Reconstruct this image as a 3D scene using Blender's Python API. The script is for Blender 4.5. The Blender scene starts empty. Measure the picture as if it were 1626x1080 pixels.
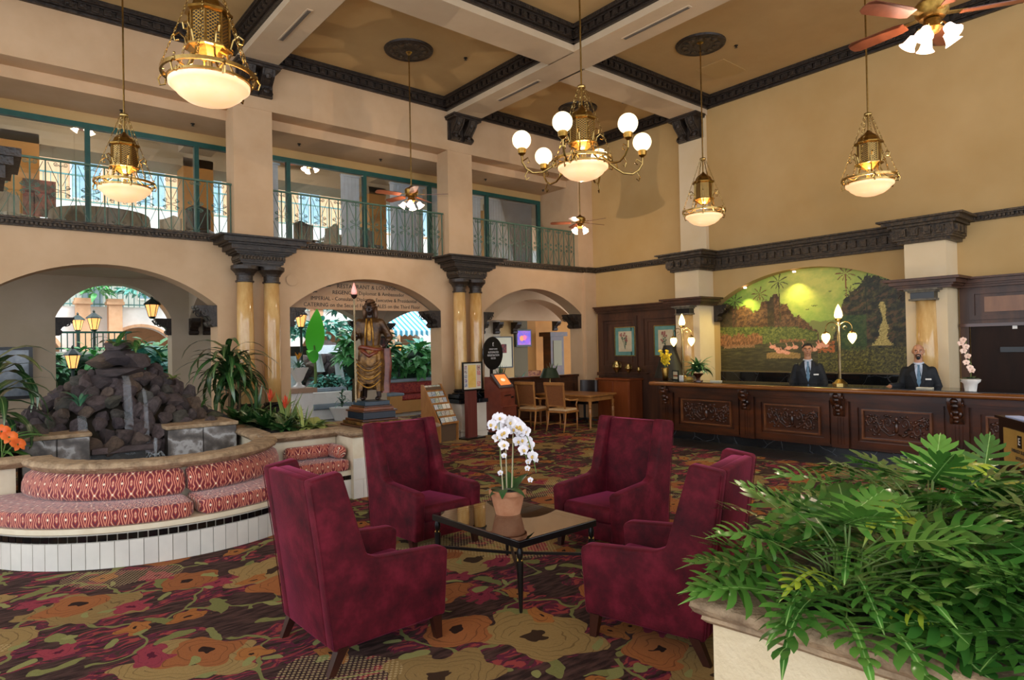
import bpy, bmesh, math, random
from mathutils import Vector, Matrix, Euler
from math import pi, sin, cos, radians as R
random.seed(7)
S = bpy.context.scene
COL = S.collection
# ---------------- camera
CAM = Vector((0, 0, 1.85))
def setup_camera():
    yaw, pit, rol, f = R(39.6), R(.6137), R(-1.113), 1025.1
    fw = Vector((sin(yaw)*cos(pit), cos(yaw)*cos(pit), sin(pit)))
    r = Vector((cos(yaw), -sin(yaw), 0)); u = r.cross(fw)
    r2 = r*cos(rol)+u*sin(rol); u2 = -r*sin(rol)+u*cos(rol)
    cd = bpy.data.cameras.new('camera'); co = bpy.data.objects.new('camera', cd); COL.objects.link(co)
    cd.sensor_width = 36; cd.lens = f/1626*36; cd.clip_start = .05; cd.clip_end = 200
    m = Matrix((r2, u2, -fw)).transposed().to_4x4(); m.translation = CAM
    co.matrix_world = m; S.camera = co
setup_camera()
# ---------------- light and exposure
w = bpy.data.worlds.new('world'); S.world = w; w.use_nodes = True
bg = w.node_tree.nodes['Background']; bg.inputs[0].default_value = (.84, .91, 1, 1); bg.inputs[1].default_value = 1.95
S.view_settings.view_transform = 'Standard'; S.view_settings.look = 'None'
S.view_settings.exposure = 0.6; S.view_settings.gamma = 1; S.view_settings.use_curve_mapping = False
LAMP_W = 16.0      # watts of each pendant
def lamp(name, loc, watts, col=(1, .72, .42), rad=.0, parent=None):
    l = bpy.data.lights.new(name, 'POINT'); l.energy = watts; l.color = col; l.shadow_soft_size = rad
    o = bpy.data.objects.new(name, l); COL.objects.link(o); o.location = loc
    if parent: o.parent = parent
    return o
sun = bpy.data.lights.new('sun', 'SUN'); sun.energy = 2.2; sun.angle = R(20); sun.color = (1, .97, .93)
so = bpy.data.objects.new('sun', sun); COL.objects.link(so); so.rotation_euler = (R(28), R(18), 0)

# ---------------- materials
def lin(h):
    h = h.lstrip('#'); c = [int(h[i:i+2], 16)/255 for i in (0, 2, 4)]
    return tuple((x/12.92 if x <= .04045 else ((x+.055)/1.055)**2.4) for x in c)+(1,)
class NT:
    def __init__(s, name):
        s.m = bpy.data.materials.new(name); s.m.use_nodes = True; s.t = s.m.node_tree
        s.p = s.t.nodes['Principled BSDF']
    def n(s, typ, **k):
        n = s.t.nodes.new('ShaderNode'+typ)
        for a, v in k.items():
            if a == 'inp':
                for i, x in v.items():
                    if hasattr(x, 'is_output'): s.t.links.new(x, n.inputs[i])
                    else: n.inputs[i].default_value = x
            else: setattr(n, a, v)
        return n
    def l(s, a, b): s.t.links.new(a, b)
    def ma(s, op, a, b=0.0, c=0.0, clamp=False):
        n = s.n('Math', operation=op, use_clamp=clamp, inp={0: a, 1: b, 2: c}); return n.outputs[0]
    def mix(s, f, a, b):
        n = s.n('Mix', data_type='RGBA'); 
        for i, x in ((0, f), (6, a), (7, b)):
            if hasattr(x, 'is_output'): s.l(x, n.inputs[i])
            else: n.inputs[i].default_value = x
        return n.outputs[2]
    def ramp(s, x, stops, interp='LINEAR'):
        n = s.n('ValToRGB'); n.color_ramp.interpolation = interp; e = n.color_ramp.elements
        while len(e) < len(stops): e.new(.5)
        for k, (p, c) in enumerate(stops): e[k].position = p; e[k].color = c
        s.l(x, n.inputs[0]); return n.outputs[0]
    def obj(s): return s.n('TexCoord').outputs['Object']
    def pos(s): return s.n('NewGeometry').outputs['Position']
MATS = {}
def mat(name, c1, c2=None, rough=.6, metal=0, scale=6, bump=0, bscale=None, coat=0, sheen=0, stretch=None, detail=4, emis=None, es=0, spec=None, world=True, trans=0, contrast=.5, rnd=0):
    if name in MATS: return MATS[name]
    n = NT(name); p = n.p
    a = lin(c1); b = lin(c2) if c2 else a
    p.inputs['Roughness'].default_value = rough; p.inputs['Metallic'].default_value = metal
    co = n.pos() if world else n.obj()
    if stretch: co = n.n('Mapping', inp={0: co, 3: stretch}).outputs[0]
    nz = n.n('TexNoise', inp={0: co, 'Scale': scale, 'Detail': detail, 'Roughness': .6}).outputs[0]
    h = contrast/2
    col = n.ramp(nz, [(.5-h*.6, a), (.5+h*.6, b)])
    if rnd:
        oi = n.n('ObjectInfo').outputs['Random']
        hs = n.n('HueSaturation', inp={'Color': col, 'Value': n.ma('MULTIPLY_ADD', oi, rnd, 1-rnd/2), 'Hue': n.ma('MULTIPLY_ADD', oi, rnd*.06, .5-rnd*.03)}); col = hs.outputs[0]
    n.l(col, p.inputs['Base Color'])
    if bump:
        nb = n.n('TexNoise', inp={0: co, 'Scale': bscale or scale*4, 'Detail': 5}).outputs[0]
        bp = n.n('Bump', inp={'Strength': bump, 'Distance': .02, 'Height': nb}); n.l(bp.outputs[0], p.inputs['Normal'])
    if coat: p.inputs['Coat Weight'].default_value = coat; p.inputs['Coat Roughness'].default_value = .12
    if sheen:
        p.inputs['Sheen Weight'].default_value = sheen; p.inputs['Sheen Roughness'].default_value = .35
    if spec is not None: p.inputs['Specular IOR Level'].default_value = spec
    if trans: p.inputs['Transmission Weight'].default_value = trans
    if emis: p.inputs['Emission Color'].default_value = lin(emis); p.inputs['Emission Strength'].default_value = es
    MATS[name] = n.m; return n.m
def glassmat(name, tint=(1, 1, 1, 1), k=.12, rough=.02):
    n = NT(name); n.t.nodes.remove(n.p); out = n.t.nodes['Material Output']
    t = n.n('BsdfTransparent', inp={0: tint}); g = n.n('BsdfGlossy', inp={'Roughness': rough})
    fr = n.n('LayerWeight', inp={0: .35}).outputs['Fresnel']
    mx = n.n('MixShader', inp={0: n.ma('MULTIPLY_ADD', fr, .8, k, True), 1: t.outputs[0], 2: g.outputs[0]}); n.l(mx.outputs[0], out.inputs[0])
    MATS[name] = n.m; return n.m
M_wall = mat('wall_plaster', '#c29f78', '#cdab85', rough=.75, scale=1.2, bump=.03, bscale=40)
M_wallc = mat('reception_wall_paint', '#c2a06a', '#b59158', rough=.75, scale=.5, bump=.03, bscale=40)
M_grey = mat('corridor_wall_paint', '#c2b29a', '#b8a88e', rough=.75, scale=1.5, bump=.03, bscale=40)
M_beam = mat('beam_paint', '#cbb494', '#c3ab8b', rough=.7, scale=1.5)
M_ceil = mat('ceiling_panel_paint', '#bb9a66', '#b08f5c', rough=.8, scale=.8)
M_pil = mat('pilaster_paint', '#dcc6a2', '#d6bd94', rough=.7, scale=1)
M_dark = mat('carved_dark_plaster', '#17110e', '#3c3026', rough=.42, scale=14, bump=.6, bscale=30, contrast=.7)
M_darkg = mat('carved_dark_gilt', '#1f1812', '#57452f', rough=.45, scale=20, bump=.7, bscale=45)
M_marb = mat('yellow_scagliola', '#bd8c4c', '#dab478', rough=.16, scale=3, stretch=(2, 2, .6), coat=.3, detail=8)
M_teal = mat('teal_green_painted_metal', '#154840', '#1c544a', rough=.4)
M_rail = mat('green_iron', '#3b5a49', '#4c6a55', rough=.5)
M_wood = mat('walnut_panelling', '#3a2114', '#5a3722', rough=.45, scale=5, stretch=(1, 1, .12), bump=.05, coat=.06, detail=8)
M_woodd = mat('dark_mahogany', '#2a130a', '#55290f', rough=.28, scale=5, stretch=(1, .25, 1), coat=.35, detail=8)
M_woodc = mat('cherry_wood', '#7a3a18', '#96502a', rough=.3, scale=6, stretch=(1, 1, .2), coat=.3, detail=7)
M_oak = mat('honey_wood', '#96602e', '#b27a40', rough=.35, scale=7, stretch=(1, 1, .3), coat=.2)
M_bmarb = NT('black_marble').m
def _bm():
    n = NT('black_veined_marble'); co = n.pos()
    d = n.n('TexNoise', inp={0: co, 'Scale': 1.5, 'Detail': 6}).outputs[1]
    c2 = n.n('VectorMath', operation='MULTIPLY_ADD', inp={0: d, 1: (.5, .5, .5), 2: co}).outputs[0]
    v = n.n('TexVoronoi', feature='DISTANCE_TO_EDGE', inp={0: c2, 'Scale': 1.7}).outputs[0]
    c = n.ramp(v, [(0, lin('#565a60')), (.006, lin('#16181b')), (1, lin('#07080a'))]); n.l(c, n.p.inputs[0]); n.p.inputs['Roughness'].default_value = .08
    return n.m
M_bmarb = _bm()
M_brass = mat('polished_brass', '#9c8048', '#b89c62', rough=.24, metal=1, scale=20)
M_obrass = mat('aged_brass', '#7a5c28', '#a07c3e', rough=.35, metal=1, scale=20)
M_bowl = mat('alabaster_bowl_glass', '#ffe2b8', '#ffd49c', rough=.3, emis='#ffc892', es=.56, scale=5)
M_globe = mat('opal_globe_glass', '#fff0cc', rough=.3, emis='#ffeec0', es=1.15)
M_tulip = mat('frosted_glass_lit', '#ffe6d8', rough=.3, emis='#ffd8c0', es=3.2)
M_stonecap = mat('cast_stone_coping', '#b08a60', '#8d6b4c', rough=.7, scale=5, bump=.35, bscale=25)
M_black = mat('black_metal', '#0c0b0b', '#141211', rough=.3, scale=5)
M_white = mat('white_glazed', '#e6e0d6', rough=.2, scale=2)
M_soil = mat('potting_soil', '#1a120c', '#2c2016', rough=.95, scale=30, bump=.6)
# ---------------- mesh helpers
class MB:
    def __init__(s): s.v = []; s.f = []; s.uv = {}
    def add(s, vs, fs):
        k = len(s.v); s.v += [tuple(v) for v in vs]; s.f += [tuple(i+k for i in f) for f in fs]; return s
    def box(s, x0, y0, z0, x1, y1, z1):
        if x0 > x1: x0, x1 = x1, x0
        if y0 > y1: y0, y1 = y1, y0
        if z0 > z1: z0, z1 = z1, z0
        return s.add([(x0,y0,z0),(x1,y0,z0),(x1,y1,z0),(x0,y1,z0),(x0,y0,z1),(x1,y0,z1),(x1,y1,z1),(x0,y1,z1)],
              [(0,3,2,1),(4,5,6,7),(0,1,5,4),(1,2,6,5),(2,3,7,6),(3,0,4,7)])
    def obox(s, c, size, rot=(0,0,0)):
        m = Euler(rot).to_matrix(); sx, sy, sz = [a/2 for a in size]; c = Vector(c)
        P = [c+m@Vector(p) for p in ((-sx,-sy,-sz),(sx,-sy,-sz),(sx,sy,-sz),(-sx,sy,-sz),(-sx,-sy,sz),(sx,-sy,sz),(sx,sy,sz),(-sx,sy,sz))]
        return s.add(P, [(0,3,2,1),(4,5,6,7),(0,1,5,4),(1,2,6,5),(2,3,7,6),(3,0,4,7)])
    def bar(s, a, b, w, d=None):
        a = Vector(a); b = Vector(b); d = d or w; z = (b-a); L = z.length; z.normalize()
        x = z.orthogonal().normalized() if abs(z.z) < .999 else Vector((1,0,0))
        if abs(z.z) < .999:
            x = Vector((0,0,1)).cross(z).normalized()
        y = z.cross(x); P = []
        for q in (a, b):
            for sx, sy in ((-1,-1),(1,-1),(1,1),(-1,1)): P.append(q+x*sx*w/2+y*sy*d/2)
        return s.add(P, [(0,3,2,1),(4,5,6,7),(0,1,5,4),(1,2,6,5),(2,3,7,6),(3,0,4,7)])
    def prism(s, poly, ax, a, b):
        n = len(poly)
        def P(p, t):
            return (t, p[0], p[1]) if ax == 'x' else (p[0], t, p[1]) if ax == 'y' else (p[0], p[1], t)
        vs = [P(p, a) for p in poly]+[P(p, b) for p in poly]
        fs = [tuple(range(n)), tuple(range(2*n-1, n-1, -1))]+[(i, i+n, (i+1) % n+n, (i+1) % n) for i in range(n)]
        return s.add(vs, fs)
    def lathe(s, prof, n=20, c=(0,0,0), cap=True, sc=(1,1)):
        vs = []; fs = []
        for r, z in prof:
            for k in range(n):
                a = 2*pi*k/n; vs.append((c[0]+r*cos(a)*sc[0], c[1]+r*sin(a)*sc[1], c[2]+z))
        for i in range(len(prof)-1):
            for k in range(n):
                k2 = (k+1) % n; fs.append((i*n+k, i*n+k2, (i+1)*n+k2, (i+1)*n+k))
        if cap:
            if prof[0][0] > 1e-4: fs.append(tuple(range(n-1, -1, -1)))
            if prof[-1][0] > 1e-4: m = (len(prof)-1)*n; fs.append(tuple(range(m, m+n)))
        return s.add(vs, fs)
    def tube(s, pts, r, n=6, closed=False, cap=True, flat=1):
        pts = [Vector(p) for p in pts]; N = len(pts); rs = r if isinstance(r, (list, tuple)) else [r]*N
        vs = []; fs = []; up = None
        for i, p in enumerate(pts):
            if closed: t = pts[(i+1) % N]-pts[i-1]
            else: t = pts[min(i+1, N-1)]-pts[max(i-1, 0)]
            if t.length < 1e-9: t = Vector((0,0,1))
            t.normalize()
            if up is None: up = t.orthogonal().normalized() if abs(t.z) > .95 else Vector((0,0,1))
            x = up.cross(t)
            if x.length < 1e-6: x = t.orthogonal()
            x.normalize(); y = t.cross(x); up = y
            for k in range(n):
                a = 2*pi*k/n+pi/n; vs.append(p+x*cos(a)*rs[i]+y*sin(a)*rs[i]*flat)
        M = N if closed else N-1
        for i in range(M):
            j = (i+1) % N
            for k in range(n):
                k2 = (k+1) % n; fs.append((i*n+k, i*n+k2, j*n+k2, j*n+k))
        if cap and not closed: fs.append(tuple(range(n-1, -1, -1))); fs.append(tuple(range((N-1)*n, N*n)))
        return s.add(vs, fs)
    def ball(s, c, r, n=10, m=7, sc=(1,1,1)):
        vs = [(c[0], c[1], c[2]-r*sc[2])]; fs = []
        for i in range(1, m):
            t = -pi/2+pi*i/m
            for k in range(n):
                a = 2*pi*k/n; vs.append((c[0]+r*cos(t)*cos(a)*sc[0], c[1]+r*cos(t)*sin(a)*sc[1], c[2]+r*sin(t)*sc[2]))
        vs.append((c[0], c[1], c[2]+r*sc[2]))
        for k in range(n):
            k2 = (k+1) % n; fs.append((0, 1+k2, 1+k)); fs.append((len(vs)-1, 1+(m-2)*n+k, 1+(m-2)*n+k2))
            for i in range(m-2): fs.append((1+i*n+k, 1+i*n+k2, 1+(i+1)*n+k2, 1+(i+1)*n+k))
        return s.add(vs, fs)
    def mesh(s, name, mt, smooth=None):
        me = bpy.data.meshes.new(name); me.from_pydata(s.v, [], s.f); me.update()
        bm = bmesh.new(); bm.from_mesh(me); bmesh.ops.recalc_face_normals(bm, faces=bm.faces); bm.to_mesh(me); bm.free()
        for q in (mt if isinstance(mt, (list, tuple)) else [mt]): me.materials.append(q)
        if smooth:
            for p in me.polygons: p.use_smooth = True
            if smooth is not True: me.set_sharp_from_angle(angle=R(smooth))
        return me
    def build(s, name, mt, parent=None, smooth=None, kind=None, loc=None, rot=None):
        o = link(name, s.mesh(name, mt, smooth), parent, loc, rot)
        if kind: o['kind'] = kind
        return o
def link(name, me, parent=None, loc=None, rot=None, sc=None):
    o = bpy.data.objects.new(name, me); COL.objects.link(o)
    if parent: o.parent = parent
    if loc is not None: o.location = loc
    if rot is not None: o.rotation_euler = rot
    if sc is not None: o.scale = (sc, sc, sc) if isinstance(sc, (int, float)) else sc
    return o
def tag(o, label, cat, group=None, kind=None):
    o['label'] = label; o['category'] = cat
    if group: o['group'] = group
    if kind: o['kind'] = kind
    return o
def thing(name, label, cat, loc=(0,0,0), rz=0, group=None, sc=None):
    o = bpy.data.objects.new(name, None); COL.objects.link(o); o.location = loc; o.rotation_euler = (0, 0, rz); o.empty_display_size = .1
    if sc: o.scale = (sc, sc, sc)
    return tag(o, label, cat, group)
def copy_tree(o, parent=None, **k):
    c = o.copy(); COL.objects.link(c)
    if parent: c.parent = parent
    for ch in list(o.children): copy_tree(ch, c)
    return c
def dup(o, loc, rz, label, sc=None, group=None):
    c = copy_tree(o); c.location = loc; c.rotation_euler = (0, 0, rz); c['label'] = label
    if sc: c.scale = (sc, sc, sc)
    if group: c['group'] = group
    return c
def struct(name, mb, mt, parent=None, smooth=None):
    o = mb.build(name, mt, parent, smooth)
    if not parent: o['kind'] = 'structure'
    return o
def text(name, body, size, mt, parent, M, ext=.002, align='CENTER', sx=1):
    cu = bpy.data.curves.new('text', 'FONT'); cu.body = body; cu.size = size; cu.extrude = ext; cu.align_x = align; cu.align_y = 'CENTER'; cu.resolution_u = 2
    t = bpy.data.objects.new('t', cu); COL.objects.link(t); dg = bpy.context.evaluated_depsgraph_get(); dg.update()
    me = bpy.data.meshes.new_from_object(t.evaluated_get(dg)); bpy.data.objects.remove(t)
    me.transform(Matrix.Diagonal((sx, 1, 1, 1))); me.transform(M); me.materials.clear(); me.materials.append(mt)
    o = link(name, me, parent)
    if len(body) > 1: o['kind'] = 'stuff'
    return o
def facing(origin, xdir, ndir):
    """matrix laying local xy text on a plane: x along xdir, z (up) world, normal ndir"""
    x = Vector(xdir).normalized(); n = Vector(ndir).normalized(); y = n.cross(x)
    m = Matrix((x, y, n)).transposed().to_4x4(); m.translation = Vector(origin); return m
def rbox(x0, y0, z0, x1, y1, z1, b=.01, seg=2):
    """bevelled box mesh builder"""
    m = MB().box(x0, y0, z0, x1, y1, z1); me = bpy.data.meshes.new('t'); me.from_pydata(m.v, [], m.f)
    bm = bmesh.new(); bm.from_mesh(me); bmesh.ops.bevel(bm, geom=bm.edges[:], offset=b, segments=seg, affect='EDGES', profile=.5)
    out = MB(); out.v = [tuple(v.co) for v in bm.verts]; out.f = [tuple(v.index for v in f.verts) for f in bm.faces]
    bm.free(); bpy.data.meshes.remove(me); return out
def arcpts(cx, cz, r, a0, a1, n):
    return [(cx+r*cos(a0+(a1-a0)*i/n), cz+r*sin(a0+(a1-a0)*i/n)) for i in range(n+1)]
def segarch(x0, x1, zs, zt, n=24):
    """points of a segmental arch from (x1,zs) over the top to (x0,zs)"""
    h = zt-zs; w = (x1-x0)/2; r = (w*w+h*h)/(2*h); cx = (x0+x1)/2; cz = zt-r; a = math.asin(min(1, w/r))
    if h > w: a = pi-a
    return [(cx+r*sin(a-2*a*i/n), cz+r*cos(a-2*a*i/n)) for i in range(n+1)]
# ================= STRUCTURE =================
A, B = 11.6, 12.4
# --- carpet
def carpet():
    n = NT('floral_carpet'); co = n.pos()
    wob = n.n('TexNoise', inp={0: co, 'Scale': 3.5, 'Detail': 2}).outputs[1]
    cw = n.n('VectorMath', operation='MULTIPLY_ADD', inp={0: wob, 1: (.30, .30, 0), 2: co}).outputs[0]
    fine = n.n('TexNoise', inp={0: co, 'Scale': 60, 'Detail': 2}).outputs[0]
    st = n.n('TexNoise', inp={0: n.n('Mapping', inp={0: co, 2: (0, 0, .7), 3: (3, 14, 1)}).outputs[0], 'Scale': 2.2, 'Detail': 3}).outputs[0]
    base = n.ramp(st, [(.38, lin('#2e1f1c')), (.62, lin('#523a34'))])
    def layer(prev, sc, off, r0, pet, amp, cA, cB, keep, el=1.0, core=None, rot=0, hole=None, seedk=0):
        mp = n.n('Mapping', inp={0: cw, 1: off, 2: (0, 0, rot)}).outputs[0]
        mp = n.n('VectorMath', operation='MULTIPLY', inp={0: mp, 1: (1, 1, 0)}).outputs[0]
        v = n.n('TexVoronoi', voronoi_dimensions='2D', feature='F1', inp={0: mp, 'Scale': sc, 'Randomness': .75})
        d = n.n('VectorMath', operation='SUBTRACT', inp={0: n.n('VectorMath', operation='SCALE', inp={0: mp, 3: sc}).outputs[0], 1: n.n('VectorMath', operation='SCALE', inp={0: v.outputs['Position'], 3: sc}).outputs[0]}).outputs[0]
        cs = n.n('SeparateColor', inp={0: v.outputs['Color']})
        ang = n.ma('MULTIPLY', cs.outputs[0], 6.283)
        rv = n.n('VectorRotate', rotation_type='Z_AXIS', inp={0: d, 3: ang}).outputs[0]
        sx = n.n('SeparateXYZ', inp={0: rv}); x = sx.outputs[0]; y = n.ma('MULTIPLY', sx.outputs[1], el)
        rad = n.ma('SQRT', n.ma('ADD', n.ma('MULTIPLY', x, x), n.ma('MULTIPLY', y, y)))
        th = n.ma('ARCTAN2', y, x)
        lim = n.ma('MULTIPLY_ADD', n.ma('COSINE', n.ma('MULTIPLY', th, float(pet))), amp, r0)
        m = n.ma('MULTIPLY', n.ma('LESS_THAN', rad, lim), n.ma('GREATER_THAN', cs.outputs[1], 1-keep))
        # petal shading lines
        rel = n.ma('DIVIDE', rad, lim)
        c = n.mix(n.ma('MULTIPLY_ADD', fine, .6, n.ma('MULTIPLY', cs.outputs[2], .4), True), lin(cA), lin(cB))
        if core:
            c = n.mix(n.ma('LESS_THAN', rel, .2), c, lin(core))
            vein = n.ma('MULTIPLY', n.ma('GREATER_THAN', n.ma('SINE', n.ma('MULTIPLY_ADD', rad, 55.0/max(sc,1)*2, n.ma('MULTIPLY', th, 3.0))), .93), n.ma('GREATER_THAN', rel, .45))
            c = n.mix(n.ma('MULTIPLY', vein, .45), c, lin(core))
        return n.mix(m, prev, c)
    c = base
    # magenta / crimson brushed streaks
    s1 = n.n('TexNoise', inp={0: n.n('Mapping', inp={0: cw, 2: (0, 0, -.5), 3: (1, 2.2, 1)}).outputs[0], 'Scale': 1.6, 'Detail': 1}).outputs[0]
    s2 = n.n('TexNoise', inp={0: n.n('Mapping', inp={0: cw, 2: (0, 0, .9), 3: (2, 7, 1)}).outputs[0], 'Scale': 4, 'Detail': 2}).outputs[0]
    mm = n.ma('MULTIPLY', n.ma('GREATER_THAN', s1, .50), n.ma('GREATER_THAN', s2, .47))
    c = n.mix(mm, c, n.mix(n.ma('GREATER_THAN', s2, .56), lin('#602438'), lin('#94403e')))
    # vines
    ve = n.n('TexVoronoi', voronoi_dimensions='2D', feature='DISTANCE_TO_EDGE', inp={0: n.n('Mapping', inp={0: cw, 1: (3.3, 1, 0)}).outputs[0], 'Scale': 1.7}).outputs[0]
    vm = n.ma('MULTIPLY', n.ma('LESS_THAN', ve, .022), n.ma('GREATER_THAN', s1, .42))
    c = n.mix(vm, c, lin('#7a7a48'))
    c = layer(c, 2.2, (1.1, .3, 0), .24, 2, .08, '#66683a', '#8a8852', .75, el=2.0, rot=.3)
    c = layer(c, .95, (.4, 2.2, 0), .37, 5, .06, '#80673f', '#a68a56', .80, el=1.35, core='#3c2a1c')
    c = layer(c, 1.25, (5.2, .9, 0), .30, 4, .04, '#8a5230', '#a86a3c', .45, el=1.25, core='#2c1a14')
    c = layer(c, 2.3, (2.2, 7.7, 0), .27, 5, .03, '#94592e', '#ae733c', .34, el=1.2, core='#2c1a14')
    c = layer(c, 1.8, (8.8, 4.1, 0), .25, 6, .05, '#7c2a42', '#9c4046', .36, el=1.5, core='#54182c')
    c = layer(c, 3.3, (6.1, 3.3, 0), .2, 1, .05, '#7c7e4c', '#96935a', .4, el=2.1)
    dm = n.n('TexVoronoi', voronoi_dimensions='2D', feature='F1', inp={0: n.n('Mapping', inp={0: co, 2: (0, 0, .6)}).outputs[0], 'Scale': 36, 'Randomness': 0.0}).outputs[0]
    zone = n.n('TexNoise', inp={0: co, 'Scale': .9, 'Detail': 1}).outputs[0]
    c = n.mix(n.ma('MULTIPLY', n.ma('MULTIPLY', n.ma('LESS_THAN', dm, .32), n.ma('GREATER_THAN', zone, .62)), .55), c, lin('#c8b080'))
    n.l(c, n.p.inputs[0]); n.p.inputs['Roughness'].default_value = .95; n.p.inputs['Specular IOR Level'].default_value = .15
    b = n.n('Bump', inp={'Strength': .5, 'Distance': .01, 'Height': n.n('TexNoise', inp={0: co, 'Scale': 220}).outputs[0]}); n.l(b.outputs[0], n.p.inputs['Normal'])
    return n.m
struct('floor', MB().box(-6, -5, -.12, 14.5, 15.7, 0), carpet())
M_slate = NT('dark_slate_tile')
def _sl():
    n = M_slate; co = n.pos(); br = n.n('TexBrick', inp={0: n.n('Mapping', inp={0: co}).outputs[0], 1: lin('#3a342e'), 2: lin('#2c2a2a'), 3: lin('#191716'), 'Scale': 2.2, 'Mortar Size': .012, 'Row Height': .5, 'Brick Width': .5}); br.offset = 0
    n.l(br.outputs[0], n.p.inputs[0]); n.p.inputs['Roughness'].default_value = .3
_sl()
fl = MB()
M_slt = mat('slate_floor_tile', '#37312b', '#23211f', rough=.28, scale=4, rnd=.5)
slab_ = MB().box(-.222, -.222, 0, .222, .222, .008).mesh('floor_tile', M_slt)
strip = struct('floor_border', MB().box(9.72, -3, 0, 10.6, 7.86, .004), mat('tile_grout', '#1a1817'))
for i in range(24):
    for j in range(2):
        o = link('floor_tile', slab_, strip, (9.945+.45*j, -2.75+.45*i, .003))
# --- arcade wall (lower), three arches
SP, TP = 2.65, 3.24
ARCH = [(-.06, 3.13), (4.37, 7.64), (8.78, 11.93)]
def archwall(x0, x1, z1, arches, y0, y1, zs=SP, zt=TP, z0=0):
    mb = MB(); xs = x0
    poly = [(x0, z1), (x0, z0)]
    for a, b in arches:
        poly += [(a, z0), (a, zs)]
        poly += segarch(a, b, zs, zt)[::-1][1:-1]
        poly += [(b, zs), (b, z0)]
    poly += [(x1, z0), (x1, z1)]
    return mb.prism(poly, 'y', y0, y1)
struct('wall_arcade', archwall(-3.4, B, 3.8, ARCH, A, 12.03), M_wall)
# --- upper piers + band
for k, (a, b) in enumerate(((-1.0, -.33), (3.43, 4.1), (7.88, 8.53))):
    struct('wall_pier', MB().box(a, A, 3.8, b, 12.03, 6.15), M_wall)
struct('wall_end_panel', MB().box(11.86, A+.001, 3.8, B+.3, 13.1, 7.2), M_wall)
struct('wall_upper_band', MB().box(-3.4, A, 6.15, 11.87, 12.0, 7.25), M_wall)
struct('ceiling_balcony_soffit', MB().box(-3.4, 12.0, 5.97, 11.86, 13.12, 7.3), M_wall)
struct('wall_balcony_header', MB().box(-3.4, 13.0, 5.8, 11.86, 13.12, 5.97), M_wallc)
# thin mouldings under the band
struct('trim_1', MB().box(-3.4, A-.01, 6.15, 11.86, A, 6.19), M_wall)
# --- reception wall with the mural niche
def recwall():
    mb = MB(); poly = [(-3, 0), (4.1, 0), (4.1, 2.66)]
    poly += segarch(4.1, 8.05, 2.66, 3.29)[::-1][1:-1]
    poly += [(8.05, 2.66), (8.05, 0), (A, 0), (A, 7.3), (-3, 7.3)]
    mb.prism(poly, 'x', B, B+.3); return mb
struct('wall_reception', recwall(), M_wallc)
struct('wall_niche_back', MB().box(B+.26, 4.0, 0, B+.36, 8.15, 3.4), M_pil)
struct('wall_pilaster_upper', MB().box(B-.1, 8.13, 3.9, B, 8.8, 7.0), M_pil)
# --- ceiling: panels, beams, crown mouldings
ZC, ZB, ZK = 7.22, 6.87, 6.985
struct('ceiling', MB().box(-6, -5, ZC, 12.9, 13.2, ZC+.2), M_ceil)
bx = MB()
for a, b in ((-1.0, -.33), (3.48, 4.1), (7.88, 8.54)):
    struct('beam', MB().box(a, -5, ZB, b, A, ZC), M_beam)
struct('beam', MB().box(-6, 7.72, ZB, 7.9, 8.36, ZC), M_beam)
struct('beam', MB().box(8.5, 8.1, ZB, B, 8.76, ZC), M_beam)
struct('beam', MB().box(-6, 3.4, ZB, 3.5, 4.05, ZC), M_beam)
def crown_run(mb, p, q, nrm, z0=ZK, z1=ZC, d=.19, block=.16):
    """crown moulding along p->q (xy), nrm = direction into the bay; stepped cove plus blocks"""
    p = Vector((p[0], p[1], 0)); q = Vector((q[0], q[1], 0)); nrm = Vector((nrm[0], nrm[1], 0)); t = (q-p); L = t.length; t.normalize()
    H = z1-z0
    steps = [(0, .14, .30*d), (.14, .2, .22*d), (.2, .62, .52*d), (.62, .70, .74*d), (.70, 1.0, d)]
    for a, b, dd in steps:
        P = [p, q, q+nrm*dd-t*0, p+nrm*dd]
        mb.add([v+Vector((0, 0, z0+H*a)) for v in P]+[v+Vector((0, 0, z0+H*b)) for v in P], [(0,3,2,1),(4,5,6,7),(0,1,5,4),(1,2,6,5),(2,3,7,6),(3,0,4,7)])
    n = max(1, int(L/block)); s = L/n
    for i in range(n):
        c = p+t*(s*(i+.5)); zc = z0+H*.42
        a = c+nrm*(.52*d+.02)+Vector((0, 0, zc)); ang = math.atan2(t.y, t.x)
        mb.obox(a, (s*.62, .05, H*.34), (0, 0, ang))
        mb.obox(a+nrm*.02, (s*.34, .03, H*.2), (0, 0, ang))
    m = int(L/.05)
    for i in range(m):
        c = p+t*(L*(i+.5)/m)+nrm*(d)+Vector((0, 0, z1-.035)); mb.obox(c, (.026, .016, .03), (0, 0, math.atan2(t.y, t.x)))
    return mb
tk = 2
def bay_crown(x0, y0, x1, y1, sides):
    global tk
    for sd in sides:
        mb = MB()
        if sd == 'N': crown_run(mb, (x0, y1), (x1, y1), (0, -1))
        if sd == 'S': crown_run(mb, (x0, y0), (x1, y0), (0, 1))
        if sd == 'E': crown_run(mb, (x1, y0), (x1, y1), (-1, 0))
        if sd == 'W': crown_run(mb, (x0, y0), (x0, y1), (1, 0))
        struct('trim_%d' % tk, mb, M_dark); tk += 1
bay_crown(4.1, 8.36, 7.88, A, 'NESW')
bay_crown(8.54, 8.76, B, A, 'NESW')
bay_crown(-.33, 8.36, 3.48, A, 'NESW')
bay_crown(8.54, -3, B, 8.1, 'NEW')
bay_crown(4.1, -3, 7.88, 7.72, 'NEW')
bay_crown(-.33, 4.05, 3.48, 7.72, 'NESW')
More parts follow.
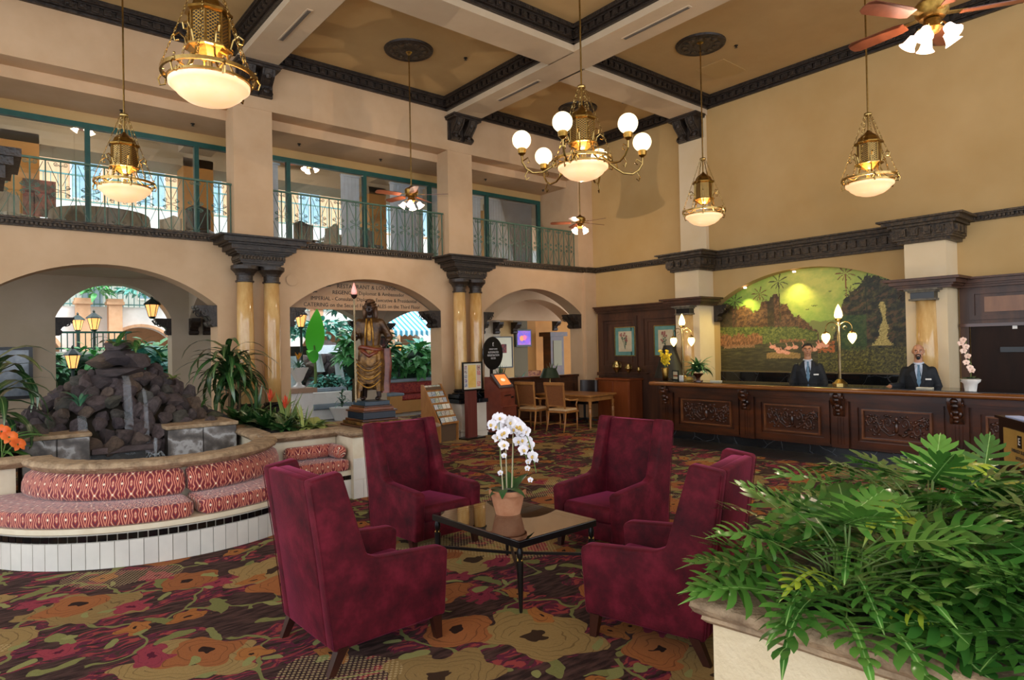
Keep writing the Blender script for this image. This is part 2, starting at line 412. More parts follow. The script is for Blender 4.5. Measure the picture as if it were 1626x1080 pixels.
# --- long dark cornice of the arcade at balcony level
def cornice_run(mb, p, q, nrm, prof, dent=None, dz=(0, 0), dd=0):
    p = Vector((p[0], p[1], 0)); q = Vector((q[0], q[1], 0)); nrm = Vector((nrm[0], nrm[1], 0)); t = q-p; L = t.length; t.normalize()
    for z0, z1, d in prof:
        P = [p, q, q+nrm*d, p+nrm*d]
        mb.add([v+Vector((0, 0, z0)) for v in P]+[v+Vector((0, 0, z1)) for v in P], [(0,3,2,1),(4,5,6,7),(0,1,5,4),(1,2,6,5),(2,3,7,6),(3,0,4,7)])
    if dent:
        n = int(L/dent); s = L/n
        for i in range(n):
            c = p+t*(s*(i+.5))+nrm*dd; mb.obox((c.x, c.y, (dz[0]+dz[1])/2), (s*.6, .05, dz[1]-dz[0]), (0, 0, math.atan2(t.y, t.x)))
CP = [(3.72, 3.74, .05), (3.74, 3.79, .06), (3.79, 3.815, .10), (3.815, 3.845, .13)]
mb = MB()
for a, b in ((-3.4, 3.12), (4.44, 7.4), (8.68, 12.0)): cornice_run(mb, (a, A), (b, A), (0, -1), CP, .055, (3.745, 3.785), .07)
cornice_run(mb, (12.0, A-.08), (B, A-.08), (0, -1), CP, .055, (3.745, 3.785), .07)
cornice_run(mb, (B, 9.2), (B, A), (-1, 0), CP, .055, (3.745, 3.785), .07)
cornice_run(mb, (B, -3), (B, 3.4), (-1, 0), CP, .055, (3.745, 3.785), .07)
struct('trim_arcade', mb, M_darkg)
struct('wall_corner_strip', MB().box(12.0, A-.08, 0, B, A, 3.72), M_wall)
# --- block cornice over the mural
FP = [(3.42, 3.47, .06), (3.47, 3.50, .10), (3.50, 3.68, .12), (3.68, 3.72, .17), (3.72, 3.78, .24), (3.78, 3.81, .30)]
mb = MB()
XP = 11.86
cornice_run(mb, (B, 4.1), (B, 8.06), (-1, 0), FP, .17, (3.53, 3.65), .14)
for a, b in ((3.46, 4.1), (8.04, 8.68)):
    for z0, z1, d in FP: mb.box(XP-d, a-d, z0, B, b+d, z1)
    for i in range(4):
        yy = a-.04+(b-a+.08)*(i+.5)/4; mb.box(XP-.17, yy-.05, 3.53, XP-.12, yy+.05, 3.65).box(XP-.185, yy-.025, 3.56, XP-.17, yy+.025, 3.62)
    for i in range(3):
        xx = XP-.02+.17*i; mb.box(xx-.05, a-.17, 3.53, xx+.05, b+.17, 3.65)
struct('trim_mural', mb, M_darkg)
for a, b in ((3.48, 4.08), (8.05, 8.66)):
    struct('wall_pilaster', MB().box(XP, a, 0, B, b, 3.42), M_pil)
# --- rear corridor wall and corridor ceiling
RA = [(1.16, 3.2), (4.25, 7.62), (8.33, 11.2)]
def rear():
    poly = [(-3.4, 3.42), (-3.4, 0)]
    for (a, b), zt in zip(RA, (3.3, 3.1, 2.95)):
        zs = 2.6 if zt != 2.95 else 2.5
        poly += [(a, 0), (a, zs)]+segarch(a, b, zs, zt)[::-1][1:-1]+[(b, zs), (b, 0)]
    poly += [(12.2, 0), (12.2, 3.42)]
    return MB().prism(poly, 'y', 15.3, 15.7)
struct('wall_corridor', rear(), M_grey)
struct('ceiling_corridor', MB().box(-3.4, 12.03, 3.42, 17, 17.2, 3.75), M_grey)
struct('floor_balcony', MB().box(-3.4, 12.03, 3.75, 17, 17.2, 3.80), mat('balcony_carpet', '#5b4a3a', '#6a5846', rough=.9))
# inner transverse arches seen through the right opening
def cross(x0, x1, y0, y1, zs, zt):
    poly = [(y0, 3.42), (y0, zs)]+segarch(y0+.02, y1-.02, zs, zt)[::-1]+[(y1, zs), (y1, 3.42)]
    return MB().prism(poly, 'x', x0, x1)
struct('wall_cross_arch', cross(7.75, 8.2, 12.03, 15.3, 2.6, 3.2), M_grey)
struct('wall_cross_arch', cross(3.55, 4.1, 12.03, 15.3, 2.6, 3.2), M_grey)
# stepped vault panels behind the third arch
struct('wall_vault', MB().box(9.5, 14.4, 2.62, 15.5, 14.6, 3.42), M_wall)
struct('wall_vault', MB().prism([(8.9, 3.42), (8.9, 2.57)]+segarch(10.2, 13.05, 2.57, 3.12)[::-1]+[(14.2, 2.57), (14.2, 3.42)], 'y', 13.0, 13.5), M_wall)
# ================= COLUMNS, CORBELS, RAILINGS, MEZZANINE =================
def entablature(x, side, below):
    t = thing('column_entablature', 'dark carved stepped entablature block over the twin marble columns '+side, 'entablature', (x, 11.42, 3.31), 0)
    st = [(0, .04, .34), (.04, .08, .38), (.08, .19, .40), (.19, .215, .46), (.215, .25, .50), (.25, .33, .56), (.33, .36, .62), (.36, .44, .70), (.44, .47, .78)]
    mb = MB()
    for a, b, h in st: mb.box(-h+.02, -(h-.06)*.72-.02, a, h-.02, .17, b)
    mb.build('stepped_block', M_dark, t)
    d = MB()
    for z, h, sz in ((.135, .40, .036), (.23, .48, .02), (.35, .6, .018)):
        y0 = -(h-.06)*.72-.02
        n = int(2*h/(sz*1.5))
        for i in range(n): d.ball((-h+.02+(i+.5)*(2*h-.04)/n, y0-.004, z), sz*.8, 6, 4, (1, .7, 1.4))
        m = int((.17-y0)/(sz*1.5))
        for i in range(m):
            for s in (-1, 1): d.ball((s*(h-.02), y0+(i+.5)*(.17-y0)/m, z), sz*.8, 6, 4, (.7, 1, 1.4))
    d.build('egg_and_dart_beading', M_darkg, t, kind='stuff')
def column(x, label):
    t = thing('marble_column', label, 'column', (x, 11.32, .9), 0, None)
    MB().lathe([(.135, 0), (.139, .5), (.137, 1.4), (.127, 2.13)], 24).build('shaft', M_marb, t, True)
    MB().lathe([(.128, 2.13), (.15, 2.135), (.15, 2.16), (.13, 2.165), (.13, 2.25), (.15, 2.255), (.155, 2.28), (.18, 2.31), (.22, 2.35), (.22, 2.41)], 24).build('capital', M_dark, t, 40)
    MB().box(-.2, -.2, -.12, .2, .2, -.03).lathe([(.19, -.03), (.2, -.015), (.18, 0), (.15, .02), (.17, .04), (.15, .06), (.135, .08)], 24).build('base', M_bmarb, t, 40)
for xs, lab, en in (((3.50, 3.95), 'beside the rock fountain', 'by the rock fountain'), ((7.93, 8.36), 'behind the check-in kiosk', 'behind the check-in kiosk')):
    column(xs[0], 'left yellow marble column of the pair '+lab); column(xs[1], 'right yellow marble column of the pair '+lab)
    entablature((xs[0]+xs[1])/2+.03, en, 0)
ped = thing('column_pedestal', 'cream tiled pedestal with black top carrying the columns behind the kiosk', 'pedestal', (8.15, 11.3, 0))
MB().box(-.5, -.38, 0, .5, .3, .78).build('tiled_body', mat('cream_tile', '#cfc3b0', '#dcd2c0', rough=.3, scale=2), ped)
MB().box(-.53, -.41, .12, .53, .3, .15).box(-.54, -.42, 0, .54, .3, .1).build('plinth', mat('cream_tile', '#cfc3b0'), ped)
MB().box(-.55, -.43, .70, .55, .3, .78).build('cap', M_bmarb, ped)
# scroll corbels under arch springs
def corbel_prof(w=.25, h=.31):
    pts = [(0, 0), (0, -h)]
    pts += [(.06, -h), (.09, -h+.03), (.10, -h+.07), (.075, -h+.1), (.1, -h+.14), (.17, -h+.18), (.22, -h+.23)]
    pts += [(w, -.06), (w, -.04), (w+.02, -.035), (w+.02, 0)]
    return pts
def make_corbel():
    mb = MB().prism(corbel_prof(), 'y', -.085, .085)
    o = mb
    for s in (-1, 1):
        for cx, cz, r in ((.17, -.10, .075), (.06, -.27, .035)):
            pts = [(cx+r*(1-i/26)*cos(i*.5), s*.09, cz+r*(1-i/26)*sin(i*.5)) for i in range(24)]
            o.tube(pts, .011, 4)
    return o.mesh('corbel', M_dark)
ME_corb = make_corbel(); ME_corb.transform(Matrix.Diagonal((1.15, 1, 1.15, 1)))
def corbel(x, y, z, face, label):
    """face: direction the corbel projects (angle of local +x)"""
    o = link('scroll_corbel', ME_corb, None, (x, y, z), (0, 0, face)); return tag(o, label, 'corbel')
cl = {0: 'rock fountain', 1: 'lettered', 2: 'right-hand'}
nm = ('arch over the rock fountain', 'arch with the lettered sign', 'arch over the desk')
for k, (a, b) in enumerate(ARCH):
    for x, f, s in ((a, 0, 'left'), (b, pi, 'right')):
        if k == 0 and s == 'left': continue
        corbel(x, 11.70, SP, f, 'front dark scroll corbel at the %s foot of the %s' % (s, nm[k]))
        corbel(x, 11.93, SP, f, 'rear dark scroll corbel at the %s foot of the %s' % (s, nm[k]))
for x, y, z, f, l in ((1.16, 15.4, 2.6, 0, 'left foot of the far garden arch'), (3.2, 15.4, 2.6, pi, 'right foot of the far garden arch'),
    (3.9, 15.29, 2.6, -pi/2, 'corridor pier left of the marble columns, inner one'), (3.62, 15.29, 2.6, -pi/2, 'corridor pier left of the marble columns, outer one'),
    (7.62, 15.4, 2.6, pi, 'left side of the corridor pier behind the statue'), (8.33, 15.4, 2.55, 0, 'right side of the corridor pier behind the statue'),
    (7.86, 15.29, 2.6, -pi/2, 'lobby face of the corridor pier behind the statue')):
    corbel(x, y, z, f, 'small dark scroll corbel on the '+l)
for i, x in enumerate((11.45, 12.0, 12.7)):
    corbel(x, 15.28, 2.6, -pi/2, 'scroll corbel above the framed print under the desk arch, '+('first from the left', 'second from the left', 'third from the left')[i])
# niche corbels beside the mural
M_stg = mat('grey_gilt_plaster', '#4a443c', '#6d6454', rough=.5, scale=20, bump=.4)
for y, f, l in ((8.05, -pi/2, 'left'), (4.1, pi/2, 'right')):
    o = link('scroll_corbel', ME_corb, None, (B-.0+.08, y, 2.67), (0, 0, f)); tag(o, 'scroll corbel at the %s end of the mural arch' % l, 'corbel')
# big ceiling brackets
def bracket(x, y, rz, label):
    t = thing('ceiling_bracket', label, 'bracket', (x, y, 6.37), rz)
    MB().box(-.31, -.06, 0, .31, 0, .5).build('back_plate', M_dark, t)
    MB().box(-.36, -.34, .42, .36, 0, .46).box(-.38, -.37, .46, .38, 0, .5).build('cap', M_dark, t)
    pr = [(-.05, 0), (-.13, .0), (-.17, .04), (-.14, .09), (-.10, .13), (-.13, .18), (-.2, .24), (-.27, .31), (-.32, .42), (-.05, .42)]
    for s in (-1, 1):
        m = MB().prism(pr, 'x', s*.17-.11, s*.17+.11)
        for zz in (.08, .33): m.ball((s*.17, -.13-(zz > .2)*.12, zz), .07, 8, 6, (1, .6, 1))
        m.tube([(s*.17-.07, p[0]-.01, p[1]) for p in pr[1:9]], .012, 4).tube([(s*.17+.07, p[0]-.01, p[1]) for p in pr[1:9]], .012, 4)
        m.build('scroll', M_dark, t)
bracket(3.79, A, 0, 'large dark double scroll bracket under the beam above the fountain columns')
bracket(8.2, A, 0, 'large dark double scroll bracket under the beam above the kiosk columns')
bracket(B-.1, 8.46, -pi/2, 'large dark double scroll bracket on the reception wall pilaster')
# part of the left wall's column head and bracket at the frame edge
t = thing('column_entablature', 'dark carved column head cut off by the left edge below the balcony', 'entablature', (-.45, 7.95, 3.3))
mb = MB()
for a, b, h in [(0, .05, .50), (.05, .15, .54), (.15, .22, .6), (.22, .34, .66), (.34, .42, .72), (.42, .5, .78)]: mb.box(-.4, -h*.5, a, h, h*.5, b)
mb.build('stepped_block', M_dark, t); d = MB()
for i in range(12): d.ball((.55, -.24+i*.045, .1), .02, 6, 4)
d.build('beading', M_darkg, t, kind='stuff')
t = thing('ceiling_bracket', 'dark stepped bracket cut off by the top left corner', 'bracket', (-.1, 9.0, 6.37))
MB().box(-.4, -.2, 0, .18, .2, .12).box(-.4, -.24, .12, .26, .24, .4).box(-.4, -.28, .4, .34, .28, .62).build('back_plate', M_dark, t)
# ceiling medallions, vents, detectors
def medallion(x, y, label):
    t = thing('ceiling_medallion', label, 'medallion', (x, y, ZC))
    MB().lathe([(.05, -.05), (.12, -.045), (.16, -.03), (.36, -.03), (.40, -.045), (.43, -.03), (.44, 0)], 32).build('disc', M_dark, t)
    for k in range(12):
        a = 2*pi*k/12; MB().ball((.28*cos(a), .28*sin(a), -.035), .06, 8, 5, (1, 1, .35)).build('petal', M_darkg, t)
medallion(6.0, 10.0, 'round dark rosette on the ceiling above the centre fan')
medallion(10.03, 6.66, 'round dark rosette above the pendant lamp by the reception wall')
medallion(10.5, 10.2, 'round dark rosette partly hidden behind the globe chandelier')
def vent(p, q, z, label):
    p = Vector(p); q = Vector(q); v = (q-p); L = v.length; c = (p+q)/2
    t = thing('ceiling_vent', label, 'vent', (c.x, c.y, z), math.atan2(v.y, v.x))
    MB().box(-L/2, -.045, -.012, L/2, .045, 0).build('frame', M_beam, t)
    for s in (-.02, .0, .02): MB().box(-L/2+.03, s-.006, -.02, L/2-.03, s+.006, -.01).build('slot', mat('grey_vent_slot', '#6b6258'), t)
vent((3.8, 9.1), (3.8, 10.3), ZB, 'slot air vent in the beam above the fountain')
vent((8.2, 8.95), (8.2, 10.2), ZB, 'slot air vent in the beam left of the globe chandelier')
vent((8.2, 5.6), (8.2, 6.9), ZB, 'slot air vent in the beam right of the globe chandelier')
M_panel = mat('painted_hatch', '#b6935c')
o = MB().box(-.4, -.3, -.012, .4, .3, 0).build('ceiling_hatch', M_panel, None, None, None, (11.3, 7.05, ZC)); tag(o, 'flat painted access hatch in the ceiling by the reception wall', 'hatch')
def det(x, y, z, label):
    t = thing('ceiling_sprinkler', label, 'sprinkler', (x, y, z)); MB().lathe([(.035, 0), (.035, -.012), (.012, -.014), (.012, -.04), (.03, -.042)], 10).build('head', M_black, t)
for x, y, z, l in ((7.0, 9.65, ZC, 'beside the rosette of the centre fan'), (10.6, 6.3, ZC, 'beside the rosette near the reception wall'), (11.0, 9.3, ZC, 'right of the chandelier rosette'),
    (1.9, 12.5, 5.97, 'under the balcony soffit above the left pendant'), (3.0, 12.5, 5.97, 'under the balcony soffit left of the fountain columns'), (4.95, 12.5, 5.97, 'under the middle balcony soffit, left one'), (6.75, 12.5, 5.97, 'under the middle balcony soffit, right one'),
    (9.6, 12.5, 5.97, 'under the right balcony soffit, left one'), (11.5, 12.5, 5.97, 'under the right balcony soffit, right one')):
    det(x, y, z, 'small dark sprinkler head '+l)
# ------------- balcony railings
def scroll_mesh():
    mb = MB(); r = .006
    def spiral(cx, cz, s, sx, sz):
        return [(cx+sx*s*(1-i/22)*cos(.55*i+pi), 0, cz+sz*s*(1-i/22)*sin(.55*i+pi)) for i in range(18)]
    for sx in (-1, 1):
        mb.tube([(sx*.012, 0, .85)]+spiral(sx*.06, .88, .034, sx, 1), r, 4)
        mb.tube([(sx*.16, 0, .9), (sx*.10, 0, .75), (sx*.02, 0, .56)], r, 4)
        mb.tube([(sx*.02, 0, .36), (sx*.10, 0, .2), (sx*.16, 0, .08)] if False else [(sx*.02, 0, .07), (sx*.10, 0, .24), (sx*.165, 0, .4)], r, 4)
        for sz in (-1, 1):
            mb.tube([(sx*.012, 0, .48+sz*.01)]+[(sx*.09, 0, .48+sz*.03)]+spiral(sx*.09, .48+sz*.065, .035, -sx, sz), r, 4)
        mb.tube([(sx*.01, 0, .03)]+spiral(sx*.045, .055, .022, sx, 1), r, 4)
    return mb.mesh('scrollwork', M_rail)
ME_scr = scroll_mesh(); ME_bal = MB().box(-.009, -.009, 0, .009, .009, .93).mesh('baluster', M_rail)
def railing(x0, x1, y, z, label, n=None, ext=0):
    t = thing('balcony_railing', label, 'railing', (x0, y, z)); L = x1-x0
    MB().box(-.03, -.022, .93, L+.03+ext, .022, .96).build('top_rail', M_teal if False else M_rail, t)
    MB().box(0, -.014, .0, L, .014, .02).build('bottom_rail', M_rail, t)
    n = n or round(L/.19); n += n % 2; s = L/n
    for i in range(n+1): link('baluster', ME_bal, t, (i*s, 0, .01))
    for i in range(n//2): link('scrollwork', ME_scr, t, ((2*i+1)*s, 0, .01), None, (s/.19, 1, 1))
railing(-.33, 3.41, 11.75, 3.83, 'green iron scroll railing of the left balcony bay above the fountain')
railing(4.12, 7.8, 11.75, 3.83, 'green iron scroll railing of the middle balcony bay')
railing(8.60, 11.85, 11.75, 3.83, 'green iron scroll railing of the right balcony bay')
# ------------- glazed mezzanine doors (three bays)
M_pane = glassmat('clear_window_glass', (.93, .97, .97, 1), .05)
k = 1
for x0, x1, posts in ((-2.0, 3.95, (-.25, 1.46, 3.17)), (3.95, 8.32, (4.9, 6.6, 8.29)), (8.32, 11.80, (10.0, 11.76))):
    w_ = struct('window_%d' % k, MB().box(x0, 12.95, 5.70, x1, 13.05, 5.79).box(x0, 12.96, 3.8, x1, 13.04, 3.86), M_teal)
    for px in posts: MB().box(px-.038, 12.95, 3.8, px+.038, 13.05, 5.7).build('mullion', M_teal, w_)
    e = [x0]+list(posts)+[x1]
    for a, b in zip(e[:-1], e[1:]):
        if b-a > .15: MB().box(a+.038 if a != x0 else a, 12.995, 3.86, b-.038 if b != x1 else b, 13.005, 5.70).build('pane', M_pane, w_)
    k += 1
# vertical blinds
M_blind = mat('vertical_blind_fabric', '#d4cfd4', '#e2dee4', rough=.8)
ME_sl = MB().box(-.046, -.002, 0, .046, .002, 1.82).mesh('slat', M_blind)
def blinds(x0, x1, label):
    t = thing('vertical_blind', label, 'blind', (x0, 13.12, 3.83)); MB().box(0, -.03, 1.82, x1-x0, .03, 1.86).build('head_rail', M_blind, t)
    n = int((x1-x0)/.088)
    for i in range(n): link('slat', ME_sl, t, (.045+i*.088, 0, 0), (0, 0, .14))
blinds(3.95, 4.78, 'white vertical blind left of the middle balcony glazing'); blinds(6.1, 6.55, 'narrow white vertical blind in the middle of the middle balcony glazing')
blinds(7.3, 8.24, 'white vertical blind at the right of the middle balcony glazing'); blinds(8.4, 9.95, 'white vertical blind at the left of the right balcony glazing'); blinds(10.05, 11.65, 'wide white vertical blind in the right balcony glazing')
# mezzanine room
M_orange = mat('ochre_wall_paint', '#b47a38', '#c18a45', rough=.7, scale=1)
struct('ceiling_mezzanine', MB().box(-6, 13.12, 6.95, 17, 17.3, 7.1), M_ceil)
struct('wall_mezzanine_beam', MB().box(-6, 16.3, 6.2, 17, 17.3, 6.95), M_grey)
struct('wall_mezzanine_beam', MB().box(3.6, 13.12, 6.5, 4.3, 16.3, 6.95), M_grey)
struct('wall_mezzanine_beam', MB().box(8.4, 13.12, 6.5, 9.0, 16.3, 6.95), M_grey)
for a, b in ((.35, 1.0), (3.7, 4.35), (8.42, 8.95), (12.4, 13)):
    struct('wall_mezzanine_pier', MB().box(a, 16.3, 3.8, b, 16.9, 6.4), M_orange)
struct('wall_balcony_end', MB().box(16.9, 11.9, 3.4, 17.1, 17.3, 7.1), M_wall)
def simple_rail(x0, x1, y, z, label, h=1.0, s=.13, m=M_teal):
    t = thing('garden_railing', label, 'railing', (x0, y, z)); L = x1-x0
    MB().box(0, -.03, h-.03, L, .03, h+.02).box(0, -.02, .06, L, .02, .1).build('rail', m, t)
    me = MB().box(-.012, -.012, 0, .012, .012, h).mesh('baluster', m)
    for i in range(int(L/s)): link('baluster', me, t, (s*(i+.5), 0, 0))
simple_rail(-.5, 11.5, 17.1, 3.8, 'teal railing on the far side of the mezzanine dining room', .95, .16)
# mezzanine furniture
M_cloth = mat('taupe_tablecloth', '#6d5f50', '#7d6d5c', rough=.8)
M_slip = mat('pale_slipcover', '#b8ab98', '#c8bcaa', rough=.85); M_lth = mat('dark_brown_leather', '#2e1d16', '#3a261c', rough=.4)
t = thing('round_banquet_table', 'round table under a taupe pleated cloth on the left balcony', 'table', (1.85, 14.6, 3.8))
pr = MB(); n = 48; vs = []; 
for z, r0 in ((0, .93), (.4, .86), (.74, .82), (.76, .8)):
    for i in range(n): rr = r0+.03*(1-z/.76)*cos(i*pi*2/3.0); vs.append((rr*cos(2*pi*i/n), rr*sin(2*pi*i/n), z))
pr.add(vs, [(j*n+i, j*n+(i+1) % n, (j+1)*n+(i+1) % n, (j+1)*n+i) for j in range(3) for i in range(n)]+[tuple(range(3*n, 4*n))])
pr.build('cloth', M_cloth, t, True)
def cafe_chair(x, y, rz, m, lm, label, z=3.8):
    t = thing('dining_chair', label, 'chair', (x, y, z), rz)
    rbox(-.22, -.22, .42, .22, .22, .5, .02).build('seat', m, t)
    mb = MB(); vs = []
    for i in range(9):
        a = pi*(i/8)-0; xx = -.24*cos(a); yy = .14+.12*sin(a)
        for dx in (0, .035):
            for zz in (.5, .98-.1*abs(cos(a))): vs.append((xx*(1-dx), yy-dx, zz))
    fs = []
    for i in range(8):
        b = i*4; fs += [(b, b+4, b+5, b+1), (b+2, b+3, b+7, b+6), (b+1, b+5, b+7, b+3), (b, b+2, b+6, b+4)]
    fs += [(0, 1, 3, 2), (32, 34, 35, 33)]
    mb.add(vs, fs).build('backrest', m, t, 50)
    for sx in (-1, 1):
        for sy in (-1, 1): MB().bar((sx*.19, sy*.19, .42), (sx*.2, sy*.21, 0), .035).build('leg', lm, t)
cafe_chair(.45, 14.0, .6, M_slip, M_oak, 'pale slipcovered chair left of the round balcony table')
cafe_chair(3.05, 14.9, -.8, M_slip, M_oak, 'pale slipcovered chair right of the round balcony table')
cafe_chair(3.45, 13.9, 2.6, M_lth, M_woodd, 'dark tub chair on the left balcony near the pier')
cafe_chair(5.65, 13.9, .2, M_lth, M_woodd, 'dark brown chair at the left end of the middle balcony')
cafe_chair(6.15, 14.0, -1.4, M_slip, M_woodd, 'chair with a wood frame in the centre of the middle balcony')
cafe_chair(7.15, 13.8, .3, mat('grey_leather', '#4a4a50', rough=.4), M_woodd, 'grey round backed chair on the right of the middle balcony')
t = thing('dining_table', 'small square white topped table on the middle balcony', 'table', (6.75, 14.5, 3.8))
rbox(-.4, -.4, .70, .4, .4, .75, .01).build('tabletop', M_white, t); MB().lathe([(.2, 0), (.18, .03), (.04, .05), (.04, .7)], 12).build('pedestal', M_woodd, t)
o = MB().box(0, -.02, 0, .55, .02, .75).build('picture', mat('dark_photo_print', '#2a2022', '#8a4038', scale=4, contrast=.3), None, None, None, (.72, 16.27, 4.7)); tag(o, 'dark framed photograph on the ochre pier of the left balcony', 'picture')
# arch sign panel
M_sign = mat('sign_board', '#b98f68', '#c09a74', rough=.6)
t = thing('arch_sign', 'lettered signboard filling the middle arch head, directions in capitals', 'sign', (6.0, 11.98, 0))
def halfmoon(a, b, zs, zt): return segarch(a, b, zs, zt)
w2 = 1.615
MB().prism([(p[0]-6.0, p[1]) for p in segarch(4.39, 7.62, SP, TP-.01)], 'y', -.03, 0).build('board', M_sign, t)
MB().tube([(p[0]-6.0, -.035, p[1]) for p in segarch(4.42, 7.59, SP+.02, TP-.03)], .006, 4).build('border', M_stg, t)
M_ink = mat('grey_lettering', '#3a352f', rough=.7)
rows = [(3.11, .115, 'RESTAURANT & LOUNGE', 0.1), (2.985, .105, 'REGENCY - Diplomat & Ambassador', .15), (2.86, .105, 'IMPERIAL - Consulate, Diplomat, Executive & Presidential', .08), (2.735, .108, 'CATERING on the Second Floor    SALES on the Third Floor', .05)]
for z, s, b, dx in rows:
    text('lettering', b, s, M_ink, t, facing((dx, -.034, z), (1, 0, 0), (0, -1, 0)), .002, sx=(1.0 if len(b) < 40 else .95))
for x, z in ((-.72, 3.11), (-1.0, 2.985)):
    MB().prism([(x-.08, z), (x-.03, z+.025), (x-.03, z+.01), (x+.04, z+.01), (x+.04, z-.01), (x-.03, z-.01), (x-.03, z-.025)], 'y', -.034, -.03).build('arrow', M_ink, t)
x, z = -1.38, 2.86
MB().prism([(x, z+.06), (x+.03, z+.015), (x+.012, z+.015), (x+.012, z-.05), (x-.012, z-.05), (x-.012, z+.015), (x-.03, z+.015)], 'y', -.034, -.03).build('arrow', M_ink, t)
o = MB().lathe([(.11, 0), (.115, .02), (.1, .025), (.0, .025)], 24).build('wall_speaker', M_wall, None, None, None, (4.42, A, 3.15), (pi/2, 0, 0)); tag(o, 'flush round speaker painted like the wall right of the fountain columns', 'speaker')
# ============ PENDANT LAMPS, CHANDELIER, FANS ============
def chain(a, b, mb, n):
    a = Vector(a); b = Vector(b); d = (b-a)/n
    for i in range(n):
        c = a+d*(i+.5); ln = d.length*.62
        q = d.normalized(); s = q.cross(Vector((0, 0, 1))).normalized() if i % 2 else q.cross(Vector((1, .3, 0))).normalized()
        P = [c+q*ln*cos(t)+s*ln*.4*sin(t) for t in [k*pi/3 for k in range(6)]]
        mb.tube(P, .0035, 3, closed=True)
M_mesh = NT('pierced_brass_lattice')
def _lat():
    n = M_mesh; co = n.obj(); p = n.n('Mapping', inp={0: co, 2: (0, 0, 0)}).outputs[0]; s = n.n('SeparateXYZ', inp={0: p})
    th = n.ma('ARCTAN2', s.outputs[1], s.outputs[0]); a = n.ma('MULTIPLY', th, 12.0); b = n.ma('MULTIPLY', s.outputs[2], 110.0)
    u = n.ma('ABSOLUTE', n.ma('SINE', n.ma('ADD', a, b))); v = n.ma('ABSOLUTE', n.ma('SINE', n.ma('SUBTRACT', a, b)))
    m = n.ma('GREATER_THAN', n.ma('MINIMUM', u, v), .38)
    c = n.mix(m, lin('#c09648'), lin('#1c1509')); n.l(c, n.p.inputs[0]); n.l(n.ma('SUBTRACT', 1.0, m), n.p.inputs['Metallic']); n.p.inputs['Roughness'].default_value = .35
_lat(); M_mesh = M_mesh.m
def pendant(x, y, label, group=None, zt=None, globes=0, big=1.0, watts=None, w=.0):
    z = 3.93
    t = thing('bowl_pendant' if not globes else 'globe_chandelier', label, 'pendant lamp' if not globes else 'chandelier', (x, y, z), .35)
    MB().lathe([(.0, 0), (.10, .008), (.19, .04), (.25, .085), (.285, .13), (.30, .135), (.315, .15), (.318, .175), (.30, .18), (.28, .155), (.0, .10)], 40, cap=False).build('bowl', M_bowl, t, 60)
    r = MB(); 
    r.lathe([(.355, .235), (.375, .235), (.375, .265), (.355, .265), (.355, .235)], 40, cap=False); r.lathe([(.315, .18), (.33, .18), (.33, .2), (.315, .2), (.315, .18)], 40, cap=False)
    r.build('ring', M_brass, t, 40)
    MB().lathe([(.17, .45), (.19, .455), (.19, .47), (.165, .485), (.165, .49)], 8).lathe([(.06, .38), (.14, .43), (.17, .45)], 8).build('lantern_base', M_brass, t)
    MB().lathe([(.155, .49), (.155, .74)], 8).build('lantern_body', M_mesh, t)
    fr = MB()
    for k_ in range(8):
        a = 2*pi*k_/8; fr.bar((.157*cos(a), .157*sin(a), .48), (.157*cos(a), .157*sin(a), .75), .018)
    fr.build('lantern_frame', M_brass, t)
    MB().lathe([(.17, .74), (.19, .755), (.19, .775), (.15, .80), (.13, .85), (.07, .9), (.03, .93), (.02, .95)], 8).build('lantern_crown', M_obrass, t)
    MB().lathe([(.02, .2), (.025, .38)], 8).lathe([(.012, .93), (.012, ZC-z-.03)], 8).lathe([(.05, 1.17), (.055, 1.185), (.05, 1.2), (.02, 1.21), (.02, 1.15)], 12).lathe([(.012, ZC-z-.06), (.06, ZC-z-.04), (.065, ZC-z)], 12).build('rod', M_brass, t)
    for k_ in range(6):
        a = 2*pi*k_/6+.2; c, s = cos(a), sin(a); A_ = MB()
        pts = [(.14, .47), (.15, .38), (.19, .28), (.25, .225), (.31, .235), (.35, .25)]
        A_.tube([(p*c, p*s, q) for p, q in pts], .009, 5)
        A_.tube([(p*c, p*s, q) for p, q in [(.165, .47), (.19, .56), (.235, .60), (.275, .57), (.265, .53), (.235, .54)]], .008, 5)
        A_.tube([(p*c, p*s, q) for p, q in [(.37, .25), (.40, .2), (.385, .15), (.345, .16), (.345, .2)]], .008, 5)
        A_.ball((.365*c, .365*s, .25), .022, 6, 5); A_.ball((.365*c, .365*s, .29), .012, 6, 4)
        A_.build('scroll_arm', M_brass, t)
    for k_ in range(6):
        a = 2*pi*k_/6+.2+pi/6; A_ = MB(); chain((.365*cos(a), .365*sin(a), .27), (.045*cos(a), .045*sin(a), 1.17), A_, 26); A_.build('chain', M_brass, t)
    for k_ in range(globes):
        a = 2*pi*k_/globes+.12; c, s = cos(a), sin(a); A_ = MB()
        A_.tube([(p*c, p*s, q) for p, q in [(.34, .22), (.42, .16), (.52, .10), (.64, .09), (.72, .14), (.77, .22), (.775, .32)]], .013, 6)
        A_.tube([(p*c, p*s, q) for p, q in [(.45, .14), (.43, .22), (.38, .25), (.36, .21), (.39, .19)]], .009, 5)
        A_.tube([(p*c, p*s, q) for p, q in [(.76, .24), (.70, .28), (.68, .23), (.71, .21)]], .008, 5)
        A_.tube([(p*c, p*s, q) for p, q in [(.70, .12), (.74, .05), (.72, .0), (.69, .03)]], .008, 5)
        g = A_.build('globe_arm', M_brass, t)
        MB().lathe([(.015, .3), (.05, .33), (.06, .38), (.05, .395)], 12, (.775*c, .775*s, 0)).build('cup', M_obrass, g)
        MB().ball((.775*c, .775*s, .50), .118, 20, 14).build('globe', M_globe, g, True)
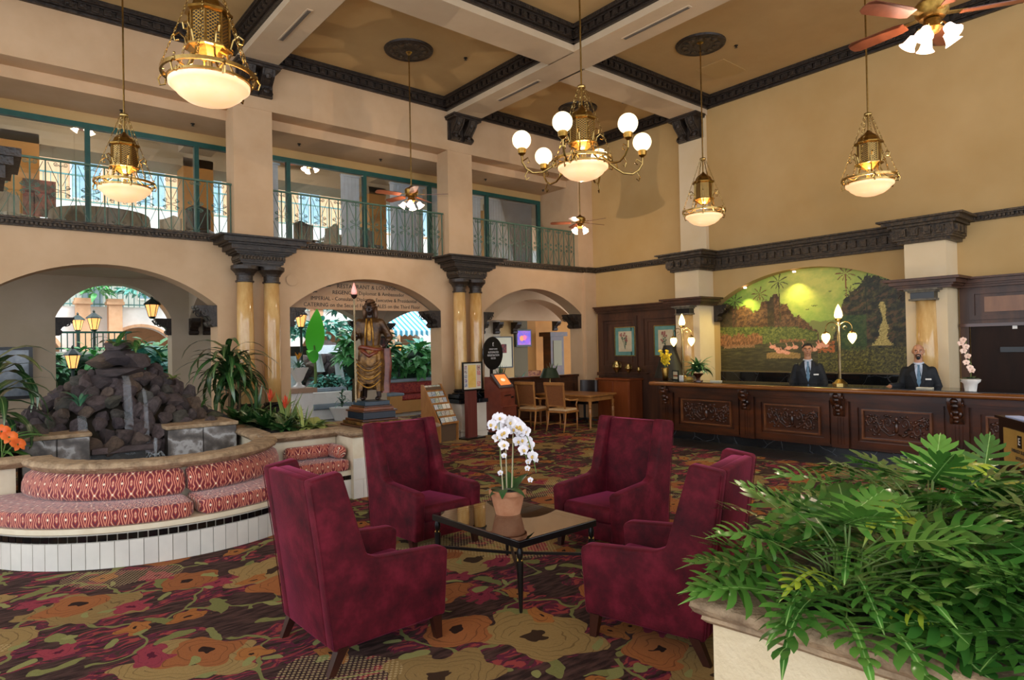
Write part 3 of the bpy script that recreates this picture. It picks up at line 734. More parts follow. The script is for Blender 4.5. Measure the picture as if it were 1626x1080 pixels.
    l = lamp('lamp_light', (0, 0, .22), watts or LAMP_W, parent=t); l.data.shadow_soft_size = .05
    return t
pendant(1.52, 5.76, 'large brass pendant with a lit alabaster bowl nearest the camera, top left')
pendant(1.56, 10.1, 'brass bowl pendant hanging in front of the left balcony railing')
pendant(9.93, 6.6, 'brass bowl pendant hanging left of the mural wall arch')
pendant(9.95, 3.85, 'brass bowl pendant hanging alone before the plain right wall')
pendant(5.90, 5.66, 'brass chandelier with six lit white globes around an alabaster bowl', globes=6)
M_blade = mat('fan_blade_wood', '#5c2f1c', '#74402a', rough=.35, scale=5)
def fan(x, y, z, label, a0=0, arms=4, rod=True, ceil=ZC, watts=25, bowl=False):
    t = thing('ceiling_fan', label, 'ceiling fan', (x, y, z), a0)
    MB().lathe([(.02, .10), (.09, .11), (.12, .15), (.125, .22), (.10, .25), (.05, .27), (.02, .3)], 24).lathe([(.05, .0), (.07, .03), (.06, .1), (.03, .11)], 16).build('motor', M_obrass, t, 40)
    if ceil: MB().lathe([(.012, .28), (.012, ceil-z-.03)], 8).lathe([(.02, ceil-z-.1), (.06, ceil-z-.05), (.07, ceil-z)], 12).build('rod', M_brass, t)
    for k_ in range(5):
        a = 2*pi*k_/5; m = Matrix.Rotation(a, 4, 'Z'); b = MB()
        P = [(.20, -.05), (.26, -.065), (.62, -.075), (.66, -.05), (.67, 0), (.66, .05), (.62, .075), (.26, .065), (.20, .05)]
        b.prism(P, 'z', -.004, .004); b.v = [tuple(m @ (Matrix.Translation((0, 0, .13)) @ Matrix.Rotation(R(12), 4, 'X') @ Vector(v))) for v in b.v]; bl = b.build('blade', M_blade, t)
        h = MB().bar((.1, 0, .14), (.24, 0, .135), .05, .008); h.v = [tuple(m @ Vector(v)) for v in h.v]; h.build('blade_iron', M_brass, bl)
    for k_ in range(arms):
        a = 2*pi*k_/arms+.4; c, s = cos(a), sin(a)
        g = MB().tube([(.03*c, .03*s, .03), (.09*c, .09*s, .05), (.13*c, .13*s, .0)], .008, 6).build('light_arm', M_brass, t)
        b = MB().lathe([(.02, 0), (.035, -.01), (.042, -.05), (.05, -.08), (.068, -.1)], 14, cap=False)
        mm = Matrix.Translation((.12*c, .12*s, .0)) @ Matrix.Rotation(a, 4, 'Z') @ Matrix.Rotation(-R(35), 4, 'Y')
        b.v = [tuple(mm @ Vector(v)) for v in b.v]; b.build('tulip_shade', M_tulip, g, True)
        bb = MB().ball((0, 0, -.06), .028, 8, 6); bb.v = [tuple(mm @ Vector(v)) for v in bb.v]; bb.build('bulb', M_tulip, g, True)
    lamp('lamp_light', (0, 0, -.16), watts, (1, .8, .62), 0, t)
    return t
fan(6.0, 10.0, 4.47, 'wooden ceiling fan with lit glass shades in front of the middle balcony', .5)
fan(10.5, 10.2, 4.50, 'wooden ceiling fan with lit glass shades by the corner of the right balcony', 1.1)
fan(5.95, 1.80, 4.32, 'wooden ceiling fan with lit tulip shades cut off by the top right edge', .2, arms=5)
fan(1.62, 14.8, 6.25, 'ceiling fan with two lit shades inside the left balcony room', .3, arms=3, ceil=6.95, watts=30)
fan(6.1, 14.8, 6.2, 'ceiling fan with lit shades inside the middle balcony room', 1.0, arms=3, ceil=6.95, watts=30)
# ================= ARMCHAIRS, COFFEE TABLE, ORCHID, PLANTER =================
def bevprism(poly, ax, a, b, bev=.02, seg=3):
    m = MB().prism(poly, ax, a, b); me = bpy.data.meshes.new('t'); me.from_pydata(m.v, [], m.f)
    bm = bmesh.new(); bm.from_mesh(me); bmesh.ops.recalc_face_normals(bm, faces=bm.faces)
    bmesh.ops.bevel(bm, geom=bm.edges[:], offset=bev, segments=seg, affect='EDGES', profile=.5, clamp_overlap=True)
    out = MB(); out.v = [tuple(v.co) for v in bm.verts]; out.f = [tuple(v.index for v in f.verts) for f in bm.faces]
    bm.free(); bpy.data.meshes.remove(me); return out
def _velvet():
    n = NT('burgundy_velvet'); co = n.obj(); p = n.p
    nz = n.n('TexNoise', inp={0: co, 'Scale': 5.5, 'Detail': 5, 'Roughness': .65}).outputs[0]
    c = n.ramp(nz, [(.3, lin('#2c050b')), (.5, lin('#4c0a16')), (.7, lin('#681424'))]); n.l(c, p.inputs[0])
    p.inputs['Roughness'].default_value = .75; p.inputs['Specular IOR Level'].default_value = .2
    p.inputs['Sheen Weight'].default_value = .5; p.inputs['Sheen Roughness'].default_value = .33; p.inputs['Sheen Tint'].default_value = lin('#d0507c')
    b = n.n('Bump', inp={'Strength': .12, 'Distance': .01, 'Height': n.n('TexNoise', inp={0: co, 'Scale': 90, 'Detail': 2}).outputs[0]}); n.l(b.outputs[0], p.inputs['Normal'])
    return n.m
M_velvet = _velvet(); M_legw = mat('dark_stained_leg', '#2a120c', '#3a1a12', rough=.3)
def armchair():
    t = thing('wing_armchair', 'burgundy velvet', 'armchair')
    side = [(-.40, .13), (-.455, .62), (-.525, 1.12), (-.33, 1.15), (-.175, .64), (-.10, .605), (.36, .575), (.40, .55), (.37, .14)]
    for s in (-1, 1):
        bevprism(side, 'x', s*.37, s*.265, .022).build('side_panel', M_velvet, t, 60)
    bevprism([(-.40, .135), (-.46, .62), (-.525, 1.115), (-.47, 1.125), (-.405, .62), (-.34, .135)], 'x', -.275, .275, .012, 2).build('outer_back', M_velvet, t, 60)
    bevprism([(-.40, .34), (-.50, 1.12), (-.385, 1.125), (-.30, .80), (-.27, .36)], 'x', -.27, .27, .03).build('backrest', M_velvet, t, 60)
    bevprism([(-.34, .30), (-.34, .41), (.34, .435), (.375, .40), (.375, .30)], 'x', -.265, .265, .028).build('seat_cushion', M_velvet, t, 60)
    bevprism([(-.36, .135), (-.36, .3), (.365, .3), (.355, .14)], 'x', -.27, .27, .01, 2).build('apron', M_velvet, t, 60)
    for s in (-1, 1):
        m = MB(); m.tube([(s*.366, y, z) for y, z in [(-.402, .15), (-.457, .62), (-.523, 1.10)]], .003, 5).build('piping', M_velvet, t, True)
        for y, dy in ((.30, .02), (-.34, -.07)):
            v = [(s*.345-.03, y-.032, .15), (s*.345+.03, y-.032, .15), (s*.345+.03, y+.032, .15), (s*.345-.03, y+.032, .15)]
            w2 = [(s*.345-.02, y-.022+dy, 0), (s*.345+.02, y-.022+dy, 0), (s*.345+.02, y+.022+dy, 0), (s*.345-.02, y+.022+dy, 0)]
            MB().add(v+w2, [(0,1,2,3),(7,6,5,4),(0,4,5,1),(1,5,6,2),(2,6,7,3),(3,7,4,0)]).build('leg', M_legw, t)
    return t
ch = armchair(); ch.location = (1.93, 3.87, 0); ch.rotation_euler = (0, 0, -pi/2+.02); ch['label'] = 'burgundy velvet wing chair seen from its back and side, left front'
GA = None
dup(ch, (3.29, 5.33, 0), pi+.05, 'dark burgundy wing chair facing forward behind the table, left of the orchid')
dup(ch, (4.52, 4.07, 0), pi/2+.10, 'burgundy velvet wing chair facing left, at the right rear of the table')
dup(ch, (3.43, 2.66, 0), .27, 'burgundy wing chair with its back to the leafy planter, right front')
# coffee table
t = thing('coffee_table', 'square glass topped coffee table with black turned metal legs', 'coffee table', (3.25, 3.97, 0), .03)
hx, hy, zt = .40, .53, .50
MB().box(-hx, -hy, zt-.045, hx, -hy+.03, zt).box(-hx, hy-.03, zt-.045, hx, hy, zt).box(-hx, -hy+.03, zt-.045, -hx+.03, hy-.03, zt).box(hx-.03, -hy+.03, zt-.045, hx, hy-.03, zt).build('frame', M_black, t, kind='stuff')
MB().box(-hx+.004, -hy+.004, zt, hx-.004, hy-.004, zt+.008).build('glass_top', glassmat('table_glass', (.80, .86, .82, 1), .34, .01), t)
for sx in (-1, 1):
    for sy in (-1, 1):
        c = (sx*(hx-.03), sy*(hy-.03), 0)
        l = MB().lathe([(.010, 0), (.013, .02), (.024, .3), (.026, .35), (.013, .36), (.013, .37), (.022, .39), (.024, .42), (.016, .45), (.016, .46)], 12, c).build('leg', M_black, t, 40)
        for k in range(4): MB().ball((c[0]+.02*cos(k*pi/2), c[1]+.02*sin(k*pi/2), .365), .008, 6, 4).build('stud', M_obrass, l)
for sx in (-1, 1): MB().bar((-sx*(hx-.03), -(hy-.03), .24), (0, 0, .22), .02).bar((0, 0, .22), (sx*(hx-.03), hy-.03, .24), .02).build('stretcher', M_black, t)
# orchid
M_terra = mat('terracotta', '#a56b48', '#bb8460', rough=.8, scale=8, bump=.1)
M_petal = mat('white_orchid_petal', '#f2eef0', '#e6e0e8', rough=.5, sheen=.2); M_lip = mat('orchid_lip', '#d8b25a', rough=.5)
M_lfd = mat('dark_green_leaf', '#1c3a1c', '#2c5528', rough=.3, scale=8, rnd=.4)
M_stem = mat('green_stem', '#56702f', '#6b803c', rough=.5)
def flower_mesh(m1=M_petal):
    mb = MB()
    for k in range(5):
        a = 2*pi*k/5+pi/2; wd = .55 if k in (0, 2, 3) else 1.0
        P = []
        for i in range(5):
            q = i/4; ww = wd*.02*sin(pi*min(1, q*.95+.05))**.7; r = .004+.032*q
            for s in (-1, 1): P.append((r*cos(a)-s*ww*sin(a), r*sin(a)+s*ww*cos(a), .006*sin(pi*q)))
        mb.add(P, [(2*i, 2*i+1, 2*i+3, 2*i+2) for i in range(4)])
    return mb
ME_fl = flower_mesh().mesh('bloom', M_petal, True); ME_lipm = MB().ball((0, -.006, .012), .008, 6, 5, (1, 1.4, 1.3)).mesh('lip', M_lip)
def strap(L, W, droop, fold=.15, seg=8, tipw=.0, mid=.45):
    mb = MB(); P = []; ang = R(0); y = z = 0; a = 0
    for i in range(seg+1):
        q = i/seg; w = W*(sin(pi*(q**(.7 if mid < .5 else 1)*.94+.05))**.8)
        P += [(-w, y, z+w*fold), (0, y, z), (w, y, z+w*fold)]
        a = -droop*q; y += cos(a)*L/seg; z += sin(a)*L/seg
    return mb.add(P, [(3*i+j, 3*i+j+1, 3*i+j+4, 3*i+j+3) for i in range(seg) for j in (0, 1)])
t = thing('orchid_pot', 'white orchid with arching sprays in a terracotta pot on the coffee table', 'potted orchid', (3.29, 4.07, .508))
MB().lathe([(.085, 0), (.1, .0), (.125, .10), (.135, .155), (.15, .158), (.152, .19), (.138, .195), (.13, .17), (.0, .16)], 28).build('pot', M_terra, t, 40)
MB().ball((0, 0, .165), .13, 14, 6, (1, 1, .25)).build('moss', mat('grey_moss', '#5d5a50', '#8a867a', rough=1, scale=60, bump=1, contrast=.3), t)
mls = [strap(.24, .045, d).mesh('leaf', M_lfd, True) for d in (1.0, 1.5, .6)]
for k in range(9):
    a = k*2.4; link('leaf', mls[k % 3], t, (.03*cos(a), .03*sin(a), .17), (R(25+10*(k % 3)), 0, a), .85+.1*(k % 3))
rr = random.Random(3)
sprays = [((-.10, .02), 1.0), ((.02, .05), .95), ((.08, -.03), .88)]
for k, ((dx, dy), h) in enumerate(sprays):
    H = .60*h
    MB().tube([(dx*.4, dy*.4, .15), (dx*.7, dy*.6, .15+H)], .005, 5).build('support_stake', mat('pale_cane', '#b9a888'), t)
    d = (Vector((.60, -.72, 0)) if k else Vector((-.3, -.5, 0))).normalized()
    pts = [Vector((dx*.4+.01, dy*.4, .15)), Vector((dx*.7, dy*.6, .15+H*.8)), Vector((dx*.7, dy*.6, .15+H))]
    for j in range(1, 8): pts.append(Vector((dx*.7, dy*.6, .15+H))+d*(.026*j*(1.0 if k else .35))+Vector((0, 0, .045*j-.0105*j*j*1.3)))
    MB().tube(pts, .004, 5).build('flower_stem', M_stem, t)
    arc = pts[2:]; nb = 12
    for j in range(nb):
        q = j/(nb-1)*(len(arc)-1); i = min(int(q), len(arc)-2); p = arc[i].lerp(arc[i+1], q-i)
        off = Vector((rr.uniform(-.045, .045), rr.uniform(-.045, .045), rr.uniform(-.07, .015)))
        tocam = Vector((-.64+rr.uniform(-.5, .5), -.77+rr.uniform(-.5, .5), rr.uniform(0, .5)))
        rot = tocam.to_track_quat('Z', 'Y').to_euler(); b = link('bloom', ME_fl, t, p+off, rot, 1.4 if j < nb-2 else .7); link('lip', ME_lipm, b)
# ---- foreground planter
PR = R(5.4); PL = (2.24, 1.62)
t = thing('stone_planter', 'cream stucco planter box with a thick weathered stone coping, bottom right', 'planter', (PL[0], PL[1], 0), PR)
M_stucco = mat('cream_stucco', '#d0bb94', '#dbc8a4', rough=.85, scale=3, bump=.5, bscale=38)
w_, d_ = 2.9, 2.3
sh = MB()
for a in ((.08, -.08-.14, w_, -.08), (.08, -d_, .22, -.22), (w_-.14, -d_, w_, -.22), (.22, -d_, w_-.14, -d_+.14)): sh.box(a[0], a[1], 0, a[2], a[3], .70)
sh.build('stucco_wall', M_stucco, t, kind='stuff')
def coping(pts, prof, mt, name, parent, closed=False, bumpy=.0, seed=1):
    """sweep a (offset,z) profile along a plan polyline with mitred corners; offset is to the right of travel"""
    rg = random.Random(seed); mb = MB(); N = len(pts); vs = []
    for i, p in enumerate(pts):
        p = Vector(p); a = Vector(pts[i-1]) if (i > 0 or closed) else None; b = Vector(pts[(i+1) % N]) if (i < N-1 or closed) else None
        d1 = (p-a).normalized() if a is not None else None; d2 = (b-p).normalized() if b is not None else None
        if d1 is None: d1 = d2
        if d2 is None: d2 = d1
        n1 = Vector((d1.y, -d1.x)); n2 = Vector((d2.y, -d2.x)); nn = (n1+n2); k = 2/nn.length_squared if nn.length > .1 else 1
        for o, z in prof:
            q = p+nn*o*k; vs.append((q.x+rg.uniform(-1, 1)*bumpy, q.y+rg.uniform(-1, 1)*bumpy, z+rg.uniform(-1, 1)*bumpy))
    m = len(prof); fs = []
    for i in range(N if closed else N-1):
        j = (i+1) % N
        for k in range(m): fs.append((i*m+k, i*m+(k+1) % m, j*m+(k+1) % m, j*m+k))
    if not closed: fs += [tuple(range(m)), tuple(range((N-1)*m, N*m))[::-1]]
    mb.add(vs, fs); return mb.build(name, mt, parent, 50)
capprof = [(-.10, .70), (.04, .70), (.055, .715), (.05, .73), (.075, .745), (.09, .77), (.085, .79), (.06, .80), (-.10, .80)]
def dens(pts, s):
    out = []
    for a, b in zip(pts[:-1], pts[1:]):
        a = Vector(a); b = Vector(b); n = max(1, int((b-a).length/s))
        for i in range(n): out.append(a.lerp(b, i/n))
    return out+[Vector(pts[-1])]
M_cop = mat('weathered_coping', '#b59a78', '#80694f', rough=.8, scale=11, bump=.9, bscale=30, contrast=.6)
coping(dens([(w_-.02, -.1), (.1, -.1), (.1, -d_)], .07), [(a, b) for a, b in capprof], M_cop, 'coping', t, bumpy=.0025)
MB().box(.2, -d_, .5, w_-.1, -.2, .72).build('soil', M_soil, t)
# philodendron leaves
def philo(L=.26, droop=.8, lobes=8, seed=0):
    """deeply cut leaf: long pointed fingers fanning from a midrib"""
    rg = random.Random(seed); mb = MB()
    def mid(q): return Vector((0, L*(q-.16*droop*q*q), -L*droop*.42*q*q))
    for s in (-1, 1):
        for i in range(lobes):
            q = i/(lobes-1); m0 = mid(.03+.80*q); ll = L*(.62-.30*abs(q-.25)-.16*q)*rg.uniform(.88, 1.1)
            ph = R(-38+104*q**.85)+rg.uniform(-.07, .07); w = L*.046
            P = []
            for k, (u, ww) in enumerate(((0, 1.25), (.3, 1.0), (.6, 1.15), (.82, .8))):
                a = ph+.30*u; d = Vector((s*cos(a), sin(a), 0)); n_ = Vector((-d.y, d.x, 0))*s
                c = m0+Vector((s*cos(ph+.15*u), sin(ph+.15*u), 0))*ll*u+Vector((0, 0, ll*(.22*u-.5*droop*u*u)))
                P += [c-n_*w*ww, c+n_*w*ww]
            P.append(m0+Vector((s*cos(ph+.2), sin(ph+.2), 0))*ll+Vector((0, 0, ll*(.22-.5*droop))))
            mb.add(P, [(0, 1, 3, 2), (2, 3, 5, 4), (4, 5, 7, 6), (6, 7, 8)])
    P = [mid(.80)+Vector((-.04*L, 0, 0)), mid(.80)+Vector((.04*L, 0, 0)), mid(.98)+Vector((-.045*L, 0, 0)), mid(.98)+Vector((.045*L, 0, 0)), mid(1.2)]
    mb.add(P, [(0, 1, 3, 2), (2, 3, 4)]); P = []
    for i in range(8):
        q = .95*i/7; w = L*.05*(1-.3*q); P += [mid(q)+Vector((-w, 0, .001)), mid(q)+Vector((w, 0, .001))]
    return mb.add(P, [(2*i, 2*i+1, 2*i+3, 2*i+2) for i in range(7)])
def leafmat(name, a, b, vein='#9ab06a', rough=.24):
    n = NT(name); co = n.obj(); p = n.p
    nz = n.n('TexNoise', inp={0: co, 'Scale': 9, 'Detail': 3}).outputs[0]; oi = n.n('ObjectInfo').outputs['Random']
    c = n.mix(oi, lin(a), lin(b)); c = n.n('HueSaturation', inp={'Color': c, 'Value': n.ma('MULTIPLY_ADD', nz, .6, .7)}).outputs[0]
    x = n.n('SeparateXYZ', inp={0: co}).outputs[0]; v = n.ma('LESS_THAN', n.ma('ABSOLUTE', x), .0022)
    c = n.mix(n.ma('MULTIPLY', v, .7), c, lin(vein))
    n.l(c, p.inputs[0]); p.inputs['Roughness'].default_value = rough; p.inputs['Specular IOR Level'].default_value = .8
    p.inputs['Coat Weight'].default_value = .25; p.inputs['Coat Roughness'].default_value = .2
    return n.m
M_ph = leafmat('philodendron_leaf', '#2f5e22', '#5e9038', '#9cc070'); M_phy = leafmat('young_philodendron_leaf', '#8fa32e', '#a8b838')
PM = [philo(.31, d, 7, i).mesh('leaf', M_ph, 60) for i, d in enumerate((.2, .45, .8, .6))]
PMY = [philo(.23, d, 6, i+9).mesh('leaf', M_phy, 60) for i, d in enumerate((.9, 1.5))]
def philodendron(lx, ly, label, n, H, spread, seed):
    c = Matrix.Rotation(PR, 3, 'Z') @ Vector((lx, ly, 0)); rg = random.Random(seed)
    t = thing('philodendron', label, 'plant', (PL[0]+c.x, PL[1]+c.y, .72), PR)
    st = MB()
    for k in range(n):
        a = k*2.39996+rg.uniform(-.2, .2); q = ((k+.5)/n)**.5; el = R(86-72*q)+rg.uniform(-.12, .12)
        r = H*rg.uniform(.82, 1.08)*(1+.1*q); sp = spread
        tip = Vector((cos(a)*cos(el)*r*sp, sin(a)*cos(el)*r*sp, sin(el)*r*.95))
        if tip.z < .13: tip.z = .13+rg.uniform(0, .07)
        # keep leaves from hanging through the coping inner wall
        mid = Vector((tip.x*.35, tip.y*.35, tip.z*.7))
        st.tube([(cos(a)*.04, sin(a)*.04, 0), mid, tip], [.006, .005, .0035], 4)
        tilt = R(38)-q*R(40)+rg.uniform(-.25, .25)
        y = k % 12 == 5
        o = link('leaf', rg.choice(PMY if y else PM), t, tip, (tilt, rg.uniform(-.35, .35), a-pi/2+rg.uniform(-.3, .3)), rg.uniform(.8, 1.15)*(.9 if y else 1))
    st.build('petioles', M_stem, t, True, kind='stuff')
philodendron(.46, -.48, 'split leaf philodendron at the back left corner of the stone planter', 64, .41, 1.0, 1)
philodendron(.50, -1.22, 'split leaf philodendron spilling over the near edge of the planter', 60, .34, 1.05, 2)
philodendron(1.15, -.62, 'split leaf philodendron in the middle rear of the planter', 60, .54, 1.0, 3)
philodendron(1.25, -1.30, 'split leaf philodendron in the planter, right of the middle', 54, .50, 1.0, 4)
philodendron(1.85, -.72, 'tallest split leaf philodendron at the right side of the planter', 58, .40, 1.05, 5)
philodendron(2.35, -1.15, 'split leaf philodendron at the far right of the planter', 36, .27, .95, 6)
# ================= FOUNTAIN, BENCH, STATUE, PLANTING =================
CX, CY = 1.55, 8.07
def pol(r, deg, z=None):
    p = (CX+r*cos(R(deg)), CY+r*sin(R(deg))); return p if z is None else (p[0], p[1], z)
def sweep(name, pts, prof, mt, parent=None, u0=0, cap=True, puff=None, smooth=50, closedprof=True):
    """profile (offset right of travel, z) along plan points with uv = arc length, profile length"""
    N = len(pts); P = [Vector(p) for p in pts]; m = len(prof); vs = []; uv = []; L = 0; pl = [0]
    for i in range(1, m): pl.append(pl[-1]+math.dist(prof[i], prof[i-1]))
    T = sum((P[i]-P[i-1]).length for i in range(1, N))
    for i in range(N):
        if i: L += (P[i]-P[i-1]).length
        a = P[i]-P[i-1] if i else P[1]-P[0]; b = P[i+1]-P[i] if i < N-1 else a
        a = a.normalized(); b = b.normalized(); nn = Vector((a.y+b.y, -a.x-b.x)); k = 2/nn.length_squared
        e = 1.0
        if puff:
            dd = min(L, T-L); e = min(1, .72+.28*(min(1, dd/puff))**.5)
        cz = sum(q[1] for q in prof)/m; co_ = sum(q[0] for q in prof)/m
        for (o, z), l in zip(prof, pl):
            q = P[i]+nn*(co_+(o-co_)*e)*k; vs.append((q.x, q.y, cz+(z-cz)*e)); uv.append((u0+L, l))
    fs = []
    for i in range(N-1):
        for k in range(m if closedprof else m-1): fs.append((i*m+k, i*m+(k+1) % m, (i+1)*m+(k+1) % m, (i+1)*m+k))
    if cap: fs += [tuple(range(m)), tuple(range((N-1)*m, N*m))[::-1]]
    mb = MB().add(vs, fs); me = mb.mesh(name, mt, smooth); ul = me.uv_layers.new(name='UVMap')
    for lp in me.loops: ul.data[lp.index].uv = uv[lp.vertex_index]
    return link(name, me, parent)
def rprof(x0, z0, x1, z1, r, n=4):
    out = []
    for cx, cz, a in ((x1-r, z0+r, -90), (x1-r, z1-r, 0), (x0+r, z1-r, 90), (x0+r, z0+r, 180)):
        for i in range(n+1): t = R(a+90*i/n); out.append((cx+r*cos(t), cz+r*sin(t)))
    return out
def fabric():
    n = NT('red_diamond_fabric'); uv = n.n('TexCoord').outputs['UV']; s = n.n('SeparateXYZ', inp={0: uv})
    u = n.ma('MULTIPLY', s.outputs[0], 1/.135); v = n.ma('MULTIPLY', s.outputs[1], 1/.2)
    def tri(x): return n.ma('MULTIPLY', n.ma('ABSOLUTE', n.ma('SUBTRACT', n.ma('FRACT', x), .5)), 2.0)
    row = n.ma('ADD', tri(u), tri(v))                      # 0 at one lattice, 2 at the other
    d = n.ma('ABSOLUTE', n.ma('SUBTRACT', row, 1.0))        # 1 at both sets of nodes
    d2 = n.ma('ADD', n.ma('POWER', n.ma('ABSOLUTE', n.ma('SUBTRACT', tri(n.ma('ADD', u, v)), .5)), 1.0), n.ma('MULTIPLY', d, 1.6))
    rings = n.ma('SINE', n.ma('MULTIPLY', n.ma('SUBTRACT', n.ma('MULTIPLY', tri(u), 1.5), n.ma('MULTIPLY', d, .55)), 12.5))
    wide = n.ma('SINE', n.ma('MULTIPLY', row, 3.14159*1.0))
    base = n.mix(n.ma('MULTIPLY_ADD', wide, .5, .5), lin('#94201c'), lin('#b83a26'))
    c = n.mix(n.ma('GREATER_THAN', rings, .5), base, lin('#5e1626'))
    c = n.mix(n.ma('LESS_THAN', rings, -.74), c, lin('#d0a080'))
    dot = n.ma('GREATER_THAN', d, .86); c = n.mix(dot, c, lin('#f0ddc0'))
    n.l(c, n.p.inputs[0]); n.p.inputs['Roughness'].default_value = .7; n.p.inputs['Sheen Weight'].default_value = .3
    return n.m
M_fab = fabric()
M_tile = mat('white_wall_tile', '#c9c4ba', '#dcd6ca', rough=.18, scale=1.5, rnd=.12)
M_tileb = mat('black_gloss_tile', '#0a0b0c', rough=.1, rnd=.2)
M_grout = mat('grey_grout', '#b8b0a2', rough=.9)
M_ledge = mat('cream_ledge_plaster', '#d4c4a6', '#ddd0b4', rough=.5)
# pool wall and coping
fo = thing('fountain_pool', 'curved fountain basin wall with weathered stone coping behind the bench', 'fountain', (0, 0, 0))
def arc(r, a0, a1, n): return [pol(r, a0+(a1-a0)*i/n) for i in range(n+1)]
A0, A1 = -183, -8
sweep('basin_wall', arc(1.12, A0, A1, 60), [(-.10, 0), (-.045, 0), (-.045, .76), (-.10, .76)], M_ledge, fo)
cp = [(-.14, .755), (.04, .74), (.06, .75), (.07, .765), (.10, .775), (.115, .80), (.10, .83), (.06, .842), (-.14, .84)]
cps = arc(1.12, A0, A1-6, 80)
rg = random.Random(5)
for i0, i1 in ((0, 27), (27, 54), (54, 80)):
    o = sweep('coping_stone', cps[i0:i1+1], cp, M_cop, fo)
    for v in o.data.vertices: v.co += Vector((rg.uniform(-1, 1), rg.uniform(-1, 1), rg.uniform(-1, 1)))*.003
MB().lathe([(1.03, .52), (1.03, .54)], 48, (CX, CY+.0, 0)).build('water_surface', glassmat('dark_pool_water', (.35, .38, .36, 1), .25, .03), fo)
MB().lathe([(1.03, .1), (1.03, .2)], 48, (CX, CY, 0)).build('basin_floor', mat('dark_wet_stone', '#1d1a16', '#2e2922', rough=.3, scale=6, bump=.4), fo)
# straight planting-bed walls
bed = thing('planting_bed', 'raised planting bed with stone coping right of the rock fountain', 'planter', (0, 0, 0))
MB().prism([(2.66, 7.93), (3.56, 7.93), (3.56, 11.5), (2.75, 11.5), (2.75, 9.6), (2.66, 8.6)], 'z', 0, .76).build('bed_wall', M_ledge, bed)
sweep('coping_stone', dens([(2.62, 7.93), (3.56, 7.93)], .1), [(a-.0, b) for a, b in cp], M_cop, bed)
sweep('coping_stone', dens([(2.85, 11.3), (2.72, 10.2), (2.72, 9.0), (2.66, 8.15)], .1)[::1], cp, M_cop, bed)
MB().prism([(2.86, 8.08), (3.56, 8.08), (3.56, 11.45), (2.95, 11.45), (2.86, 9.0)], 'z', .7, .80).build('soil', M_soil, bed)
bed2 = thing('planting_bed', 'raised planting bed with stone coping at the left edge, orange lilies in it', 'planter', (0, 0, 0))
MB().box(-1.6, 8.15, 0, .28, 11.4, .76).build('bed_wall', M_ledge, bed2)
sweep('coping_stone', dens([(-1.6, 8.15), (.40, 8.15)], .15), cp, M_cop, bed2); MB().box(-1.6, 8.35, .7, .25, 11.4, .80).build('soil', M_soil, bed2)
# statue block
sb = thing('statue_block', 'tiled square block with stone coping that carries the statue', 'pedestal', (0, 0, 0))
BX0, BX1, BY0, BY1 = 3.57, 4.75, 7.45, 8.75
MB().box(BX0, BY0, 0, BX1, BY1, .78).build('block_body', M_ledge, sb)
capb = [(-.1, .76), (.02, .76), (.03, .775), (.05, .785), (.07, .80), (.075, .82), (.05, .84), (-.1, .84)]
o = sweep('coping_stone', [Vector(p) for p in dens([(BX0, BY1), (BX0, BY0)], .1)[:-1]+dens([(BX0, BY0), (BX1, BY0)], .1)[:-1]+dens([(BX1, BY0), (BX1, BY1)], .1)], capb, M_cop, sb)
MB().box(BX0+.05, BY0+.05, .76, BX1-.05, BY1-.02, .835).build('top_slab', M_cop, sb)
def tiles_line(p, q, z0, z1, n, name, mt, parent, g=.004, t=.008):
    p = Vector(p); q = Vector(q); L = (q-p).length; s = L/n; a = math.atan2(q.y-p.y, q.x-p.x)
    me = MB().box(-s/2+g/2, -t, z0, s/2-g/2, 0, z1).mesh(name, mt)
    for i in range(n):
        c = p.lerp(q, (i+.5)/n); link(name, me, parent, (c.x, c.y, 0), (0, 0, a))
tiles_line((BX0, BY0), (BX1, BY0), .005, .235, 9, 'tile', M_tile, sb)
tiles_line((BX0, BY0), (BX1, BY0), .24, .50, 6, 'tile', M_tile, sb)
# bench
be = thing('curved_bench', 'curved built-in bench with white tile base and a strip of black tiles', 'bench', (CX, CY, 0))
def loc(o): o.location = (-CX, -CY, 0); return o
sp = arc(1.0, A0, -20, 60)
def off(r, a0, a1, n): return arc(r, a0, a1, n)
loc(sweep('bench_base', arc(1.44, A0, -20, 70), [(-.36, 0), (.205, 0), (.205, .30), (.22, .31), (.22, .355), (-.36, .355)], M_ledge, be))
loc(sweep('grout_band', arc(1.644, A0, -20, 70), [(-.01, 0), (.004, 0), (.004, .30), (-.01, .30)], M_grout, be, smooth=None))
nt = 42; da = (-20-A0)/nt; rt = 1.652
def arctile(name, da, z0, z1, mt, r=rt, th=.010, g=.12):
    mb = MB(); P = []
    for rr_ in (r, r+th):
        for k in (-.5, 0, .5):
            a = R(k*da*(1-.05)); P += [(rr_*cos(a), rr_*sin(a), z0), (rr_*cos(a), rr_*sin(a), z1)]
    f = [(6, 8, 9, 7), (8, 10, 11, 9), (7, 9, 3, 1), (9, 11, 5, 3), (6, 0, 2, 8), (8, 2, 4, 10), (0, 6, 7, 1), (4, 5, 11, 10)]
    return mb.add(P, f).mesh(name, mt)
me = arctile('tile', da, .004, .232, M_tile)
for i in range(nt): link('tile', me, be, (0, 0, 0), (0, 0, R(A0+da*(i+.5))))
nb = 60; db = (-20-A0)/nb; me = arctile('black_tile', db*.92, .240, .293, M_tileb)
for i in range(nb): link('black_tile', me, be, (0, 0, 0), (0, 0, R(A0+db*(i+.5))))
xs = CX+1.652*cos(R(-20)); ys = CY+1.652*sin(R(-20))
MB().box(xs-.35-CX, ys-CY+.012, 0, BX0-CX, 7.95-CY, .355).build('bench_base', M_ledge, be)
tl = [(xs-CX, ys-CY+.012), (BX0-CX, ys-CY+.012)]
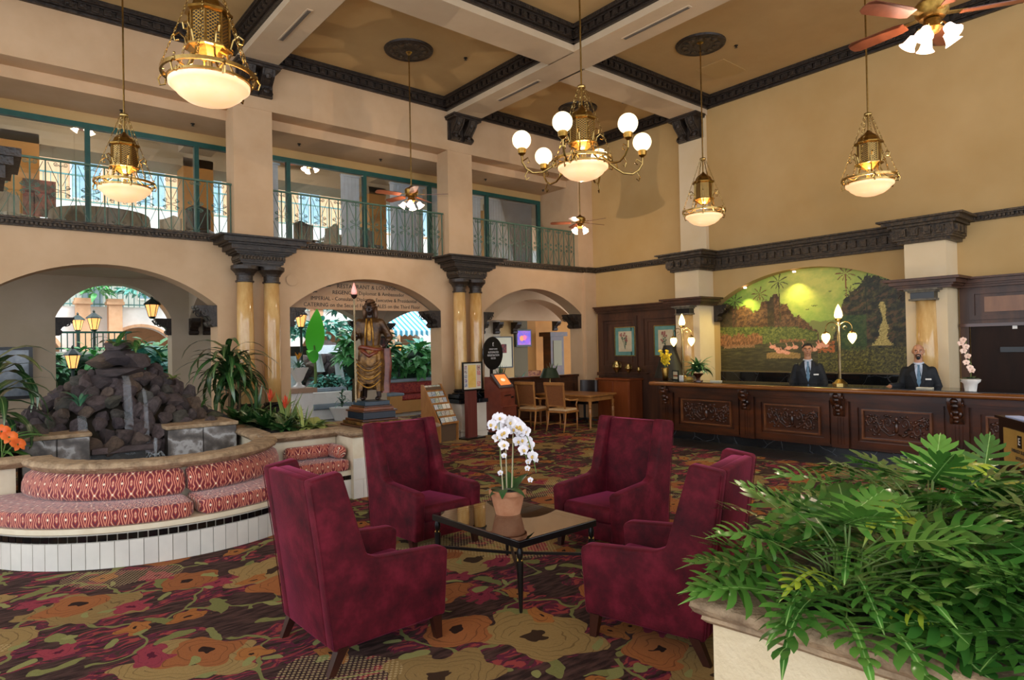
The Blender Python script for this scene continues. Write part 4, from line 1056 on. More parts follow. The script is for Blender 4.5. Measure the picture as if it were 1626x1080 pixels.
tiles_line(*tl, .004, .232, 4, 'tile', M_tile, be); tiles_line(*tl, .24, .293, 6, 'black_tile', M_tileb, be)
# cushions
def cushion(name, pts, prof, label, group=None, puff=.05, u0=0):
    o = sweep(name, pts, prof, M_fab, None, u0, puff=puff, smooth=60)
    return tag(o, label, 'cushion', group)
sc = rprof(-.34, .357, .22, .495, .03)
cushion('seat_cushion', arc(1.435, A0, -91, 50), sc, 'long curved red patterned seat cushion at the left of the bench')
cushion('seat_cushion', arc(1.435, -89.3, -34, 34), sc, 'curved red patterned seat cushion in the middle, behind the left wing chair')
bp = [(.0, .50), (.14, .50), (.165, .54), (.16, .62), (.13, .70), (.06, .748), (.0, .745), (-.0, .6)]
cushion('back_cushion', arc(1.085, -176, -90.8, 50), bp, 'left curved red patterned backrest bolster under the coping')
cushion('back_cushion', arc(1.085, -89.6, -14, 44), bp, 'right curved red patterned backrest bolster rising behind the wing chair', u0=.05)
o = sweep('seat_cushion', dens([(2.78, 7.70), (3.555, 7.70)], .05), rprof(-.21, .357, .23, .495, .03), M_fab, None, puff=.05, smooth=60); tag(o, 'square ended red patterned seat cushion by the statue block', 'cushion')
o = sweep('bolster', dens([(2.86, 7.83), (3.46, 7.83), (3.46, 7.55)], .03), [(.085*cos(a), .585+.085*sin(a)) for a in [2*pi*k/14 for k in range(14)]], M_fab, None, puff=.03, smooth=60); tag(o, 'L shaped round red patterned bolster on the short bench by the statue', 'cushion')
# ---- rocks
def rockmesh(seed, flat=1.0):
    rg = random.Random(seed); bm = bmesh.new(); bmesh.ops.create_icosphere(bm, subdivisions=2, radius=1)
    pl_ = [(Vector((rg.gauss(0, 1), rg.gauss(0, 1), rg.gauss(0, 1))).normalized(), rg.uniform(.52, .86)) for _ in range(13)]
    for v in bm.verts:
        for n_, d in pl_:
            k = v.co.dot(n_)
            if k > d: v.co -= n_*(k-d)
        v.co *= 1+rg.uniform(-.03, .03); v.co.z *= flat
    me = bpy.data.meshes.new('rock'); bm.to_mesh(me); bm.free(); me.materials.append(M_rock)
    for p in me.polygons: p.use_smooth = True
    me.set_sharp_from_angle(angle=R(28)); return me
M_rock = NT('lava_rock')
def _rk():
    n = M_rock; co = n.obj(); oi = n.n('ObjectInfo').outputs['Random']
    base = n.ramp(oi, [(0, lin('#4a3f40')), (.3, lin('#70605e')), (.5, lin('#574c50')), (.7, lin('#7c6858')), (.85, lin('#5c5458')), (1, lin('#5c5c44'))])
    nz = n.n('TexNoise', inp={0: co, 'Scale': 2.5, 'Detail': 7, 'Roughness': .7}).outputs[0]
    c = n.n('HueSaturation', inp={'Color': base, 'Value': n.ma('MULTIPLY_ADD', nz, 2.6, -.35)}).outputs[0]
    n.l(c, n.p.inputs[0]); n.p.inputs['Roughness'].default_value = .55
    b = n.n('Bump', inp={'Strength': .9, 'Distance': .05, 'Height': n.n('TexNoise', inp={0: co, 'Scale': 9, 'Detail': 8, 'Roughness': .75}).outputs[0]}); n.l(b.outputs[0], n.p.inputs['Normal'])
_rk(); M_rock = M_rock.m
RM = [rockmesh(i, 1 if i < 6 else .6) for i in range(8)]
rf = thing('rock_fountain', 'mound of dark lava rocks with thin waterfalls under the left arch', 'fountain', (1.45, 10.0, .72))
rg = random.Random(11); cnt = 0
MB().lathe([(1.08, -.6), (1.08, .05), (.86, .33), (.60, .58), (.36, .84), (.05, 1.0)], 18, sc=(1.0, .72)).build('core', mat('dark_wet_stone', '#1d1a16'), rf)
for z, rx, s in ((.03, 1.24, .135), (.15, 1.15, .13), (.27, 1.04, .125), (.39, .92, .12), (.51, .79, .12), (.63, .66, .115), (.74, .53, .11), (.83, .42, .10)):
    n = int(2*pi*rx*.86/(s*1.35))
    for k in range(n):
        a = 2*pi*(k+rg.uniform(-.25, .25))/n+z*7
        if sin(a) > .45: continue
        p = (rx*cos(a)*rg.uniform(.94, 1.05), rx*.72*sin(a), z+rg.uniform(-.04, .05)); ss = s*rg.uniform(.75, 1.25)
        link('rock', RM[rg.randrange(6)], rf, p, (rg.uniform(0, 6), rg.uniform(0, 6), rg.uniform(0, 6)), (ss*rg.uniform(.9, 1.25), ss*rg.uniform(.8, 1), ss*rg.uniform(.75, 1)))
for p, s, r in (((.02, -.18, .90), (.44, .36, .10), 0), ((-.02, .0, 1.10), (.42, .32, .22), 1), ((.16, -.12, 1.06), (.26, .2, .15), 2), ((-.22, -.15, 1.04), (.22, .2, .14), .5), ((.22, -.25, .80), (.24, .18, .1), .2), ((-.28, -.22, .78), (.26, .2, .12), 2.2), ((.02, .02, 1.24), (.26, .2, .10), .2)):
    link('rock', RM[rg.randrange(8)], rf, p, (0, 0, r), s)
for k in range(16):      # loose rocks at both sides
    x = rg.choice((-1, 1))*rg.uniform(.75, 1.15); ss = rg.uniform(.09, .17)
    link('rock', RM[rg.randrange(6)], rf, (x, -.55+rg.uniform(-.3, .25), .08+ss*.6), (rg.uniform(0, 6), 0, rg.uniform(0, 6)), ss)
# stone blocks of the basin
M_slab = NT('grey_veined_slab')
def _ss():
    n = M_slab; co = n.pos(); d = n.n('TexNoise', inp={0: co, 'Scale': 3, 'Detail': 6}).outputs[1]
    c2 = n.n('VectorMath', operation='MULTIPLY_ADD', inp={0: d, 1: (.8, .8, .8), 2: co}).outputs[0]
    wv = n.n('TexWave', bands_direction='DIAGONAL', inp={0: c2, 'Scale': 1.6, 'Distortion': 3, 'Detail': 4}).outputs[1]
    c = n.ramp(wv, [(0, lin('#4c4743')), (.55, lin('#6c645f')), (.85, lin('#7d7874')), (1, lin('#a8a6a4'))]); n.l(c, n.p.inputs[0]); n.p.inputs['Roughness'].default_value = .35
_ss(); M_slab = M_slab.m
def stoneblock(x0, x1, y0, label, z1=.95):
    t = thing('basin_block', label, 'stone block', (0, 0, 0)); xm = (x0+x1)/2
    MB().box(x0, y0, 0, x1, y0+.9, z1-.04).build('core', mat('dark_wet_stone', '#1d1a16'), t)
    for a, b in ((x0, xm), (xm, x1)): rbox(a+.004, y0-.03, .45, b-.004, y0, z1-.05, .006, 1).build('slab', M_slab, t)
    rbox(x0-.02, y0-.05, z1-.05, x1+.02, y0+.9, z1, .015).build('coping', M_cop, t)
stoneblock(.36, 1.0, 9.0, 'low block faced with grey marble slabs at the left of the fountain pool')
stoneblock(1.80, 2.62, 8.92, 'low block faced with grey marble slabs at the right of the fountain pool')
t = thing('basin_step', 'dark wet stone sill between the two marble faced blocks', 'stone step', (0, 0, 0))
MB().box(1.02, 9.15, 0, 1.78, 9.6, .72).build('sill', mat('dark_wet_stone', '#1d1a16'), t); rbox(1.02, 9.05, .66, 1.78, 9.3, .74, .02).build('ledge', M_rock, t)
M_wat = NT('falling_water')
def _wt():
    n = M_wat; n.t.nodes.remove(n.p); out = n.t.nodes['Material Output']
    s = n.n('TexNoise', inp={0: n.n('Mapping', inp={0: n.pos(), 3: (60, 60, 3)}).outputs[0], 'Scale': 1, 'Detail': 3}).outputs[0]
    g = n.n('BsdfDiffuse', inp={0: (.8, .88, .95, 1)}); tr = n.n('BsdfTransparent')
    mx = n.n('MixShader', inp={0: n.ma('MULTIPLY', s, .24), 1: tr.outputs[0], 2: g.outputs[0]}); n.l(mx.outputs[0], out.inputs[0])
_wt(); M_wat = M_wat.m
for x, w, z1, y1, l in ((-.02, .07, .86, -.56, 'centre'), (.16, .035, .70, -.64, 'right'), (-.5, .08, .40, -.66, 'left')):
    P = []
    for i in range(9):
        q = i/8; y = y1-.30*q**.6; z = z1-(z1-.0)*q*q-.1*q
        for s in (-1, 0, 1): P.append((x+s*w*(.5+.25*q), y+.01*(s == 0), z))
    MB().add(P, [(3*i+j, 3*i+j+1, 3*i+j+4, 3*i+j+3) for i in range(8) for j in (0, 1)]).build('waterfall', M_wat, rf, True)
jt = thing('water_jet', 'small spout of water rising from the pool in front of the rocks', 'water jet', (1.60, 8.55, .54))
MB().lathe([(.035, 0), (.03, .02), (.012, .03), (.01, .1)], 10).build('nozzle', M_obrass, jt)
MB().lathe([(.010, .1), (.018, .22), (.02, .30), (.004, .33)], 8).build('water', M_wat, jt, True)
jm = MB()
for k in range(10):
    a = 2*pi*k/10; jm.tube([(.02*cos(a), .02*sin(a), .12), (.06*cos(a), .06*sin(a), .16), (.1*cos(a), .1*sin(a), .1), (.12*cos(a), .12*sin(a), 0)], .005, 4)
jm.build('spray', M_wat, jt, True, kind='stuff')
# ---- statue
def mblob(parts):
    """parts: list of chains [(p, r), ...] -> tubes with ball joints, one MB"""
    mb = MB()
    for ch_ in parts:
        pts = [Vector(p) for p, r in ch_]; rs = [r for p, r in ch_]
        if len(pts) > 1:
            fp = []; fr = []
            for i in range(len(pts)-1):
                for j in range(4): q = j/4; fp.append(pts[i].lerp(pts[i+1], q)); fr.append(rs[i]*(1-q)+rs[i+1]*q)
            fp.append(pts[-1]); fr.append(rs[-1]); mb.tube(fp, fr, 12)
        for p, r in zip(pts, rs): mb.ball(p, r, 12, 8)
    return mb
def loft(mb, rings, n=20):
    """rings: (cx,cy,z,rx,ry)"""
    vs = []
    for cx, cy, z, rx, ry in rings:
        for k in range(n): a = 2*pi*k/n; vs.append((cx+rx*cos(a), cy+ry*sin(a), z))
    m = len(rings); fs = [(i*n+k, i*n+(k+1) % n, (i+1)*n+(k+1) % n, (i+1)*n+k) for i in range(m-1) for k in range(n)]
    fs += [tuple(range(n-1, -1, -1)), tuple(range((m-1)*n, m*n))]; mb.add(vs, fs); return mb
def remesh(o, vox=.012, sm=4):
    m = o.modifiers.new('remesh', 'REMESH'); m.mode = 'VOXEL'; m.voxel_size = vox; m.use_smooth_shade = True
    s = o.modifiers.new('smooth', 'SMOOTH'); s.iterations = sm; s.factor = .5
def bake(o):
    dg = bpy.context.evaluated_depsgraph_get(); dg.update(); me = bpy.data.meshes.new_from_object(o.evaluated_get(dg)); me.name = o.name
    o.modifiers.clear(); o.data = me
    for p in me.polygons: p.use_smooth = True
def head_parts(mb, c, s=1.0, fwd=-1):
    """head about c (centre), s = height/0.23; faces -Y"""
    x, y, z = c; H = .115*s
    mb.ball((x, y+.008*s, z+.02*s), H*.80, 18, 12, (.86, 1.06, 1.06)); mb.ball((x, y-.028*s, z-.042*s), H*.58, 14, 10, (.92, .95, 1.02))
    mb.ball((x, y-.062*s, z-.088*s), H*.24, 10, 8, (1.1, .8, .8)); mb.ball((x, y-.088*s, z+.03*s), H*.2, 10, 6, (2.5, .5, .42))
    mb.tube([(x, y-.09*s, z+.025*s), (x, y-.106*s, z-.008*s), (x, y-.118*s, z-.022*s), (x, y-.10*s, z-.03*s)], [.008*s, .010*s, .014*s, .008*s], 8)
    for e in (-1, 1):
        mb.ball((x+e*.012*s, y-.106*s, z-.024*s), .008*s, 8, 6); mb.ball((x+e*.081*s, y+.008*s, z-.0*s), .026*s, 8, 8, (.35, .7, 1.15)); mb.ball((x+e*.045*s, y-.068*s, z-.02*s), .024*s, 8, 6, (1, .7, .8))
    mb.ball((x, y-.092*s, z-.052*s), .017*s, 10, 6, (1.5, .6, .42)); mb.ball((x, y-.090*s, z-.063*s), .016*s, 10, 6, (1.3, .6, .45))
    return mb
def hand_parts(mb, w_, fwd, palm_n, s=1.0, curl=.5, side=1):
    """w_: wrist, fwd: pointing dir, palm_n: palm normal; five fingers of differing length"""
    w_ = Vector(w_); f = Vector(fwd).normalized(); n_ = Vector(palm_n).normalized(); sd = f.cross(n_).normalized()*side
    for k in range(4): mb.tube([w_+sd*(.012*(k-1.5))*s, w_+f*.085*s+sd*(.019*(k-1.5))*s], [.015*s, .0125*s], 8)
    mb.ball(w_+f*.03*s, .028*s, 8, 6)
    for k, L in enumerate((.062, .072, .068, .052)):
        b = w_+f*.082*s+sd*(.019*(k-1.5))*s; a1 = curl*.5; d1 = f*cos(a1)+n_*sin(a1); d2 = f*cos(a1*2.6)+n_*sin(a1*2.6)
        mb.tube([b, b+d1*L*.5*s, b+d1*L*.5*s+d2*L*.5*s], [.0098*s, .0088*s, .007*s], 8); mb.ball(b+d1*L*.5*s+d2*L*.5*s, .0072*s, 6, 5)
    tb = w_+f*.02*s-sd*.022*s; d = (f*.7-sd*.7+n_*.3).normalized()
    mb.tube([tb, tb+d*.035*s, tb+d*.035*s+(f*.9-sd*.2+n_*.4).normalized()*.03*s], [.013*s, .0105*s, .008*s], 8); mb.ball(tb+d*.035*s+(f*.9-sd*.2+n_*.4).normalized()*.03*s, .008*s, 6, 5)
M_brz = mat('dark_bronze_skin', '#1d1310', '#33211a', rough=.3, scale=8, metal=.3)
M_gilt = mat('antique_gilt', '#3a2410', '#8a6028', rough=.35, scale=11, metal=.45, bump=.4, bscale=30, contrast=.5)
M_gilt2 = mat('bright_gilt', '#8a5c1c', '#b88838', rough=.3, scale=20, metal=.5, bump=.3)
M_sash = mat('oxblood_painted_sash', '#5a2418', '#7c3c22', rough=.35, scale=10)
st = thing('torch_bearer_statue', 'life-like dark bronze and gilt torch bearer statue in jacket and draped skirt', 'statue', (4.08, 7.93, 1.165), -.62)
s = .76
mb = MB(); loft(mb, [(0, 0, .80*s, .13*s, .10*s), (0, 0, 1.0*s, .15*s, .10*s), (0, 0, 1.2*s, .17*s, .11*s), (0, 0, 1.38*s, .19*s, .10*s), (0, 0, 1.46*s, .10*s, .07*s)])
mb.tube([(0, 0, 1.42*s), (0, -.01, 1.56*s)], [.065*s, .055*s], 12); head_parts(mb, (0, -.015, 1.63*s), s*1.02)
HR = Vector((-.17, -.15, .88)); HL = Vector((.235, -.02, .80))
for chs in ([((-.17*s, 0, 1.38*s), .06*s), ((-.25*s, -.02, 1.12*s), .045*s), (HR, .028*s)], [((.17*s, 0, 1.38*s), .06*s), ((.32*s, .04, 1.12*s), .045*s), (HL, .028*s)],
            [((-.09*s, 0, .82*s), .09*s), ((-.10*s, -.03, .46*s), .06*s), ((-.11*s, .0, .07*s), .04*s)], [((.09*s, 0, .82*s), .09*s), ((.12*s, -.06, .46*s), .06*s), ((.15*s, -.06, .07*s), .04*s)]):
    b = mblob([chs]); mb.add(b.v, b.f)
hand_parts(mb, HR, (-.1, -1, -.1), (1, 0, 0), .85, 1.6, 1); hand_parts(mb, HL, (-.3, -.3, -.9), (-1, 0, 0), .85, 1.0, -1)
bo = mb.build('body', M_brz, st); remesh(bo, .009, 2); bake(bo)
mb = MB(); loft(mb, [(0, 0, .90*s, .165*s, .125*s), (0, 0, 1.0*s, .17*s, .125*s), (0, 0, 1.2*s, .195*s, .135*s), (0, 0, 1.38*s, .215*s, .12*s), (0, .01, 1.47*s, .11*s, .085*s)])
b = mblob([[((-.18*s, 0, 1.38*s), .082*s), ((-.27*s, -.02, 1.12*s), .07*s), (tuple(Vector((-.26*s, -.02, 1.12*s)).lerp(HR, .78)), .05*s)], [((.18*s, 0, 1.38*s), .082*s), ((.33*s, .04, 1.12*s), .07*s), (tuple(Vector((.33*s, .04, 1.12*s)).lerp(HL, .78)), .05*s)]]); mb.add(b.v, b.f)
j = mb.build('jacket', mat('brown_gilt_jacket', '#2a180c', '#5e3f1e', rough=.35, scale=9, metal=.4, bump=.4, bscale=25), st); remesh(j, .012, 3); bake(j)
MB().tube([(-.03, -.105, 1.10), (-.05, -.112, .92), (-.055, -.108, .72)], .012, 6).tube([(.03, -.105, 1.10), (.05, -.112, .92), (.055, -.108, .72)], .012, 6).build('jacket_trim', M_gilt2, st, True, kind='stuff')
mb = MB(); mb.ball((0, -.075, .92), .06, 12, 8, (.75, .6, 2.6)); mb.build('shirt_front', M_gilt2, st, True)
# draped skirt with folds
vs = []; n = 64; zz = [(.74, .135, .105), (.66, .165, .13), (.5, .18, .15), (.35, .175, .15), (.2, .165, .145), (.13, .17, .15)]
for i, (z, rx, ry) in enumerate(zz):
    for k in range(n):
        a = 2*pi*k/n; f = 1+.05*i/5*sin(a*11+i*.6)+.03*sin(a*5+2); zl = z+(.10*i/5 if -2.2 < math.atan2(sin(a), cos(a)) < -1.0 else 0)*1.0
        vs.append((rx*f*cos(a)+(.03 if i > 3 and cos(a) < 0 else 0)*-1, ry*f*sin(a), zl-(.09*(i/5) if cos(a) < -.3 else 0)))
MB().add(vs, [(i*n+k, i*n+(k+1) % n, (i+1)*n+(k+1) % n, (i+1)*n+k) for i in range(5) for k in range(n)]).build('skirt', M_gilt, st, True)
for i in range(6):
    q = i/5; P = [((-.17+.34*u)*(1-.1*q), -.155-.03*sin(pi*u)-.005*i, .56-.055*i-.10*sin(pi*u)) for u in [k/12 for k in range(13)]]
    MB().tube(P, .011, 5).build('drapery_fold', M_gilt2 if i % 2 else M_gilt, st, True)
MB().tube([(.14*cos(a), -.0+.115*sin(a), .70+.02*sin(a*2)) for a in [2*pi*k/24 for k in range(24)]], .03, 8, closed=True).tube([(-.1, -.11, .68), (0, -.15, .60), (.1, -.11, .66)], .028, 8).build('sash', M_sash, st, True)
vs = []; 
for i in range(7):
    z = .70-.1*i
    for k in range(5): vs.append((.13+.035*k+.012*sin(k*3+i), .04+.02*cos(k*4)-.01*i, z))
MB().add(vs, [(i*5+k, i*5+k+1, i*5+k+6, i*5+k+5) for i in range(6) for k in range(4)]).build('side_drape', M_sash, st, True)
mb = MB(); mb.ball((0, .012, 1.255), .085, 16, 12, (1, 1.05, .98)); mb.tube([(-.06, .0, 1.27), (-.075, .03, 1.15), (-.06, .04, 1.05)], [.04, .03, .02], 8).tube([(.06, 0, 1.27), (.078, .02, 1.15), (.07, .0, 1.0)], [.04, .03, .018], 8)
for k in range(4): mb.tube([((.088-.012*k)*cos(a), .015+(.09-.012*k)*sin(a), 1.27+.022*k+.02*sin(a+k)) for a in [2*pi*q/16 for q in range(16)]], .013, 5, closed=True)
hb = mb.build('turban', mat('brown_gilt_turban', '#3c2413', '#5c3a1a', rough=.4, metal=.3), st, True)
for s_ in (-1, 1): MB().ball((s_*.10, -.06 if s_ < 0 else -.09, .035), .05, 12, 7, (.75, 1.6, .6)).build('boot', M_brz, st, True)
SX, SY = -.165, -.245
sp_ = MB()
for k in range(3): sp_.tube([(SX+.007*cos(z*60+k*2.1), SY+.007*sin(z*60+k*2.1), z) for z in [i*.0145 for i in range(96)]], .0075, 5)
sp_.build('twisted_staff', mat('pale_gilt_staff', '#8d7a5c', '#b09a74', rough=.35, metal=.4), st, True)
MB().lathe([(.005, 1.35), (.03, 1.37), (.042, 1.40), (.045, 1.41), (.03, 1.40), (0, 1.39)], 14, (SX, SY, 0)).build('torch_cup', M_brz, st)
MB().lathe([(.02, 1.40), (.04, 1.43), (.035, 1.47), (.02, 1.52), (.006, 1.56), (0, 1.57)], 12, (SX, SY, 0)).build('torch_flame', mat('frosted_red_glass', '#e8b8a8', '#f0d8d0', rough=.2, emis='#ff5a40', es=.35), st, True)
pt = thing('statue_plinth', 'stepped dark blue and brown plinth under the bronze statue', 'plinth', (4.08, 7.93, .84), 0)
for h, z0, z1, m_ in ((.31, 0, .03, M_woodd), (.285, .03, .07, M_gilt), (.26, .07, .10, M_woodd), (.235, .10, .19, mat('dark_blue_black_paint', '#141a24', '#1c2430', rough=.3)), (.255, .19, .21, M_woodd), (.22, .21, .25, mat('copper_brown_paint', '#6b3a22', '#7d4a2c', rough=.35)), (.20, .25, .27, M_woodd), (.18, .27, .325, mat('slate_blue_paint', '#2a3640', '#35424c', rough=.35))):
    rbox(-h, -h, z0, h, h, z1, .005, 1).build('plinth_step', m_, pt)
# ---------------- plants
M_l1 = leafmat('glossy_green_leaf', '#173818', '#2f5c28', rough=.35); M_l2 = leafmat('mid_green_leaf', '#2e5a26', '#4a7c35', rough=.4); M_var = leafmat('yellow_edged_leaf', '#5f7a38', '#a8aa5c', '#2a4a20', .4)
M_grn3 = leafmat('bluish_green_leaf', '#2f6a52', '#4f8c6a', rough=.4)
M_org = mat('orange_flower', '#e2571c', '#f07a30', rough=.5); M_redf = mat('red_orange_bract', '#c83a20', '#e0603a', rough=.5)
def leafset(L, W, droops, m, fold=.15, seg=7, mid=.4): return [strap(L, W, d, fold, seg, 0, mid).mesh('leaf', m, True) for d in droops]
LS = {'long': leafset(.80, .046, (1.7, 2.3, 2.8), M_l1), 'broad': leafset(.26, .055, (.9, 1.4, .5), M_l1), 'fern': leafset(.34, .022, (1.2, 1.8, .8), M_l2),
      'snake': leafset(.55, .030, (.12, .2, .05), M_var, .3), 'snaked': leafset(.6, .03, (.1, .2, .05), M_l1, .3), 'mid': leafset(.40, .035, (1.0, 1.6, 2.1), M_l2), 'blue': leafset(.5, .04, (1.2, 1.8, .7), M_grn3), 'pothos': leafset(.22, .06, (.8, 1.4, 1.9), M_var)}
def rosette(x, y, z, kind, n, label, sc=1.0, stem=0, up=(15, 70), seed=0, cat='plant', name='leafy_plant', tiers=1, par=None):
    t = thing(name, label, cat, (x, y, z)); rg = random.Random(seed+int(x*100)+int(y*77))
    if stem: MB().tube([(0, 0, 0), (.02, 0, stem*.5), (0, .01, stem)], .018, 6).build('stem', mat('brown_stem', '#5b4a30', '#6d5a3a', rough=.9), t)
    for k in range(n):
        a = k*2.39996+rg.uniform(-.3, .3); q = (k+.5)/n; el = R(up[1]-(up[1]-up[0])*q); zz = stem*(1 if tiers == 1 else rg.uniform(.35, 1.0))
        link('leaf', rg.choice(LS[kind]), t, (.015*cos(a), .015*sin(a), zz+.01), (el, rg.uniform(-.2, .2), a-pi/2), sc*rg.uniform(.75, 1.15))
    return t
rosette(2.98, 10.5, .8, 'long', 70, 'tall drooping corn plant between the rocks and the marble columns', 1.0, 1.05, (-5, 75), 1, tiers=2)
rosette(3.25, 10.9, .8, 'long', 20, 'shorter corn plant right behind the tall one by the columns', .9, .75, (0, 70), 2, tiers=2)
rosette(.12, 9.2, .8, 'long', 44, 'drooping corn plant cut off by the left edge', 1.0, .95, (-5, 75), 3, tiers=2)
for i, (x, y, k, n, l, sc) in enumerate(((3.0, 10.0, 'broad', 26, 'low dark leafed plant at the right foot of the rocks', .9), (3.3, 10.2, 'fern', 30, 'green fern below the left marble column', .9), (2.98, 9.45, 'broad', 26, 'glossy dark plant behind the coping, next to the marble block', .9),
    (3.35, 9.6, 'fern', 28, 'green fern below the right marble column', 1.0), (3.02, 8.9, 'broad', 26, 'silvery dark leafed plant left of the bromeliads', .95), (3.4, 9.0, 'fern', 26, 'fern behind the bromeliads', .9), (3.1, 8.45, 'broad', 20, 'low dark plant before the variegated snake plant', .75),
    (3.42, 8.25, 'pothos', 18, 'broad leafed pothos beside the statue block', 1.0), (-.2, 8.9, 'broad', 26, 'dark leafed plant at the left edge under the lilies', 1.0), (.12, 8.75, 'mid', 22, 'strap leafed lily clump with orange flowers at the left edge', .9))):
    rosette(x, y, .8, k, n+8, l, sc*1.35, seed=i+10)
rosette(3.2, 9.9, .8, 'snaked', 6, 'upright snake plant before the left marble column', .9, up=(78, 89), seed=31); rosette(3.3, 8.95, .8, 'snake', 9, 'yellow edged snake plant beside the bromeliads', .9, up=(68, 88), seed=33)
rosette(3.28, 8.3, .8, 'snake', 12, 'yellow edged snake plant closest to the statue', .62, up=(55, 88), seed=32)
def bromeliad(x, y, z, label, h=.3):
    t = rosette(x, y, z, 'mid', 14, label, .7, seed=40, name='bromeliad'); MB().tube([(0, 0, 0), (0, 0, h)], .008, 5).build('stem', M_stem, t)
    b = strap(.16, .02, -.6, .3, 5).mesh('bract', M_redf, True)
    for k in range(9): link('bract', b, t, (0, 0, h-.08+.014*k), (R(40+4*k), 0, k*2.4), 1-.05*k)
bromeliad(3.12, 9.05, .8, 'bromeliad with an orange-red flower spike, left one', .42); bromeliad(3.22, 8.75, .8, 'bromeliad with a bright red flower spike, right one', .34)
me = flower_mesh(M_org).mesh('bloom', M_org, True)
t = thing('orange_lily', 'pair of orange lily flowers at the left edge above the fountain coping', 'flower', (.18, 8.55, .8))
for dx, dy, dz in ((.06, -.1, .22), (.13, -.12, .14), (.0, -.05, .28)):
    MB().tube([(0, 0, 0), (dx*.6, dy*.5, dz*.8), (dx, dy, dz)], .006, 5).build('stem', M_stem, t)
    link('bloom', me, t, (dx, dy, dz), (R(65), 0, dx*4), 2.3)
rosette(.95, 9.45, 1.22, 'blue', 7, 'small pale aloe growing on the left rocks', .62, up=(50, 85), seed=51); rosette(1.38, 9.75, 1.95, 'mid', 9, 'tuft of grass-like leaves on top of the rock mound, left', .95, up=(15, 75), seed=52)
rosette(1.62, 9.75, 1.9, 'mid', 10, 'tuft of grass-like leaves on top of the rock mound, right', .95, up=(15, 80), seed=53); rosette(1.1, 9.5, 1.25, 'pothos', 9, 'yellowish creeper on the left rocks', .4, seed=54); rosette(2.05, 9.75, 1.5, 'pothos', 9, 'yellowish creeper on the right rocks', .5, seed=55)
rosette(2.45, 10.0, 1.05, 'fern', 12, 'thin fern at the right end of the rocks', .8, seed=56)
# framed mirror-like picture on the corridor wall at the left
t = thing('framed_picture', 'large black framed glazed picture on the corridor wall at the left edge', 'picture', (.3, 15.3, 1.05))
MB().box(-.62, -.05, 0, .5, -.0, .06).box(-.62, -.05, .92, .5, 0, .98).box(.44, -.05, .06, .5, 0, .92).box(-.62, -.05, .06, -.56, 0, .92).build('frame', M_black, t, kind='stuff')
MB().box(-.56, -.02, .06, .44, -.005, .92).build('glazed_print', mat('glazed_print', '#9aa6b0', '#5a6672', rough=.08, scale=3), t)
# ================= RECEPTION =================
ct = thing('reception_counter', 'long dark carved wooden reception counter with black marble base', 'counter', (10.45, 8.0, 0))
# local: x+ = towards the wall, y- = along the counter to the right
Lc = 10.6
MB().box(.06, -Lc, 0, .62, .02, .16).build('marble_base', M_bmarb, ct)
MB().box(.05, -Lc, .16, .62, .02, 1.0).build('carcass', M_woodd, ct)
def roundedtop(y0, y1):
    pr = [(.62, 1.035), (-.20, 1.035), (-.235, 1.045), (-.25, 1.07), (-.24, 1.10), (-.20, 1.115), (.62, 1.115)]
    return MB().prism(pr, 'y', y0, y1)
M_nose = mat('polished_walnut_nosing', '#6e3f1c', '#8a5428', rough=.2, scale=3, stretch=(2, .3, 2), coat=.5)
roundedtop(-Lc, .12).build('counter_top', M_nose, ct, 60)
MB().box(-.12, -Lc, 1.115, .60, .05, 1.125).build('granite_inlay', mat('black_granite', '#0d0e0e', '#1c1d1c', rough=.06, scale=60), ct)
MB().box(-.08, -Lc, .94, .05, .05, 1.035).box(-.03, -Lc, .90, .05, .03, .94).build('cornice_mould', M_woodd, ct)
def frame_rect(mb, y0, y1, z0, z1, w, x0, x1):
    mb.box(x0, y0, z0, x1, y0+w, z1).box(x0, y1-w, z0, x1, y1, z1).box(x0, y0+w, z0, x1, y1-w, z0+w).box(x0, y0+w, z1-w, x1, y1-w, z1); return mb
M_carv = mat('carved_oak_relief', '#1e0d07', '#5a3018', rough=.3, scale=12, coat=.3)
def spiral2(cy, cz, r, a0, turns, sgn, n=22):
    return [(0, cy+sgn*r*(1-.85*i/n)*cos(a0+turns*2*pi*i/n), cz+r*(1-.85*i/n)*sin(a0+turns*2*pi*i/n)) for i in range(n+1)]
def relief():
    mb = MB(); rg = random.Random(4)
    for s in (-1, 1):
        mb.tube([(0, s*.03, -.1), (0, s*.12, -.12), (0, s*.25, -.05), (0, s*.33, .08), (0, s*.45, .11)], .012, 5)
        for cy, cz, r, a0 in ((.14, .03, .085, -1.5), (.34, -.04, .08, 1.5), (.44, .05, .06, -1)):
            mb.tube(spiral2(s*cy, cz, r, a0, 1.4, s), .012, 5)
            for k in range(6):
                a = a0+k*.9; mb.ball((0, s*(cy+r*1.15*cos(a)), cz+r*1.1*sin(a)), .026, 6, 4, (.6, 1.2, .6))
        for k in range(14): mb.ball((0, s*rg.uniform(.02, .47), rg.uniform(-.13, .13)), rg.uniform(.012, .024), 6, 4, (.7, 1.3, .8))
    mb.ball((0, 0, -.02), .05, 8, 6, (.6, .7, 1.4)); mb.ball((0, 0, .08), .03, 8, 6, (.6, 1, 1))
    return mb.mesh('carved_relief', M_carv, True)
ME_rel = relief()
